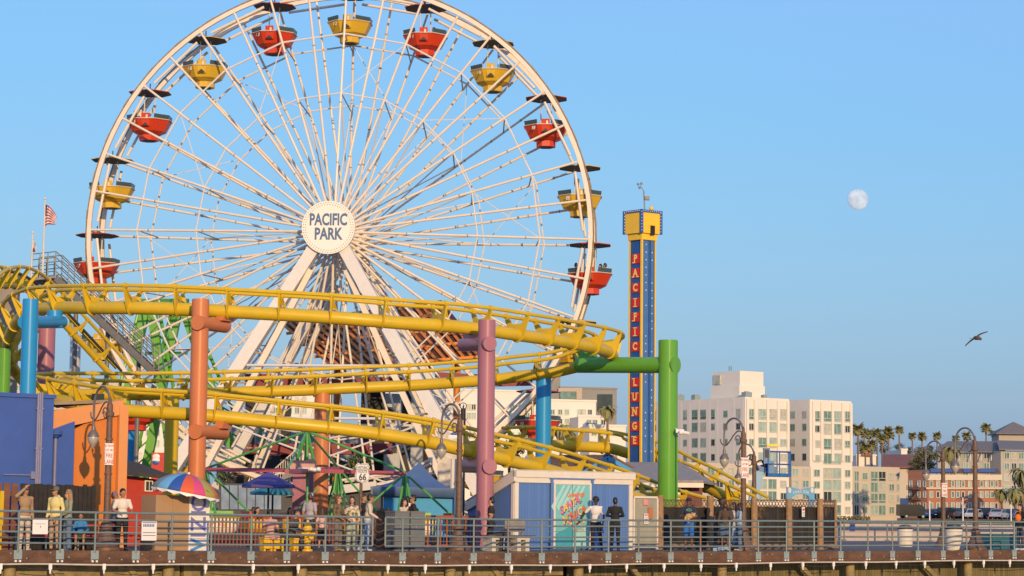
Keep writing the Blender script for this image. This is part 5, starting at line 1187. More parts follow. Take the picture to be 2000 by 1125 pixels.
# wall of stacked game signs at left
for (px, py, w_, h_, c, lb) in ((311, 915, .7, 1.5, flow[3], 'small red painted game panel left of the yellow column'), (880, 870, 1.2, 2.4, mat('relief_white', (.5, .45, .38), .7, var=.4, scale=4), 'white carved panel left of the pink column')):
    p = P(px, py, 110); m = MB(c, C['signwhite'], flow[4]); m.box(V((p.x, p.y, (p.z + h_ / 2) / 2)), (w_, .3, p.z + h_ / 2))
    for k in range(6): m.ell(V((p.x + rnd.uniform(-.5, .5) * w_ * .7, p.y - .16, p.z + rnd.uniform(-.4, .4) * h_)), (.18, .03, .14), 8, 5, mi=1 + k % 2)
    tag(obj('game_panel', m), lb, 'panel')

# ------------------------------------------------------------------ boom lift and blue arch on the right
bm_ = mat('lift_blue', (.02, .13, .36), .4, var=.1); LY = 112
bl2 = empty('boom_lift', G(1480, LY), 'blue boom lift with raised work basket above the netted fence', 'boom lift')
m = MB(mat('lift_pale', (.16, .34, .52), .4, var=.1)); m.beam(P(1466, 1000, LY), P(1483, 921, LY), .42, .5, up=V((0, 1, 0))); obj('boom', m, bl2)
m = MB(bm_); m.beam(P(1482, 924, LY), P(1487, 911, LY), .4, .5); m.beam(P(1486, 914, LY), P(1500, 912, LY), .3, .3); obj('jib', m, bl2)
m = MB(bm_); x0, x1 = P(1500, 932, LY - .6), P(1540, 928, LY + .8); zb, zt = P(1500, 931, LY).z, P(1500, 882, LY).z; wv = V((.55, .83, 0)) * .0
cs = [V((x0.x, LY - .7, 0)), V((x1.x, LY - .1, 0)), V((x1.x, LY + .9, 0)), V((x0.x, LY + .3, 0))]
m.prism([p + V((0, 0, zb)) for p in cs], (0, 0, .16)); obj('basket_floor', m, bl2)
m = MB(bm_)
for i in range(4):
    p, q = cs[i], cs[(i + 1) % 4]; m.cyl(p + V((0, 0, zb)), p + V((0, 0, zt)), .026, n=8)
    for z in (zt, zb + (zt - zb) * .5): m.cyl(p + V((0, 0, z)), q + V((0, 0, z)), .024, n=8)
    r_ = p.lerp(q, .5); m.cyl(r_ + V((0, 0, zb)), r_ + V((0, 0, zt)), .028, n=8)
obj('basket_rail', m, bl2)
m = MB(bm_, C['dark'], ty); p = P(1497, 890, LY - .5); m.box(p, (.3, .4, .75)); m.box(p + V((0, -.21, .1)), (.2, .04, .4), mi=1); m.box(p + V((.3, 0, .5)), (.6, .4, .12), mi=2); m.box(V((cs[0].x + .15, LY - .2, zb + .4)), (.3, .7, .7)); obj('control_box', m, bl2)
m = MB(C['dark']); m.tube(catmull([P(1482, 918, LY - .4), P(1477, 905, LY - .4), P(1487, 899, LY - .4), P(1493, 908, LY - .4), P(1503, 900, LY - .4)], 6), .045, 6); obj('hose', m, bl2)
c_ = G(1463, LY, 0); m = MB(bm_, C['dark']); m.box(c_ + V((0, 0, .9)), (2.4, 3, .9)); [m.cyl(c_ + V((sx * .9, sy * 1.3, .45)) - V((.2, 0, 0)), c_ + V((sx * .9, sy * 1.3, .45)) + V((.2, 0, 0)), .45, n=16, mi=1) for sx in (-1, 1) for sy in (-1, 1)]; obj('base', m, bl2)
ay = 125; ar_ = empty('blue_arch', G(1563, ay), 'bright blue entrance arch sign behind the netted fence', 'arch'); m = MB(mat('arch_blue', (.03, .28, .55), .5, var=.08))
pts = [(1537, 1010), (1548, 1010), (1548, 974)] + [(1564 + 17 * math.cos(math.pi - t * math.pi / 10), 974 - 9 * math.sin(t * math.pi / 10)) for t in range(11)] + [(1580, 974), (1580, 1010), (1591, 1010), (1591, 951), (1580, 952), (1564, 956), (1548, 952), (1537, 951)]
m.prism([P(x, y, ay) for x, y in pts], (0, .3, 0)); obj('panel', m, ar_)
m = MB(C['concrete']); 
for k, ch in enumerate('SEASIDE'): m.text(ch, M.Translation(P(1550 + k * 4.7, 962 - 1.8 * math.sin(k / 6 * math.pi), ay - .02)) @ M.Rotation(R(90), 4, 'X'), .2, 0, 0, .02)
for x in (1542, 1586): m.ell(P(x, 958, ay - .02), (.10, .03, .16), 8, 5)
obj('lettering', m, ar_)

# ================================================================== moon and gull
mp = P(1675, 390, 6000); m = MB(mat('moon', (.72, .78, .86), 1, var=.28, scale=.05)); mr = 20.5 * 6000 / F; m.ell(mp, mr, 40, 24); mo = obj('moon', m); tag(mo, 'pale daytime moon in the clear blue sky', 'moon')
mm = MATS['moon']; nn, ll = mm.node_tree.nodes, mm.node_tree.links; tr_ = nn.new('ShaderNodeBsdfTransparent'); ms_ = nn.new('ShaderNodeMixShader'); ms_.inputs[0].default_value = .38  # moon see-through and bluish in its shader, standing in for haze before it
nn['Principled BSDF'].inputs['Diffuse Roughness'].default_value = 1
ll.new(nn['Principled BSDF'].outputs[0], ms_.inputs[2]); ll.new(tr_.outputs[0], ms_.inputs[1]); ll.new(ms_.outputs[0], nn['Material Output'].inputs[0])
nn['Principled BSDF'].inputs['Specular IOR Level'].default_value = 0
gp = P(1906, 660, 95); gu = empty('seagull', gp, 'dark seagull flying with wings spread in the right sky', 'bird')
gm = mat('gull_brown', (.09, .06, .045), .8, var=.3, scale=20); s = 95 / F
m = MB(gm); m.tube(catmull([P(1901, 661, 95), P(1905, 660, 95), P(1910, 660, 94.9), P(1914, 661.5, 94.9), P(1917.5, 663, 94.9)], 4), [.03, .05, .06, .075, .085, .09, .095, .095, .09, .085, .075, .065, .06, .062, .055, .035, .012][:17], 10); obj('body', m, gu)
for pts in (([1908, 659], [1912, 654], [1920, 650.5], [1929, 648]), ([1904, 660], [1899, 663], [1892, 669], [1885, 676])):
    c = catmull([P(x, y, 95 + (.25 if i else 0)) for i, (x, y) in enumerate(pts)], 5); m = MB(gm); up_ = []; lo_ = []
    for i, p in enumerate(c): t = i / (len(c) - 1); w_ = .17 * (1 - t) ** .6 + .01; up_.append(p + V((0, w_, .03))); lo_.append(p + V((.0, -w_ * .6, -.04 * (1 - t))))
    n_ = len(c); m.add([q for q in up_] + [q for q in lo_] + [q + V((0, 0, -.018)) for q in up_] + [q + V((0, 0, -.018)) for q in lo_], [f for i in range(n_ - 1) for f in ((i, i + 1, n_ + i + 1, n_ + i), (2 * n_ + i, 3 * n_ + i, 3 * n_ + i + 1, 2 * n_ + i + 1), (i, 2 * n_ + i, 2 * n_ + i + 1, i + 1), (n_ + i, n_ + i + 1, 3 * n_ + i + 1, 3 * n_ + i))], 0, True); obj('wing', m, gu)
m = MB(gm); t = P(1901, 661, 95); m.add([t, t + V((-.22, -.09, .01)), t + V((-.22, .09, .03)), t + V((0, 0, -.03))], [(0, 1, 2), (3, 2, 1), (0, 3, 1), (0, 2, 3)]); obj('tail', m, gu)
m = MB(C['yellow']); t = P(1917, 663, 94.9); m.cyl(t, t + V((.08, 0, -.03)), .016, .004, 6); obj('beak', m, gu)
# ================================================================== town behind
stuccoW = mat('hotel_white', (.70, .645, .56), .85, var=.05, scale=.25); stuccoT = mat('hotel_tan', (.50, .43, .34), .85, var=.05, scale=.25)
frW = mat('window_frame', (.50, .50, .46), .5, var=0); frD = mat('window_frame_dark', (.20, .23, .21), .5, var=0)
GL = [mat('glass_green', (.14, .24, .20), .15, var=.5, scale=.8), mat('glass_pale', (.30, .40, .34), .2, var=.3, scale=.8), mat('glass_dark', (.035, .05, .05), .12, var=.5, scale=.8), mat('glass_curtain', (.42, .42, .34), .4, var=.3, scale=1.2)]
CAMXY = V((0, 0, 0))
def on_wall(o, d, px, py):
    """point of the vertical plane through o along d that shows at pixel (px, py)"""
    n = V((-d.y, d.x, 0)); r = CR @ V(((px - 1000) / F, (562.5 - py) / F, -1)); t = (o - CAM).dot(n) / r.dot(n); return CAM + r * t
def wall_t(o, d, px): return (on_wall(o, d, px, 900) - o).dot(d)
def window(par, o, d, px, py, wpx, hpx, fr=frW, balcony=False, mull=1):
    n = V((-d.y, d.x, 0)); c = on_wall(o, d, px, py); l_ = on_wall(o, d, px - wpx / 2, py); r_ = on_wall(o, d, px + wpx / 2, py); hw = (r_ - l_).dot(d) / 2; hh = hpx * c.y / F / 2
    m = MB(rnd.choices(GL, (5, 3, 2, 2))[0], fr)
    def Q(x, y, z): return c + d * x + V((0, 0, y)) - n * z
    def slab(x0, x1, y0, y1, z, mi): m.prism([Q(x0, y0, z), Q(x1, y0, z), Q(x1, y1, z), Q(x0, y1, z)], n * (z + .02), mi)
    slab(-hw, hw, -hh, hh, .03, 0); f = .13
    slab(-hw - f, -hw, -hh - f, hh + f, .13, 1); slab(hw, hw + f, -hh - f, hh + f, .13, 1); slab(-hw, hw, hh, hh + f, .13, 1); slab(-hw, hw, -hh - f, -hh, .16, 1)
    for k in range(mull): x = hw * (2 * (k + 1) / (mull + 1) - 1); slab(x - .05, x + .05, -hh, hh, .08, 1)
    if rnd.random() < .5 and mull == 1: m2 = rnd.choice((-1, 1)); m.prism([Q(0, -hh, .035), Q(hw * m2 * .92, -hh, .035), Q(hw * m2 * .92, hh, .035), Q(0, hh, .035)], -n * .004, 0)
    if balcony: slab(-hw, hw, -hh, -hh + hh * .55, .1, 0); slab(-hw, hw, -hh * .45 - .04, -hh * .45 + .06, .16, 1)
    return obj('window', m, par)
def block(par, K, u, v, tu, tv, z0, z1, c, name='wall'):
    a, b = (0, tu) if tu > 0 else (tu, 0); m = MB(c); q = [K, K + u * tu, K + u * tu + v * tv, K + v * tv]; m.prism([V((p.x, p.y, z0)) for p in q], (0, 0, z1 - z0)); return obj(name, m, par)
u0, v0 = V((.82, .57, 0)).normalized(), V((-.57, .82, 0)).normalized()
ROW = [809, 833.6, 864, 893, 920, 945, 968.6, 996]
# main hotel block
K = G(1455, 440, .8); zT = on_wall(K, u0, 1455, 775).z
h1 = empty('white_hotel', K, 'large white apartment hotel with stepped rooftop tower behind the green column', 'hotel')
tF = wall_t(K, u0, 1541); tS = wall_t(K, v0, 1268)
block(h1, K, u0, v0, tF, tS, .5, zT, stuccoW)
Kp = K + u0 * .5 + v0 * .5
for (x0, x1, xs, y0, y1, off, nm) in ((1494, 1444, 1387, 775, 752, .6, 'tower_base'), (1491, 1445, 1391, 775, 724, 1.4, 'rooftop_tower')):
    kk = G(x1, 446 + off, zT); zz = on_wall(kk, u0, x1, y1).z; block(h1, kk, u0, v0, wall_t(kk, u0, x0), wall_t(kk, v0, xs), zT - .1, zz, stuccoW, nm)
kk = G(1445, 447.4, zT); 
for px in (1398, 1405): m = MB(GL[3]); p = on_wall(kk, v0, px, 742); m.box(p - u0 * .1, (.35, 1.0, 1.8), math.atan2(v0.y, v0.x) + R(90)); obj('vent', m, h1)
m = MB(C['dark'])
for px in (1424, 1428): p = on_wall(kk, v0, px, 724); m.cyl(p, p + V((0, 0, .9)), .06, n=6)
obj('antenna', m, h1)
for i, y in enumerate(ROW):
    tall = i == 0
    for px, w_, ml in ((1466.7, 9, 1), (1489, 15, 1), (1508, 15, 1), (1529.5, 10, 1)): window(h1, K, u0, px, y + (px - 1466) * .012, w_, 19 if tall else (18 if w_ > 12 else 12), balcony=tall or (w_ > 12 and i == 2), mull=ml)
    for px, w_ in ((1278, 7), (1338, 7), (1357, 11), (1373.5, 11), (1392.5, 7), (1417, 8), (1442, 8)):
        if i >= 4 and 1330 < px < 1445: continue
        window(h1, K, v0, px, y - 1 + (1455 - px) * .022, w_, 18 if tall and px not in (1417,) else (17 if w_ > 10 else 12), mull=1, balcony=tall and px < 1400)
for (o, d, xs, n_) in ((K, u0, (1459, 1474, 1498.5, 1519, 1538), -1), (K, v0, (1329, 1346, 1365, 1385, 1400, 1432, 1450), -1)):
    nn_ = V((-d.y, d.x, 0)) 
    for px in xs: m = MB(stuccoW); p = on_wall(o, d, px, 780); m.prism([V((p.x, p.y, zT - 14)) + d * x - nn_ * z for x, z in ((-.3, .3), (.3, .3), (.3, -.02), (-.3, -.02))], (0, 0, 13.6)); obj('pilaster', m, h1)
for x_, y_, s_ in ((3, 3, 1.6), (5.5, 6, 1.2), (7, 2.5, 1.0), (-1, 16, 1.4), (1.5, 22, 1.8)):
    p = K + u0 * abs(x_) + v0 * y_; m = MB(C['plate']); m.box(V((p.x, p.y, zT + s_ * .35)), (s_, s_ * .8, s_ * .7), .6); m.cyl(V((p.x, p.y, zT + s_ * .7)), V((p.x, p.y, zT + s_ * .8)), s_ * .3, n=10); obj('roof_unit', m, h1)
# second block with its own shaded side
K2 = G(1582, 452, .8); z2 = on_wall(K2, u0, 1582, 780).z
h2 = empty('white_hotel', K2, 'narrower white apartment block right of the stepped rooftop one', 'hotel')
block(h2, K2, u0, v0, wall_t(K2, u0, 1663), wall_t(K2, v0, 1541.5), .5, z2, stuccoW); block(h2, K2 + u0 * wall_t(K2, u0, 1663.2) + v0 * .5, u0, v0, wall_t(K2, u0, 1668) - wall_t(K2, u0, 1663.2), 8, .5, z2 - 1.0, stuccoW, 'wall_return')
for i, y in enumerate([813, 837.5, 867, 895.5, 924, 947, 970, 996]):
    for px, w_ in ((1595, 10), (1616, 15), (1634, 15), (1655, 9)): window(h2, K2, u0, px, y + (px - 1595) * .012, w_, 19 if i == 0 else (19 if w_ > 12 else 12), balcony=i in (0, 2) and w_ > 8)
    if i < 5:
        for px, w_ in ((1548, 9), (1571, 8)): window(h2, K2, v0, px, y - 3 + (1582 - px) * .02, w_, 13)
for px in (1588, 1604, 1625, 1645, 1661): m = MB(stuccoW); p = on_wall(K2, u0, px, 790); m.prism([V((p.x, p.y, z2 - 12)) + u0 * x - v0 * z for x, z in ((-.3, .3), (.3, .3), (.3, -.02), (-.3, -.02))], (0, 0, 11.6)); obj('pilaster', m, h2)
# tan wings
K3 = G(1659, 462, .8); z3 = on_wall(K3, u0, 1690, 911).z; h3 = empty('tan_apartments', K3, 'low tan apartment wing right of the tall white blocks', 'apartments')
block(h3, K3, u0, v0, wall_t(K3, u0, 1757), 12, .5, z3, stuccoT)
for i, y in enumerate([930, 951.5, 973, 996]):
    for px, w_ in ((1672.5, 8), (1689, 9), (1707, 13), (1722.5, 13), (1741, 9), (1753.5, 4)): window(h3, K3, u0, px, y + (px - 1672) * .008, w_, 18 if w_ > 12 or px < 1675 else 12, balcony=(i in (0, 2) and w_ > 12), mull=1)
K4 = G(1338, 424, .8); z4 = on_wall(K4, u0, 1345, 903).z; h4 = empty('tan_apartments', K4, 'low tan apartment wing in front of the white hotel, left of the street lamps', 'apartments')
block(h4, K4, u0, v0, wall_t(K4, u0, 1448), 4, .5, z4, stuccoT)
for y in (921, 945, 968, 994):
    for px, w_ in ((1349, 8), (1367, 9), (1388, 13), (1405, 13), (1428, 10)): window(h4, K4, u0, px, y, w_, 13)
K5 = G(1546, 447, .8); h5 = empty('tan_apartments', K5, 'short tan apartment front between the two white blocks behind the blue arch', 'apartments'); z5 = on_wall(K5, u0, 1560, 911).z
block(h5, K5, u0, v0, wall_t(K5, u0, 1584), 3, .5, z5, stuccoT)
for y in (922, 945, 969): [window(h5, K5, u0, px, y, 11, 12) for px in (1553, 1573)]
# white terraced villa and grey glass house left of the drop tower
def simple(name, label, cat, px0, px1, pt, Y, c, rows=(), cols=(), wpx=8, hpx=10, slope=(.97, .25), dep=9, z0=.5, fr=frW, mull=1):
    d = V((slope[0], slope[1], 0)).normalized(); n = V((-d.y, d.x, 0)); k = G(px0, Y, .8); z = on_wall(k, d, px0, pt).z; r = empty(name, k, label, cat)
    block(r, k, d, n, wall_t(k, d, px1), dep, z0, z, c)
    m = MB(c); t = wall_t(k, d, px1); m.prism([V((p.x, p.y, z)) for p in (k - n * .15 - d * .15, k - n * .15 + d * (t + .15), k + d * (t + .15) + n * .3, k - d * .15 + n * .3)], (0, 0, .35)); obj('parapet', m, r)
    for y in rows:
        for x in cols: window(r, k, d, x, y, wpx, hpx, fr, mull=mull)
    return r, k, d, n
g1_ = mat('modern_grey', (.22, .215, .20), .7, var=.08, scale=.4); g2_ = mat('modern_tan', (.42, .34, .26), .8)
r, k, d, n = simple('modern_house', 'modern grey and tan house with a big glass front left of the drop tower', 'house', 1092, 1204, 758, 446, g1_, z0=10)
m = MB(GL[2], frD); p = on_wall(k, d, 1182, 786); m.prism([on_wall(k, d, x, y) - n * .1 for x, y in ((1166, 803), (1196, 803), (1196, 770), (1166, 770))], n * .1); obj('window', m, r)
m = MB(GL[0], frD); m.prism([on_wall(k, d, x, y) - n * .1 for x, y in ((1094, 779), (1124, 779), (1124, 765), (1094, 765))], n * .1); obj('window', m, r)
m = MB(g2_); m.prism([on_wall(k, d, x, y) - n * .3 for x, y in ((1090, 765), (1136, 765), (1136, 758), (1090, 758))], n * .3); m.prism([on_wall(k, d, x, y) - n * .3 for x, y in ((1125, 780), (1136, 780), (1136, 765), (1125, 765))], n * .3); obj('frame_band', m, r)
m = MB(g1_); q_ = on_wall(k, d, 1080, 741); m.box(q_ + n * 3 - V((0, 0, 1.5)), (4.4, 4, 5)); obj('stair_tower', m, r)
simple('terraced_villa', 'white terraced apartment house with small square windows left of the drop tower', 'apartments', 1040, 1163, 782, 440, stuccoW, (805, 823, 846, 866), (1062, 1079, 1094, 1107, 1132, 1140, 1152), 7, 9)
simple('terraced_villa', 'lower white terrace house stepping down below the palm tree', 'apartments', 1128, 1186, 814, 436, stuccoW, (825, 846, 866), (1150, 1162, 1178), 8, 9)
simple('terraced_villa', 'lowest white terrace house just left of the drop tower', 'apartments', 1150, 1222, 832, 430, stuccoW, (846, 892), (1160, 1182, 1200), 9, 8)
# apartments glimpsed behind the rides
simple('white_apartments', 'white apartment block glimpsed between the lower tracks behind the wheel', 'apartments', 486, 612, 766, 430, stuccoW, (782, 802, 822), tuple(range(496, 608, 14)), 8, 11)
simple('white_apartments', 'white apartment block glimpsed behind the right wheel legs', 'apartments', 742, 800, 770, 432, stuccoW, (786, 806), (752, 768, 784), 8, 10)
simple('white_apartments', 'white flat roofed block behind the pink column and black clock', 'apartments', 868, 1036, 762, 434, stuccoW, (795, 812, 850), (882, 915, 925, 1000, 1016, 1030), 7, 10)
simple('white_apartments', 'white apartment block glimpsed left of the yellow column', 'apartments', 212, 330, 830, 436, stuccoW, (845, 866, 890), tuple(range(222, 326, 17)), 8, 11)
simple('white_apartments', 'pale block at the far left beside the sky blue column', 'apartments', 14, 60, 743, 430, stuccoT, (758,), (24, 36, 48), 7, 10)
simple('white_apartments', 'pale low block behind the silver white column', 'apartments', 62, 250, 742, 450, stuccoT, (760,), (110, 128, 180, 200, 226), 8, 10)

# brick building with solar roof
brk = planks('brick', (.33, .135, .075), (.42, .175, .10), .5, 2, .85, .8); crm = mat('cornice_cream', (.62, .53, .40), .8)
dB = V((.985, -.17, 0)).normalized(); nB = V((-dB.y, dB.x, 0)); kB = G(1812, 405, .8); zB = on_wall(kB, dB, 1820, 927).z
bk_ = empty('brick_building', kB, 'red brick building with cream cornice and solar panels on its roof', 'building'); tB = wall_t(kB, dB, 1954)
block(bk_, kB, dB, nB, tB, 10, .5, zB, brk)
dL = V((.80, -.60, 0)).normalized(); kL = kB - dL * 5.0; kL = G(1774, 409, .8); dL = (kB - kL).normalized(); nL = V((-dL.y, dL.x, 0)); m = MB(brk); m.prism([kL, kB, kB + nB * 9, kL + nB * 6], (0, 0, zB)); obj('side_wall', m, bk_)
for (y0, y1, pr) in ((927, 938, .35), (952, 955, .25)): m = MB(crm); m.prism([on_wall(kB, dB, x, y) - nB * pr for x, y in ((1809, y1), (1957, y1), (1957, y0), (1809, y0))], nB * pr); obj('cornice', m, bk_)
m = MB(mat('brick_roof', (.15, .09, .07), .9)); za = zB; m.prism([on_wall(kB, dB, 1812, 925) - nB * .2, on_wall(kB, dB, 1955, 925) - nB * .2, on_wall(kB, dB, 1950, 925) + nB * 4 + V((0, 0, .9)), on_wall(kB, dB, 1818, 925) + nB * 4 + V((0, 0, .9))], (0, 0, .1)); obj('roof', m, bk_)
for x0, x1 in ((1818, 1838), (1840, 1872), (1882, 1896), (1911, 1944)):
    m = MB(mat('solar_blue', (.02, .035, .12), .2, var=.2)); a, b = on_wall(kB, dB, x0, 924.5), on_wall(kB, dB, x1, 924.5); m.prism([a + V((0, 0, .15)), b + V((0, 0, .15)), b + nB * 2.6 + V((0, 0, .78)), a + nB * 2.6 + V((0, 0, .78))], (0, 0, .06)); obj('solar_panel', m, bk_)
for y in (945, 966, 988):
    for x in (1819, 1832, 1847, 1861, 1871, 1881, 1894, 1906, 1917, 1927, 1937, 1946): window(bk_, kB, dB, x, y, 4.5, 10, mull=0)
    for x in (1779, 1795, 1806): window(bk_, kL, dL, x, y, 4, 10, mull=0)
m = MB(C['dark'])
for y in (957, 977): m.prism([on_wall(kL, dL, x, yy) - nL * .9 for x, yy in ((1778, y), (1800, y), (1800, y - 1), (1778, y - 1))], nL * .8); [m.cyl(on_wall(kL, dL, 1778 + i * 2.4, y) - nL * .9, on_wall(kL, dL, 1778 + i * 2.4, y - 9) - nL * .9, .05, n=5) for i in range(10)]
m.beam(on_wall(kL, dL, 1780, 977) - nL * .6, on_wall(kL, dL, 1797, 957) - nL * .6, .3, .12); obj('fire_escape', m, bk_)
# grey hotel with dark hip roofs
gw = mat('grey_siding', (.38, .345, .29), .85, var=.06); drf = mat('slate_roof', (.16, .145, .14), .8, var=.2)
dG = V((.96, -.28, 0)).normalized(); nG = V((-dG.y, dG.x, 0)); kG = G(1834, 452, .8); zG = on_wall(kG, dG, 1840, 884).z; hg = empty('grey_hotel', kG, 'grey hotel with dark hip roof and white balconies at the right edge', 'hotel')
tG = wall_t(kG, dG, 1957); block(hg, kG, dG, nG, tG, 14, .5, zG, gw)
kH = kG + dG * tG - nG * 3; dH = V((.93, .36, 0)).normalized(); nH = V((-dH.y, dH.x, 0)); block(hg, kH, dH, nH, 14, 10, .5, zG + .3, gw, 'wing')
m = MB(drf); a, b = kG - dG * .8 - nG * 1.0, kG + dG * (tG + .6) - nG * 1.0; m.prism([V((a.x, a.y, zG)), V((b.x, b.y, zG)), V((b.x, b.y, zG)) + nG * 7 + V((0, 0, 2.2)), V((a.x, a.y, zG)) + nG * 7 + dG * 2 + V((0, 0, 2.2))], (0, 0, .25))
a2 = kH - dH * 1.0 - nH * 1; m.prism([V((a2.x, a2.y, zG + .4)), V((a2.x, a2.y, zG + .4)) + dH * 16, V((a2.x, a2.y, zG + 2.3)) + dH * 14 + nH * 7, V((a2.x, a2.y, zG + 2.3)) + dH * 4 + nH * 7], (0, 0, .25)); obj('roof', m, hg)
tq_ = G(1955, 470, 0); zt0, zt1 = P(1960, 868, 470).z, P(1960, 855, 470).z; m = MB(gw); m.box(V((tq_.x + 3.4, 473, (zt1 + zt0) / 2)), (7.5, 7, zt1 - zt0 + 1.5)); obj('tower_wall', m, hg)
m = MB(drf); tc = V((tq_.x + 3.4, 473, zt1 + .7)); m.lathe(tc, [(6.4, 0), (6.3, .15), (.3, 2.6), (0, 2.7)], 4, smooth=False); obj('tower_roof', m, hg)
wtrim = mat('trim_bluewhite', (.52, .55, .58), .6)
for y in (890.5, 910, 929):
    for x in (1849, 1862, 1886, 1905, 1927, 1948):
        window(hg, kG, dG, x, y, 9, 10)
        if y > 900: m = MB(wtrim); m.prism([on_wall(kG, dG, xx, yy) - nG * 1.0 for xx, yy in ((x - 8, y + 12), (x + 8, y + 12), (x + 8, y + 5), (x - 8, y + 5))], nG * 1.0); obj('balcony', m, hg)
for x in (1843, 1856, 1874, 1896, 1917, 1937, 1953): m = MB(wtrim); p = on_wall(kG, dG, x, 886); m.tube([p - nG * (1.2 * math.cos(t * .26)) + V((0, 0, -1.4 + 1.4 * math.sin(t * .26))) for t in range(7)], .12, 6); obj('eave_bracket', m, hg)
for y in (890, 911, 933, 955):
    for x in (1966, 1980, 1994): window(hg, kH, dH, x, y, 9, 12)
# brown roofed hall, small chimneys block
bh = empty('brown_roof_hall', G(1725, 520), 'low hall with a long reddish brown roof behind the tan apartments', 'building')
m = MB(mat('clay_roof', (.20, .085, .06), .85, var=.15, scale=.5)); m.prism([P(1722, 914, 500), P(1792, 914, 500), P(1800, 890, 512), P(1724, 890, 512)], (0, 0, .3)); obj('roof', m, bh)
m = MB(stuccoT); a, b = P(1722, 914, 501), P(1790, 914, 501); m.prism([V((a.x, a.y, .5)), V((b.x, b.y, .5)), b, a], (0, 8, 0)); obj('wall', m, bh)
r, k, d, n = simple('white_house', 'small white house with a reddish gable above the tan apartments', 'house', 1673, 1711, 890, 520, stuccoW)
m = MB(mat('gable_red', (.28, .10, .07), .8)); m.prism([P(1682, 890, 519.5), P(1702, 890, 519.5), P(1698, 880, 519.5), P(1688, 880, 519.5)], (0, 4, 0)); obj('roof', m, r)
simple('white_house', 'tiny white house with a flat roof among the distant trees', 'house', 1761, 1772, 879, 540, stuccoW); simple('white_house', 'small white rooftop house left of the grey hotel roof', 'house', 1870, 1884, 865, 520, stuccoW)
m = MB(mat('hoarding_blue', (.33, .38, .45), .7)); p = G(1770, 420, 0); a, b = G(1759, 425), G(1776, 425); m.prism([a, b, V((b.x, b.y, P(1768, 973, 425).z)), V((a.x, a.y, P(1768, 973, 425).z))], (0, .4, 0)); tag(obj('hoarding', m), 'pale blue hoarding between the tan apartments and the brick building', 'hoarding')

# ------------------------------------------------------------------ palms and trees
lf = mat('palm_green', (.21, .20, .075), .6, var=.4, scale=1.2); ld = mat('palm_dry', (.34, .23, .10), .85, var=.3); tkm = mat('palm_trunk', (.17, .12, .085), .9, var=.3, scale=3)
def frond(m, c, az, el, L_, w_, droop, mi):
    h = V((math.cos(az), math.sin(az), 0)); pts = []
    for i in range(5):
        t = i / 4; e = el - droop * t; pts.append(c + (h * math.cos(e) + V((0, 0, math.sin(e)))) * L_ * t)
    s_ = V((-h.y, h.x, 0))
    for i in range(4):
        wa, wb = w_ * math.sin(math.pi * (.12 + .8 * i / 4)), w_ * math.sin(math.pi * (.12 + .8 * (i + 1) / 4)) if i < 3 else .02
        for sg in (-1, 1): m.add([pts[i], pts[i + 1], pts[i + 1] + s_ * wb * sg - V((0, 0, wb * .45)), pts[i] + s_ * wa * sg - V((0, 0, wa * .45))], [(0, 1, 2, 3)], mi)
def palm(h, cr, seed, fan=True):
    r = random.Random(seed); root = empty('palm_tree', (0, 0, 0), 'palm', 'palm tree', 'palm trees in the town'); m = MB(tkm); b = r.uniform(-.3, .3)
    m.tube([V((b * math.sin(t * 1.5), 0, h * t)) for t in [i / 8 for i in range(9)]], [.32 - .1 * i / 8 for i in range(9)], 8); obj('trunk', m, root, True)
    m = MB(lf, ld); c = V((b * math.sin(1.5), 0, h))
    for k in range(64 if fan else 54):
        el = r.uniform(-.75, 1.4); az = r.uniform(0, 6.28); dry = el < -.45
        frond(m, c + V((0, 0, r.uniform(-.2, .3))), az, el, cr * r.uniform(.75, 1.05) * (.8 if dry else 1), cr * (.30 if fan else .13), r.uniform(.3, .8) if fan else r.uniform(1.2, 1.9), 1 if dry else 0)
    if fan:
        for k in range(30): frond(m, c - V((0, 0, r.uniform(0, cr * .9))), r.uniform(0, 6.28), -1.2, cr * .5, cr * .12, .2, 1)
    obj('crown', m, root, True, weld=False); return root
PV = [palm(14, 2.1, 1), palm(14, 2.0, 2), palm(14, 2.3, 3), palm(6, 2.9, 4, False), palm(6, 2.7, 5, False)]
pu = [False] * 5
def put(i, px, pc, Y, scale, label, zb=.8):
    """palm of kind i with its crown centre at (px, pc)"""
    t = P(px, pc, Y); o = PV[i] if not pu[i] else dup(PV[i], (0, 0, 0)); pu[i] = True; h = 14 if i < 3 else 6
    o.rotation_euler = (0, 0, rnd.uniform(0, 6.28)); s_ = scale * (.76 if i < 3 else .82); o.scale = (s_, s_, (t.z - zb) / h if i < 3 else s_); o.location = (t.x, t.y, zb if i < 3 else t.z - 6 * s_)
    if i < 3:   # keep the crown round on a stretched trunk
        k = (t.z - zb) / h; o.scale = (s_, s_, s_); o.location.z = t.z - 14 * s_
    o['label'] = label; return o
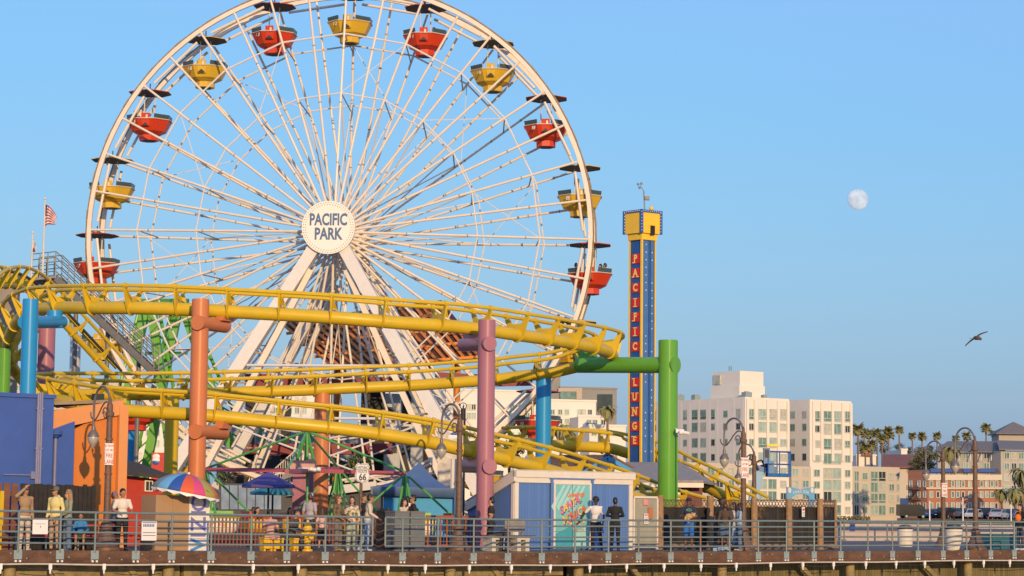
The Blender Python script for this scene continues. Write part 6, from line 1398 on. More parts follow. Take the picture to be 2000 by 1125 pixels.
pl_ = [(0, 1674, 838, 480, 1.15, 'tall palm against the right wall of the white block'), (1, 1686, 846, 560, 1.0, 'palm close right of the white block, second in the cluster'), (2, 1698, 848, 580, 1.05, 'third palm of the cluster right of the white block'), (0, 1714, 846, 560, 1.1, 'palm in the middle of the cluster right of the white block'),
       (1, 1722, 858, 540, 1.1, 'shorter palm in the cluster, in front of the brown roof'), (2, 1735, 846, 560, 1.2, 'broad palm at the right end of the cluster'), (0, 1757, 840, 600, 1.0, 'lone tall palm above the small white house'), (1, 1782, 852, 640, 1.0, 'thin distant palm left of the tree tops, first of three spaced out'), (2, 1801, 853, 640, 1.0, 'thin distant palm, second of three spaced out'), (0, 1829, 851, 640, 1.0, 'thin distant palm above the small lamp, third of three spaced out'),
       (1, 1867, 857, 640, .95, 'distant palm just left of the near lamp arch'), (2, 1887, 851, 640, 1.0, 'distant palm inside the near lamp arch'), (0, 1927, 836, 600, 1.15, 'tallest palm right of the near lamp'), (1, 1942, 848, 620, 1.0, 'palm between the tallest one and the hotel tower roof'), (2, 1690, 875, 500, 1.0, 'short palm above the tan apartments'), (1, 1704, 868, 520, 1.0, 'leaning palm above the tan apartments'),
       (3, 1858, 880, 420, 1.15, 'bushy feather palm left of the grey hotel roof'), (3, 1957, 962, 390, .85, 'small feather palm right of the brick building'), (4, 1983, 962, 380, 1.1, 'larger feather palm in front of the grey hotel'), (4, 1996, 925, 385, 1.25, 'feather palm cut by the right edge of the picture'),
       (3, 1187, 800, 425, 1.0, 'feather palm beside the grey glass house left of the drop tower'), (4, 1096, 838, 418, 1.1, 'feather palm beside the blue column under the turn'), (3, 1115, 848, 420, .8, 'smaller feather palm right of the blue column')]
for a in pl_: put(*a)
pk_l = mat('tree_dark', (.075, .08, .045), .7, var=.5, scale=.6); pk_o = mat('tree_olive', (.12, .115, .05), .7, var=.5, scale=.6); bark = mat('bark', (.10, .07, .05), .9)
def tree(px, pt, pb, wpx, Y, label, lm, dens=900, group='trees in the town'):
    root = empty('broad_tree', G(px, Y, .8), label, 'tree', group); c = P(px, (pt + pb) / 2, Y); rx, rz = wpx * Y / F / 2, (pb - pt) * Y / F / 2; r = random.Random(int(px)); m = MB(bark); b = V((c.x, c.y, .5))
    m.tube([b, b.lerp(c, .5), c], [rx * .12, rx * .08, rx * .03], 8)
    cl = []
    for k in range(14):
        a, e = r.uniform(0, 6.28), r.uniform(-.7, 1.2); q = c + V((rx * .62 * math.cos(a) * math.cos(e), rx * .62 * math.sin(a) * math.cos(e), rz * .68 * math.sin(e))); cl.append(q); m.cyl(b.lerp(c, r.uniform(.5, .9)), q, rx * .03, rx * .01, 5)
    obj('trunk', m, root); m = MB(lm)
    for k in range(dens):
        q = r.choice(cl); d_ = V((r.gauss(0, 1), r.gauss(0, 1), r.gauss(0, .8))) * rx * .20; p = q + d_; s_ = rx * r.uniform(.035, .075); a = V((r.gauss(0, 1), r.gauss(0, 1), r.gauss(0, 1))).normalized(); bb = a.cross(V((r.gauss(0, 1), r.gauss(0, 1), r.gauss(0, 1)))).normalized()
        m.add([p - a * s_ * 1.6, p + bb * s_, p + a * s_ * 1.6, p - bb * s_], [(0, 1, 2, 3)])
    obj('crown', m, root, weld=False)
tree(1810, 876, 925, 54, 430, 'dark bushy tree between the brown roof and the grey hotel', pk_o, 1600); tree(1788, 893, 930, 34, 440, 'smaller dark tree at the end of the brown roof', pk_o, 900)
for i, (px, t, b, w_) in enumerate(((1680, 855, 885, 22), (1702, 866, 892, 26), (1730, 864, 890, 30), (1756, 862, 890, 26), (1776, 872, 890, 20), (1795, 870, 890, 26), (1815, 868, 888, 24), (1838, 870, 890, 24))):
    tree(px, t, b, w_, 700, ['distant dark tree behind the first palms', 'distant dark tree behind the palm cluster', 'distant dark tree behind the broad palm', 'distant dark tree under the lone tall palm', 'distant round tree beside the tiny white house', 'distant dark tree under the spaced palms', 'distant dark tree behind the olive one', 'distant dark tree left of the feather palm'][i], pk_l, 500)
for i, (px, t, b, w_, Y) in enumerate(((255, 900, 985, 60, 128), (700, 880, 945, 60, 125), (660, 900, 950, 40, 126), (895, 862, 905, 50, 116), (995, 860, 900, 60, 120), (440, 900, 950, 40, 126))):
    tree(px, t, b, w_, Y, ['leafy shrub behind the red kiosk roof', 'leafy yellow green shrub behind the route sign', 'small leafy shrub left of the route sign', 'shrub behind the lamp left of the pink column', 'shrub behind the pink column', 'shrub left of the parasols'][i], mat('shrub_green', (.13, .16, .03), .6, var=.5, scale=2), 500, 'shrubs among the rides')
# hedge line on the beach edge
m = MB(pk_o)
for k in range(1500): x = rnd.uniform(1635, 1700); p = G(x, 330 + rnd.uniform(0, 4), .5 + rnd.random() ** 2 * 1.2); a = V((rnd.gauss(0, 1), rnd.gauss(0, 1), rnd.gauss(0, 1))).normalized() * .16; b = a.cross(V((rnd.gauss(0, 1), rnd.gauss(0, 1), .3))).normalized() * .09; m.add([p - a, p + b, p + a, p - b], [(0, 1, 2, 3)])
tag(obj('beach_scrub', m, weld=False), 'low scrub at the foot of the white blocks', 'scrub', kind='stuff')

# ------------------------------------------------------------------ parked cars
lot = MB(mat('car_park_asphalt', (.06, .058, .055), .9, var=.2, scale=.5)); q = [G(1752, 345, 0), G(2080, 345, 0), G(2080, 398, 0), G(1752, 398, 0)]; lot.prism(q, (0, 0, 1.55)); struct('car_park', lot)
paints = [mat('car_' + n_, c, .25, .3, var=.03) for n_, c in (('navy_metal', (.015, .03, .09)), ('black_metal', (.012, .013, .016)), ('silver_metal', (.42, .44, .47)), ('white_metal', (.62, .61, .60)), ('grey_metal', (.10, .11, .13)), ('maroon_metal', (.18, .02, .02)), ('blue_metal', (.03, .08, .22)))]
cg = mat('car_glass', (.02, .03, .04), .08, var=.1); tyr = mat('tyre', (.02, .02, .02), .8)
def car_mesh(par, prof, wd, paint, glass):
    m = MB(paint); lo_ = [V((x, -wd / 2, z)) for x, z in prof]; m.prism(lo_, (0, wd, 0)); obj('body', m, par, True)
    m = MB(cg)
    for s in (-1, 1): m.prism([V((x, s * (wd / 2 + .004), z)) for x, z in glass], (0, -s * .03, 0))
    g0, g1_, g2, g3 = glass[0], glass[1], glass[2], glass[3]
    m.beam(V((glass[0][0] - .12, 0, (glass[0][1]))), V((glass[1][0] - .12, 0, glass[1][1])), wd * .86, .05); m.beam(V((glass[3][0] + .12, 0, glass[3][1])), V((glass[2][0] + .12, 0, glass[2][1])), wd * .86, .05); obj('window', m, par, True)
    for x in (-1.35, 1.35):
        for s in (-1, 1): m = MB(tyr, C['plate']); m.cyl(V((x, s * (wd / 2 - .18), .33)), V((x, s * (wd / 2 + .02), .33)), .33, n=16); m.cyl(V((x, s * (wd / 2 + .021), .33)), V((x, s * (wd / 2 + .03), .33)), .2, n=12, mi=1); obj('wheel', m, par, True)
    for s in (-1, 1):
        m = MB(C['signwhite']); m.box(V((prof[0][0] + .02, s * wd * .36, .68)), (.1, .3, .14)); obj('headlight', m, par, True); m = MB(C['signred']); m.box(V((-prof[0][0] - .0, s * wd * .38, .8)), (.1, .22, .16)); obj('taillight', m, par, True)
car0 = empty('parked_car', (0, 0, 0), 'x', 'car', 'cars parked behind the beach'); car_mesh(car0, [(-2.2, .35), (-2.25, .7), (-2.1, .85), (-1.1, .98), (-.35, 1.45), (1.0, 1.5), (1.75, 1.05), (2.2, .95), (2.25, .4), (1.75, .3), (-1.8, .3)], 1.78, paints[0], [(-1.0, .98), (-.33, 1.40), (.98, 1.44), (1.62, 1.02)])
suv0 = empty('parked_car', (0, 0, 0), 'x', 'car', 'cars parked behind the beach'); car_mesh(suv0, [(-2.25, .4), (-2.3, .85), (-2.15, 1.0), (-1.2, 1.12), (-.6, 1.7), (1.9, 1.74), (2.2, 1.1), (2.28, .45), (1.75, .35), (-1.8, .35)], 1.9, paints[1], [(-1.1, 1.13), (-.55, 1.62), (1.8, 1.66), (2.05, 1.12)])
cars = [(1812, 470, 0, 1), (1826, 478, 1, 0), (1838, 462, 0, 4), (1850, 470, 1, 1), (1863, 476, 0, 6), (1874, 460, 1, 0), (1886, 468, 0, 2), (1898, 474, 1, 3), (1910, 464, 0, 1), (1921, 472, 1, 4), (1933, 462, 0, 3), (1944, 475, 0, 0), (1956, 466, 1, 6), (1967, 472, 0, 5), (1979, 462, 1, 1), (1990, 470, 0, 2), (1822, 446, 0, 6), (1846, 442, 1, 1), (1880, 444, 0, 4), (1902, 440, 0, 3), (1929, 446, 1, 0), (1951, 440, 0, 2), (1972, 446, 0, 6)]
where = ['first behind the van', 'second behind the van', 'third behind the van', 'just left of the fire lane lamp', 'just right of the fire lane lamp', 'below the brick wall middle', 'left of the near lamp, back row', 'behind the near lamp, back row', 'just right of the near lamp, back row', 'second right of the near lamp', 'third right of the near lamp', 'below the small feather palm, left', 'below the small feather palm, right', 'below the larger feather palm, left', 'below the larger feather palm, right', 'last at the right edge, back row', 'front row, nearest to the van', 'front row, left of the fire lane lamp', 'front row, between the two lamps', 'front row, left of the near lamp', 'front row, right of the near lamp', 'front row, below the small feather palm', 'front row, last at the right']
cn = ['navy', 'black', 'silver', 'white', 'grey', 'maroon', 'blue']; f0 = f1 = False
for (px, Y, kd, pi_), wh in zip(cars, where):
    Y = 352 + (Y - 440) * .95; src = suv0 if kd else car0; loc = G(px, Y, 1.556); rz = rnd.choice((R(60), R(65), R(-118), R(72)))
    if kd and not f1: f1 = True; o = src; o.location = loc; o.rotation_euler = (0, 0, rz)
    elif not kd and not f0: f0 = True; o = src; o.location = loc; o.rotation_euler = (0, 0, rz)
    else: o = dup(src, loc, rz, swap={(paints[1] if kd else paints[0]): paints[pi_]} if pi_ != (1 if kd else 0) else None)
    o['label'] = f'{cn[pi_] if o is not src else ("black" if kd else "navy")} parked {"sport utility car" if kd else "saloon car"}, {wh}'
vn = empty('parked_van', G(1783, 366, 1.556), 'dark blue panel van at the left end of the car park', 'van', rz=R(188)); WM[vn] = M.Identity(4)
car_mesh(vn, [(-2.4, .4), (-2.45, 1.05), (-2.0, 1.25), (-1.35, 2.0), (-.9, 2.2), (2.4, 2.2), (2.45, .45), (1.75, .35), (-1.8, .35)], 2.0, paints[1], [(-1.75, 1.3), (-1.25, 1.95), (-.75, 1.95), (-.7, 1.3)])
for i, px in enumerate((1816, 1881, 1975)):
    Y = 342; m = MB(C['signwhite']); b = G(px, Y, .5); m.cyl(b, V((b.x, b.y, P(px, [978, 972, 985][i], Y).z)), .1, .08, 8); tag(obj('marker_post', m), ['thin white post in front of the brick building left corner', 'thin white post between the two right lamps', 'thin white post in front of the feather palms'][i], 'post', 'white posts by the car park')
# ================================================================== people
SK = {k: mat('skin_' + k, c, .55, var=.05, scale=8) for k, c in (('light', (.48, .26, .17)), ('tan', (.36, .18, .105)), ('brown', (.14, .065, .038)), ('dark', (.07, .034, .022)))}
CL = {}
def cloth(k, c, var=.1, dirt=None, scale=14):
    if k not in CL: CL[k] = mat('cloth_' + k, c, .85, var=var, scale=scale, bump=.3, dirt=dirt)
    return CL[k]
HR = {k: mat('hair_' + k, c, .5, var=.35, scale=25) for k, c in (('black', (.012, .010, .009)), ('brown', (.055, .026, .014)), ('light', (.26, .15, .07)), ('auburn', (.11, .040, .018)))}
def capsule(m, p, q, r1, r2, n=10):
    p, q = V(p), V(q); d = q - p
    if d.length < 1e-4: return m.ell(p, max(r1, r2), n, 7)
    d = d.normalized(); pts = []; rs = []
    for k in range(5): a = math.pi / 2 * k / 4; pts.append(p - d * r1 * math.cos(a)); rs.append(max(r1 * math.sin(a), 1e-3))
    for k in range(5): a = math.pi / 2 * k / 4; pts.append(q + d * r2 * math.sin(a)); rs.append(max(r2 * math.cos(a), 1e-3))
    return m.tube(pts, rs, n)
def fuse(name, m, root, vox, it=3):
    """join overlapping solids into one continuous smooth surface"""
    me = m.mesh(name); o = bpy.data.objects.new(name, me); col.objects.link(o)
    r = o.modifiers.new('r', 'REMESH'); r.mode = 'VOXEL'; r.voxel_size = vox; r.use_smooth_shade = True
    s = o.modifiers.new('s', 'SMOOTH'); s.factor = .5; s.iterations = it
    dg = bpy.context.evaluated_depsgraph_get(); nm = bpy.data.meshes.new_from_object(o.evaluated_get(dg)); nm.name = name
    bpy.data.objects.remove(o); nm.materials.clear(); nm.materials.append(m.mats[0]); nm.polygons.foreach_set('use_smooth', [True] * len(nm.polygons)); nm.polygons.foreach_set('material_index', [0] * len(nm.polygons))
    no = bpy.data.objects.new(name, nm); col.objects.link(no); no.parent = root; WM[no] = WM[root]; return no
def person(loc, rz, label, H=1.74, skin='tan', hair=('short', 'black'), top=('long', 'x', (.3, .3, .3)), bottom=('pants', 'y', (.05, .05, .06)), shoes=(.5, .5, .5), pose=None, head=0., sit=False, glasses=False, hat=None, lean=0., vox=.016, group=None, upper=False, slim=1., extra=None):
    """person facing local -Y; pose overrides elbow/wrist/knee/ankle joints (L = the person's left, +X)"""
    g = H / 1.72; root = empty('person', loc, label, 'person', group, rz); pz = pose or {}
    dz = -.44 if sit else 0.
    J = {'pel': (0, 0, .93 + dz), 'wai': (0, -.0, 1.10 + dz), 'che': (0, -.01, 1.30 + dz), 'nec': (0, .01, 1.47 + dz), 'hea': (0, -.015, 1.615 + dz)}
    for s, x in (('L', 1), ('R', -1)):
        J['sh' + s] = (.175 * x * slim, .0, 1.405 + dz); J['el' + s] = (.235 * x, .03, 1.13 + dz); J['wr' + s] = (.235 * x, -.06, .89 + dz)
        J['hi' + s] = (.09 * x, 0, .90 + dz); J['kn' + s] = (.10 * x, -.02, .49); J['an' + s] = (.11 * x, .0, .085)
        if sit: J['kn' + s] = (.13 * x, -.43, .49); J['an' + s] = (.13 * x, -.43, .085); J['wr' + s] = (.16 * x, -.33, .60); J['el' + s] = (.25 * x, -.02, .72)
    for k, v in pz.items(): J[k] = v
    J = {k: V(v) for k, v in J.items()}
    if lean:
        for k in list(J):
            if k[:2] not in ('kn', 'an', 'hi'): J[k] = J[k] + V((0, -lean * max(0, J[k].z - (.9 + dz)), 0))
    J = {k: v * g for k, v in J.items()}
    HM = M.Translation(J['hea']) @ M.Rotation(head, 4, 'Z')
    def hd(x, y, z): return HM @ V((x * g, y * g, z * g))
    HRt = M.Rotation(head, 3, 'Z')
    b = MB(SK[skin])
    # head: skull, jaw, nose, ears, chin
    b.ell(hd(0, .012, .03), (.074 * g, .092 * g, .088 * g), 14, 10, HRt); b.ell(hd(0, -.018, -.035), (.058 * g, .070 * g, .075 * g), 12, 8, HRt)
    capsule(b, hd(0, -.085, .012), hd(0, -.104, -.022), .010 * g, .015 * g, 8); b.ell(hd(0, -.072, -.085), .022 * g, 8, 6)
    b.ell(hd(0, -.083, -.052), (.026 * g, .010 * g, .010 * g), 8, 5, HRt)
    for s in (-1, 1): b.ell(hd(.076 * s, .012, -.005), (.014 * g, .022 * g, .032 * g), 8, 6, HRt)
    capsule(b, J['nec'] - V((0, 0, .03 * g)), J['hea'] - V((0, 0, .05 * g)), .056 * g, .050 * g)
    # trunk
    b.ell(J['pel'], (.155 * g * slim, .105 * g, .13 * g)); b.ell(J['wai'], (.128 * g * slim, .092 * g, .15 * g)); b.ell(J['che'], (.155 * g * slim, .105 * g, .19 * g))
    capsule(b, J['shL'], J['shR'], .058 * g, .058 * g); capsule(b, J['che'], J['nec'], .09 * g, .055 * g)
    for s in 'LR':
        x = 1 if s == 'L' else -1
        capsule(b, J['sh' + s], J['el' + s], .050 * g, .039 * g); capsule(b, J['el' + s], J['wr' + s], .039 * g, .026 * g)
        d = (J['wr' + s] - J['el' + s]).normalized(); side = d.cross(V((0, 1, 0)) if abs(d.y) < .8 else V((0, 0, 1))).normalized(); nrm = side.cross(d)
        pc = J['wr' + s] + d * .05 * g
        for k in (-1, 0, 1): capsule(b, J['wr' + s] + d * .01 + side * .014 * k * g, pc + d * .03 * g + side * .020 * k * g, .017 * g, .016 * g, 8)
        for k, ln in zip((-1.5, -.5, .5, 1.5), (.060, .074, .078, .066)):
            r0 = pc + d * .045 * g + side * .0165 * k * g; r1 = r0 + (d * .9 + nrm * .25 * x) * ln * .5 * g; r2 = r1 + (d * .6 + nrm * .7 * x) * ln * .5 * g
            capsule(b, r0, r1, .0100 * g, .0095 * g, 6); capsule(b, r1, r2, .0095 * g, .0085 * g, 6)
        t0 = J['wr' + s] + d * .03 * g - side * .022 * g * x; capsule(b, t0, t0 + (d * .7 - side * .7 * x) * .035 * g, .013 * g, .011 * g, 6); capsule(b, t0 + (d * .7 - side * .7 * x) * .035 * g, t0 + (d * 1.5 - side * .8 * x) * .04 * g, .011 * g, .009 * g, 6)
        if not upper:
            capsule(b, J['hi' + s], J['kn' + s], .080 * g, .054 * g); capsule(b, J['kn' + s], J['an' + s], .052 * g, .034 * g)
            capsule(b, J['an' + s] + V((0, .03, -.03)) * g, J['an' + s] + V((.02 * x, -.15, -.055)) * g, .034 * g, .026 * g)
    fuse('body', b, root, vox)
    # eyes, mouth
    m = MB(C['dark'])
    for s in (-1, 1): m.ell(hd(.028 * s, -.078, .012), (.012 * g, .007 * g, .007 * g), 8, 5, HRt)
    obj('eyes', m, root, True)
    m = MB(mat('lips', (.22, .07, .05), .5)); m.ell(hd(0, -.092, -.052), (.022 * g, .006 * g, .006 * g), 8, 5, HRt); obj('mouth', m, root, True)
    # top
    kind, nm, c = top[:3]; t = MB(cloth(nm, c, *(top[3:])))
    t.ell(J['wai'] - V((0, 0, .02)), (.145 * g * slim, .110 * g, .17 * g)); t.ell(J['che'], (.172 * g * slim, .122 * g, .19 * g)); capsule(t, J['shL'] - V((0, 0, .01)), J['shR'] - V((0, 0, .01)), .068 * g, .068 * g); capsule(t, J['che'], J['nec'] - V((0, 0, .035 * g)), .10 * g, .066 * g)
    t.ell(J['pel'] + V((0, 0, .03)), (.165 * g * slim, .122 * g, .10 * g))
    for s in 'LR':
        if kind == 'none': continue
        if kind == 'short': capsule(t, J['sh' + s], J['sh' + s].lerp(J['el' + s], .70), .058 * g, .058 * g)
        else: capsule(t, J['sh' + s], J['el' + s], .059 * g, .050 * g); capsule(t, J['el' + s], J['el' + s].lerp(J['wr' + s], .93), .052 * g, .040 * g)
    if kind == 'hood': t.ell(J['nec'] + V((0, .06, -.01)) * g, (.10 * g, .07 * g, .07 * g))
    fuse('top', t, root, vox * .95, 3)
    if not upper:
        kind, nm, c = bottom[:3]; t = MB(cloth(nm, c))
        t.ell(J['pel'] - V((0, 0, .02)), (.168 * g * slim, .120 * g, .12 * g))
        for s in 'LR':
            if kind == 'shorts': capsule(t, J['hi' + s], J['hi' + s].lerp(J['kn' + s], .88), .096 * g, .090 * g)
            elif kind == 'skirt': capsule(t, J['hi' + s], J['hi' + s].lerp(J['kn' + s], .7), .115 * g, .125 * g)
            else:
                wd = 1.5 if kind == 'wide' else 1.
                capsule(t, J['hi' + s], J['kn' + s], .093 * g, .068 * g * (1.25 if wd > 1 else 1)); capsule(t, J['kn' + s], J['an' + s] + V((0, 0, .02)), .066 * g * (1.25 if wd > 1 else 1), .052 * g * wd)
        if kind == 'skirt': capsule(t, J['hiL'].lerp(J['knL'], .6), J['hiR'].lerp(J['knR'], .6), .12 * g, .12 * g)
        fuse({'shorts': 'shorts', 'skirt': 'skirt'}.get(kind, 'trousers'), t, root, vox, 3)
        for s in 'LR':
            x = 1 if s == 'L' else -1; t = MB(mat('shoe_%d' % int(sum(shoes) * 1000), shoes, .6, var=.05)); a = J['an' + s]
            capsule(t, a + V((0, .035, -.045)) * g, a + V((.018 * x, -.14, -.05)) * g, .042 * g, .036 * g); capsule(t, a + V((0, .02, .01)) * g, a + V((0, .0, -.04)) * g, .042 * g, .045 * g); fuse('shoe', t, root, vox, 2)
    # hair
    st, hc = hair; h = MB(HR[hc])
    if st == 'afro':
        for k in range(60):
            a, e = rnd.uniform(0, 6.28), rnd.uniform(-.35, 1.5); q = hd(.088 * math.cos(a) * math.cos(e), .025 + .10 * math.sin(a) * math.cos(e), .055 + .09 * math.sin(e))
            if (HM.inverted() @ q).y < -.055 * g and (HM.inverted() @ q).z < .08 * g: continue
            h.ell(q, .035 * g, 8, 6)
    elif st != 'bald':
        h.ell(hd(0, .026, .048), (.083 * g, .094 * g, .086 * g), 14, 10, HRt); h.ell(hd(0, .055, .0), (.078 * g, .068 * g, .085 * g), 12, 8, HRt)
        for k in range(26):
            a = rnd.uniform(0, 6.28); e = rnd.uniform(.35, 1.4); h.ell(hd(.07 * math.cos(a) * math.cos(e), .02 + .075 * math.sin(a) * math.cos(e), .055 + .075 * math.sin(e)), rnd.uniform(.018, .028) * g, 7, 5)
        if st in ('long', 'curly'):
            for s in (-1, 0, 1):
                capsule(h, hd(.045 * s, .07, .0), hd(.06 * s, .095, -.22), .050 * g, .040 * g); capsule(h, hd(.06 * s, .095, -.2), hd(.055 * s, .09, -.33), .040 * g, .018 * g)
            for s in (-1, 1): capsule(h, hd(.072 * s, .02, .03), hd(.088 * s, .015, -.16), .026 * g, .022 * g)
        if st == 'curly':
            for k in range(50): h.ell(hd(rnd.uniform(-.10, .10), rnd.uniform(.03, .13), rnd.uniform(-.22, .10)), rnd.uniform(.02, .034) * g, 7, 5)
        if st == 'bun': h.ell(hd(0, .06, .135), .042 * g, 10, 7); h.ell(hd(0, .08, .10), .035 * g, 8, 6)
    if h.v: fuse('hair', h, root, vox * .8, 2)
    if hat:
        hk, hcol = hat; m = MB(cloth(hk, hcol)); m.lathe(hd(0, .012, .035), [(.092 * g, 0), (.094 * g, .03 * g), (.085 * g, .075 * g), (.05 * g, .105 * g), (0, .112 * g)], 16)
        m.prism([hd(x, y, .038) for x, y in ((-.08, -.05), (-.065, -.13), (-.03, -.165), (.03, -.165), (.065, -.13), (.08, -.05))], V((0, 0, .012 * g))); obj('cap', m, root, True)
    if glasses:
        m = MB(C['black'])
        for s in (-1, 1): m.ell(hd(.031 * s, -.094, .012), (.030 * g, .010 * g, .022 * g), 10, 6, HRt); m.cyl(hd(.058 * s, -.085, .015), hd(.078 * s, .01, .015), .005 * g, n=5)
        m.cyl(hd(-.01, -.1, .016), hd(.01, -.1, .016), .005 * g, n=5); obj('sunglasses', m, root, True)
    if extra: extra(root, J, g, hd)
    return root
def at_px(px, off): return pier(px, off)
def face(deg): return R(deg)          # 0 looks at the camera, +90 to the picture's right, 180 away
def W_(deg): return R(deg)
denim = (.10, .16, .26); khaki = (.42, .27, .16)
person(at_px(46, .9), face(35), 'man in tan jacket and cream trousers shading his eyes with a raised arm', 1.82, 'tan', ('short', 'brown'), ('long', 'tan_jacket', (.33, .21, .12)), ('pants', 'cream', (.52, .43, .33)), (.6, .57, .52), {'elR': (-.30, -.14, 1.46), 'wrR': (-.10, -.20, 1.66), 'elL': (.22, .06, 1.13), 'wrL': (.20, -.08, .92)}, R(20), glasses=True)
person(at_px(106, .7), face(-25), 'man in pale yellow hooded sweatshirt, grey cap and beige trousers', 1.80, 'tan', ('short', 'black'), ('hood', 'pale_yellow', (.62, .53, .22)), ('pants', 'beige', khaki), (.03, .03, .03), {'wrL': (.16, -.16, .90), 'wrR': (-.16, -.16, .92)}, R(-30), hat=('grey_cap', (.12, .11, .10)), glasses=True)
person(at_px(131, .75), face(-55), 'woman with long light brown hair, grey green jacket and wide jeans', 1.72, 'light', ('long', 'light'), ('long', 'sage_jacket', (.24, .26, .19)), ('wide', 'jeans', denim), (.5, .40, .32), {'elR': (-.22, -.05, 1.14), 'wrR': (-.08, -.27, 1.05), 'elL': (.22, -.04, 1.14), 'wrL': (.10, -.27, 1.02)}, R(-15), glasses=True, slim=.88)
person(at_px(156, 1.75), face(8), 'seated child in bright blue jacket with dark skirt on the red bench', 1.45, 'tan', ('short', 'black'), ('long', 'bright_blue', (.03, .20, .45)), ('skirt', 'dark_olive', (.05, .05, .025)), (.3, .2, .05), sit=True, slim=.9)
person(at_px(237, 1.5), face(20), 'dark haired man in white short sleeved shirt and black trousers gesturing', 1.78, 'tan', ('short', 'black'), ('short', 'white_shirt', (.66, .60, .54)), ('pants', 'black_trousers', (.015, .015, .017)), (.02, .02, .02), {'elR': (-.26, .0, 1.14), 'wrR': (-.12, -.24, 1.08), 'elL': (.27, .0, 1.14), 'wrL': (.22, -.26, 1.10)}, R(15))
person(at_px(221, 2.8), face(100), 'person in grey top and mauve cap half hidden behind the lamp post', 1.70, 'tan', ('short', 'brown'), ('long', 'grey_top', (.20, .20, .22)), ('pants', 'dark_jeans', (.03, .04, .07)), (.1, .1, .1), None, R(10), hat=('mauve_cap', (.20, .14, .22)))
person(at_px(527, 1.05), face(165), 'woman in salmon pink top seated on the yellow stools seen from behind', 1.62, 'tan', ('bun', 'black'), ('short', 'salmon', (.58, .30, .24)), ('skirt', 'salmon2', (.56, .30, .25)), (.1, .1, .1), sit=True)
person(at_px(568, 1.5), face(70), 'person in dark grey clothes seated beside the hydrant', 1.66, 'tan', ('short', 'black'), ('long', 'charcoal', (.06, .06, .065)), ('pants', 'charcoal2', (.05, .05, .055)), (.02, .02, .02), sit=True, lean=.25)
person(at_px(604, 2.4), face(150), 'person in lilac grey shirt and pale grey cap behind the yellow hydrant', 1.76, 'tan', ('short', 'brown'), ('short', 'lilac', (.36, .33, .36)), ('shorts', 'dark_shorts', (.03, .03, .04)), (.05, .05, .05), None, R(30), hat=('pale_cap', (.40, .40, .42)))
person(at_px(628, 1.9), face(170), 'child in pink top and black shorts seen from behind', 1.30, 'light', ('long', 'brown'), ('short', 'baby_pink', (.62, .38, .34)), ('shorts', 'black_shorts', (.012, .012, .014)), (.05, .05, .05), slim=.85)
person(at_px(659, .75), face(65), 'woman with wavy auburn hair in brown checked jacket and wide brown trousers', 1.70, 'light', ('curly', 'auburn'), ('long', 'brown_check', (.16, .105, .06), .3, ((.05, .035, .02), 9, .5)), ('wide', 'taupe', (.16, .125, .10)), (.35, .22, .08), {'elL': (.24, -.03, 1.14), 'wrL': (.10, -.26, 1.12), 'elR': (-.22, .02, 1.14), 'wrR': (-.12, -.22, 1.0)}, R(10), glasses=True, slim=.92)
person(at_px(686, .8), face(10), 'woman in black and cream patterned top with wide sage trousers', 1.66, 'light', ('long', 'black'), ('long', 'cream_pattern', (.60, .50, .36), .1, ((.015, .014, .013), 11, .47)), ('wide', 'sage', (.32, .36, .28)), (.62, .6, .56), {'wrL': (.24, -.14, .98), 'wrR': (-.10, -.24, 1.0), 'elR': (-.24, -.02, 1.14)}, R(-12), slim=.9)
person(at_px(716, .9), face(95), 'man in beige shirt and light blue ripped jeans leaning on the rail', 1.74, 'tan', ('short', 'black'), ('long', 'beige_shirt', (.54, .46, .36)), ('pants', 'light_jeans', (.26, .36, .50), .3), (.4, .42, .48), {'wrL': (.22, -.30, 1.02), 'elL': (.22, -.06, 1.16), 'elR': (-.22, -.06, 1.16), 'wrR': (-.2, -.3, 1.02), 'anL': (.11, .22, .085), 'knL': (.11, .06, .49)}, R(10), lean=.12)
person(at_px(708, 2.6), face(75), 'dark haired man in black shirt behind the man in beige', 1.76, 'tan', ('short', 'black'), ('short', 'black_shirt', (.015, .015, .017)), ('pants', 'black_trousers', (.015, .015, .017)), (.02, .02, .02))
def cup(root, J, g, hd):
    m = MB(C['signwhite']); p = J['wrR'] + V((.0, -.05, .07)); m.lathe(p, [(.028, -.05), (.036, .06), (.033, .06)], 12); obj('x', m, root, True); o = root.children[-1]; o.parent = None; o.name = 'paper_cup'
    o.matrix_world = WM[root].copy(); c_ = sum((v.co for v in o.data.vertices), V()) / len(o.data.vertices); o.data.transform(M.Translation(-c_)); o.matrix_world = WM[root] @ M.Translation(c_); tag(o, 'white paper cup held up by the woman behind the grey bins', 'cup')
person(at_px(787, 2.7), face(60), 'dark haired woman drinking from a white cup behind the grey bins', 1.64, 'light', ('long', 'black'), ('long', 'cream_top', (.55, .45, .35)), ('pants', 'dark_jeans', (.03, .04, .07)), (.1, .1, .1), {'elR': (-.26, -.12, 1.22), 'wrR': (-.06, -.22, 1.46)}, R(15), slim=.9, extra=cup)
person(at_px(806, 2.6), face(-80), 'man in black shirt and sunglasses standing behind the grey bins', 1.76, 'tan', ('short', 'black'), ('short', 'black_shirt', (.015, .015, .017)), ('pants', 'dark_jeans', (.03, .04, .07)), (.05, .05, .05), None, R(10), glasses=True)
person(at_px(795, 4.2), face(160), 'person with long black hair standing behind the couple at the bins', 1.72, 'brown', ('long', 'black'), ('long', 'maroon_top', (.12, .03, .03)), ('pants', 'dark_jeans', (.03, .04, .07)), (.05, .05, .05))
person(at_px(959, 1.9), face(-95), 'person with black topknot in dark brown shirt standing behind the bench', 1.72, 'light', ('bun', 'black'), ('long', 'dark_brown', (.035, .018, .014)), ('pants', 'black_trousers', (.015, .015, .017)), (.02, .02, .02), None, R(-15), slim=.92)
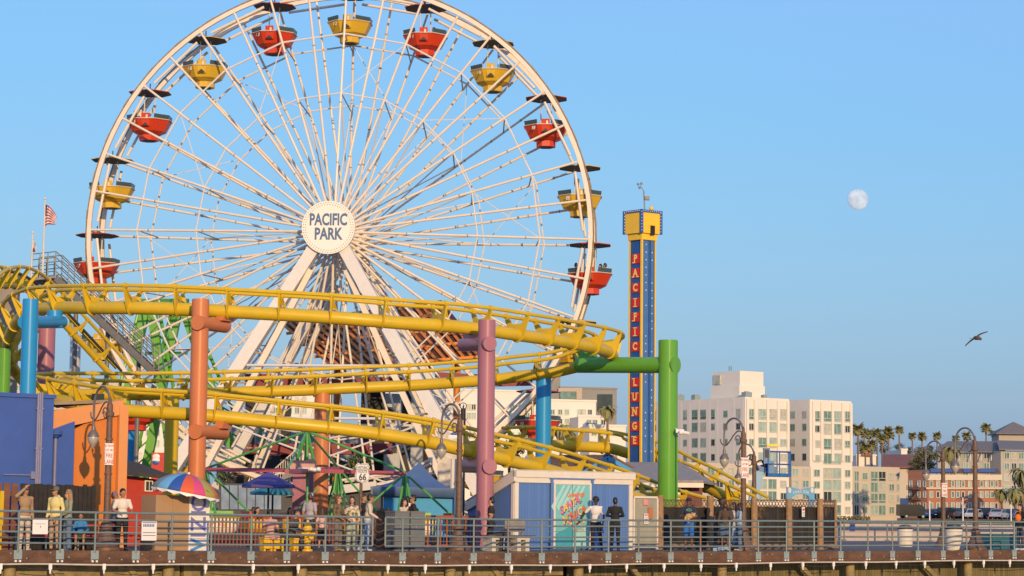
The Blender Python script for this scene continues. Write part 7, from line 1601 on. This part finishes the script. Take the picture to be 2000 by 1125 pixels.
person(at_px(957, .95), face(75), 'man in black cap and dark clothes lounging on the concrete bench', 1.74, 'tan', ('short', 'black'), ('short', 'near_black', (.02, .02, .022)), ('pants', 'dark_grey', (.045, .045, .05)), (.06, .05, .05), {'elL': (.26, -.12, .80), 'wrL': (.05, -.35, .78), 'elR': (-.25, -.10, .80), 'wrR': (-.05, -.36, .80), 'knL': (.15, -.45, .62), 'anL': (.05, -.62, .30), 'knR': (-.13, -.43, .52)}, R(-25), sit=True, hat=('black_cap', (.012, .012, .012)))
person(at_px(1163, 2.2), face(-3), 'man with afro hair in white T-shirt propping one hand on the mural', 1.78, 'dark', ('afro', 'black'), ('short', 'white_tee', (.66, .62, .60)), ('pants', 'black_jeans', (.012, .012, .014)), (.03, .03, .03), {'elR': (-.38, .05, 1.20), 'wrR': (-.50, .10, 1.00), 'elL': (.27, .03, 1.13), 'wrL': (.24, -.04, .88), 'anL': (.20, 0, .085), 'knL': (.15, -.02, .49)}, glasses=True)
person(at_px(1201, .8), face(178), 'man all in black seen from behind facing the blue hut', 1.76, 'brown', ('short', 'black'), ('long', 'black_sweater', (.012, .012, .013)), ('pants', 'black_trousers', (.015, .015, .017)), (.012, .012, .012), {'elL': (.27, -.04, 1.16), 'wrL': (.14, -.28, 1.14), 'elR': (-.27, -.04, 1.16), 'wrR': (-.14, -.28, 1.14)})
def plush(root, J, g, hd):
    m = MB(cloth('plush', (.46, .30, .14))); p = (J['wrL'] + J['wrR']) / 2 + V((.04, -.10, .04))
    m.ell(p, (.14, .09, .10)); m.ell(p + V((.15, -.02, .05)), (.08, .07, .075)); m.ell(p + V((-.02, -.05, -.14)), (.05, .05, .09)); m.ell(p + V((-.12, -.04, -.08)), (.05, .05, .08)); m.ell(p + V((.2, .0, .1)), .03); m.ell(p + V((.1, 0, .11)), .03)
    obj('x', m, root, True); o = root.children[-1]; o.parent = None; o.name = 'plush_toy'; c_ = sum((v.co for v in o.data.vertices), V()) / len(o.data.vertices); o.data.transform(M.Translation(-c_)); o.matrix_world = WM[root] @ M.Translation(c_); tag(o, 'tan plush toy held in the arms of the man in navy', 'plush toy')
def print_(root, J, g, hd):
    plush(root, J, g, hd); m = MB(mat('print_mint', (.16, .42, .25), .7)); c_ = J['che'] + V((.02, -.128 * g, .02)); m.tube([c_ + V((.09 * math.cos(t * .5), -.006, .07 * math.sin(t * .5))) for t in range(7)], .014, 6); m.tube([c_ + V((-.06 + .02 * t, -.004, .01 * math.sin(t))) for t in range(7)], .012, 6); obj('shirt_print', m, root, True)
person(at_px(1345, 1.6), face(-12), 'man in navy T-shirt, bright blue shorts and dark cap holding a plush toy', 1.80, 'brown', ('short', 'black'), ('short', 'navy_tee', (.018, .03, .055)), ('shorts', 'royal_blue', (.02, .13, .42)), (.04, .04, .05), {'elL': (.27, -.02, 1.14), 'wrL': (.06, -.26, 1.06), 'elR': (-.27, -.02, 1.14), 'wrR': (-.02, -.24, 1.14)}, R(-8), hat=('navy_cap', (.014, .016, .03)), extra=print_)
person(at_px(1409, 2.4), face(10), 'tall man in black T-shirt behind the woman in brown', 1.82, 'dark', ('short', 'black'), ('short', 'black_shirt', (.015, .015, .017)), ('shorts', 'dark_shorts', (.03, .03, .04)), (.1, .1, .1), None, R(25))
person(at_px(1416, 1.2), face(172), 'woman in brown top and short denim skirt seen from behind', 1.66, 'brown', ('short', 'brown'), ('long', 'cocoa', (.075, .045, .03)), ('skirt', 'denim_skirt', (.07, .11, .17)), (.45, .5, .55), {'wrL': (.14, -.2, 1.05), 'wrR': (-.14, -.2, 1.05)}, R(20), slim=.95)
person(at_px(1433, 2.2), face(-100), 'person in pale cream top between the woman in brown and the one in denim', 1.68, 'tan', ('long', 'brown'), ('short', 'cream_top', (.55, .45, .35)), ('pants', 'light_jeans', (.26, .36, .50), .3), (.3, .3, .3))
person(at_px(1444, 1.2), face(-80), 'woman with curly black hair in pale denim jacket and jeans', 1.66, 'dark', ('curly', 'black'), ('long', 'pale_denim', (.25, .33, .42)), ('wide', 'jeans', denim), (.4, .4, .42), {'elR': (-.24, -.04, 1.15), 'wrR': (-.1, -.28, 1.1), 'elL': (.24, -.04, 1.15), 'wrL': (.1, -.28, 1.08)}, R(-10), slim=.92)
person(at_px(1994, 2.2), face(-60), 'person in black with an orange bag at the right edge', 1.80, 'light', ('long', 'black'), ('long', 'black_sweater', (.012, .012, .013)), ('pants', 'dark_jeans', (.03, .04, .07)), (.5, .5, .5))
m = MB(cloth('bag_orange', (.62, .16, .03))); p = at_px(1989, 2.0); m.ell(V((p.x, p.y, 1.28)), (.13, .10, .16)); m.tube([V((p.x + .1 * math.cos(t * .5), p.y, 1.42 + .12 * math.sin(t * .5))) for t in range(7)], .012, 6); tag(obj('shoulder_bag', m), 'orange shoulder bag hanging at the right edge', 'bag')
m = MB(cloth('paper_blue', (.30, .42, .58))); p = at_px(1408, 1.0)
for k in range(5): m.box(p + V((.10 * k - .2, .05 * (k % 2), .05 + .015 * k)), (.16, .2, .1), .4 * k)
tag(obj('shopping_bag', m), 'crumpled blue and white bag on the deck by the woman in brown', 'bag')
# riders in the whirling ride
rc = [((.05, .06, .09), 'black', 'dark jacket', 'light'), ((.30, .10, .10), 'brown', 'red top', 'light'), ((.08, .12, .20), 'black', 'blue top', 'tan'), ((.22, .22, .20), 'black', 'grey top', 'tan')]
nr = 0; RID = []; desc = ['left cars', 'left cars', 'right cars', 'right cars', 'rear cars', 'rear cars']
for ci, (cc, ang, j) in enumerate(CARS):
    if ci in (2, 3, 6, 9, 11): continue
    for s in ((-.33, .33) if ci % 3 != 1 else (.1,)):
        t_ = V((math.cos(ang), math.sin(ang), 0)); c, hc, wd, sk = rc[nr % 4]; px_ = (cc + t_ * s); sx = px_.x / px_.y * F + 1000
        RID.append((sx, f'{"long" if nr % 2 else "short"} haired rider in {wd} on the whirling ride, ', person(V((px_.x, px_.y, .12)), ang + R(90) * (1 if nr % 2 else -1) + rnd.uniform(-.3, .3), 'rider', 1.66, sk, ('long' if nr % 2 else 'short', hc), ('long', 'rider%d' % (nr % 4), c), upper=True, sit=True, vox=.02, group='riders of the whirling ride'))); nr += 1
RID.sort(key=lambda r: r[0])
for (sx, tx, o), w_ in zip(RID, 'leftmost second third fourth fifth sixth seventh eighth ninth tenth eleventh twelfth thirteenth fourteenth'.split()): o['label'] = tx + ('leftmost rider' if w_ == 'leftmost' else w_ + ' from the left')
# riders in the gondolas
def rider(k, x, y, label, c, rz, hc='black', glasses=False, st='short'):
    g_ = GOND[k]; w_ = WM[g_]; p = w_ @ V((x, y, -2.46)); person(p, g_.rotation_euler.z + rz, label, 1.74, 'tan', (st, hc), ('long', 'gr%d' % k, c), upper=True, sit=True, vox=.022, glasses=glasses, group='gondola riders')
rider(5, -.72, -.35, 'man in sunglasses and dark jacket riding at the left of the far right red gondola', (.03, .03, .035), R(50), glasses=True)
rider(5, .55, .1, 'rider in black at the right of the far right red gondola', (.012, .012, .014), R(-60)); rider(5, .80, -.3, 'second dark clothed rider at the right end of the far right red gondola', (.02, .022, .03), R(-100))
rider(18, .72, -.1, 'rider in black on the right side of the yellow gondola second left of the top', (.012, .012, .014), R(-60))
rider(17, -.75, -.2, 'rider leaning at the left side of the red gondola third left of the top', (.12, .05, .04), R(50), 'brown'); rider(1, .45, .2, 'dark clothed rider in the red gondola first right of the top', (.02, .02, .025), R(-30))
rider(7, .05, -.2, 'rider in blue shirt in the low right red gondola', (.06, .10, .18), R(-20))
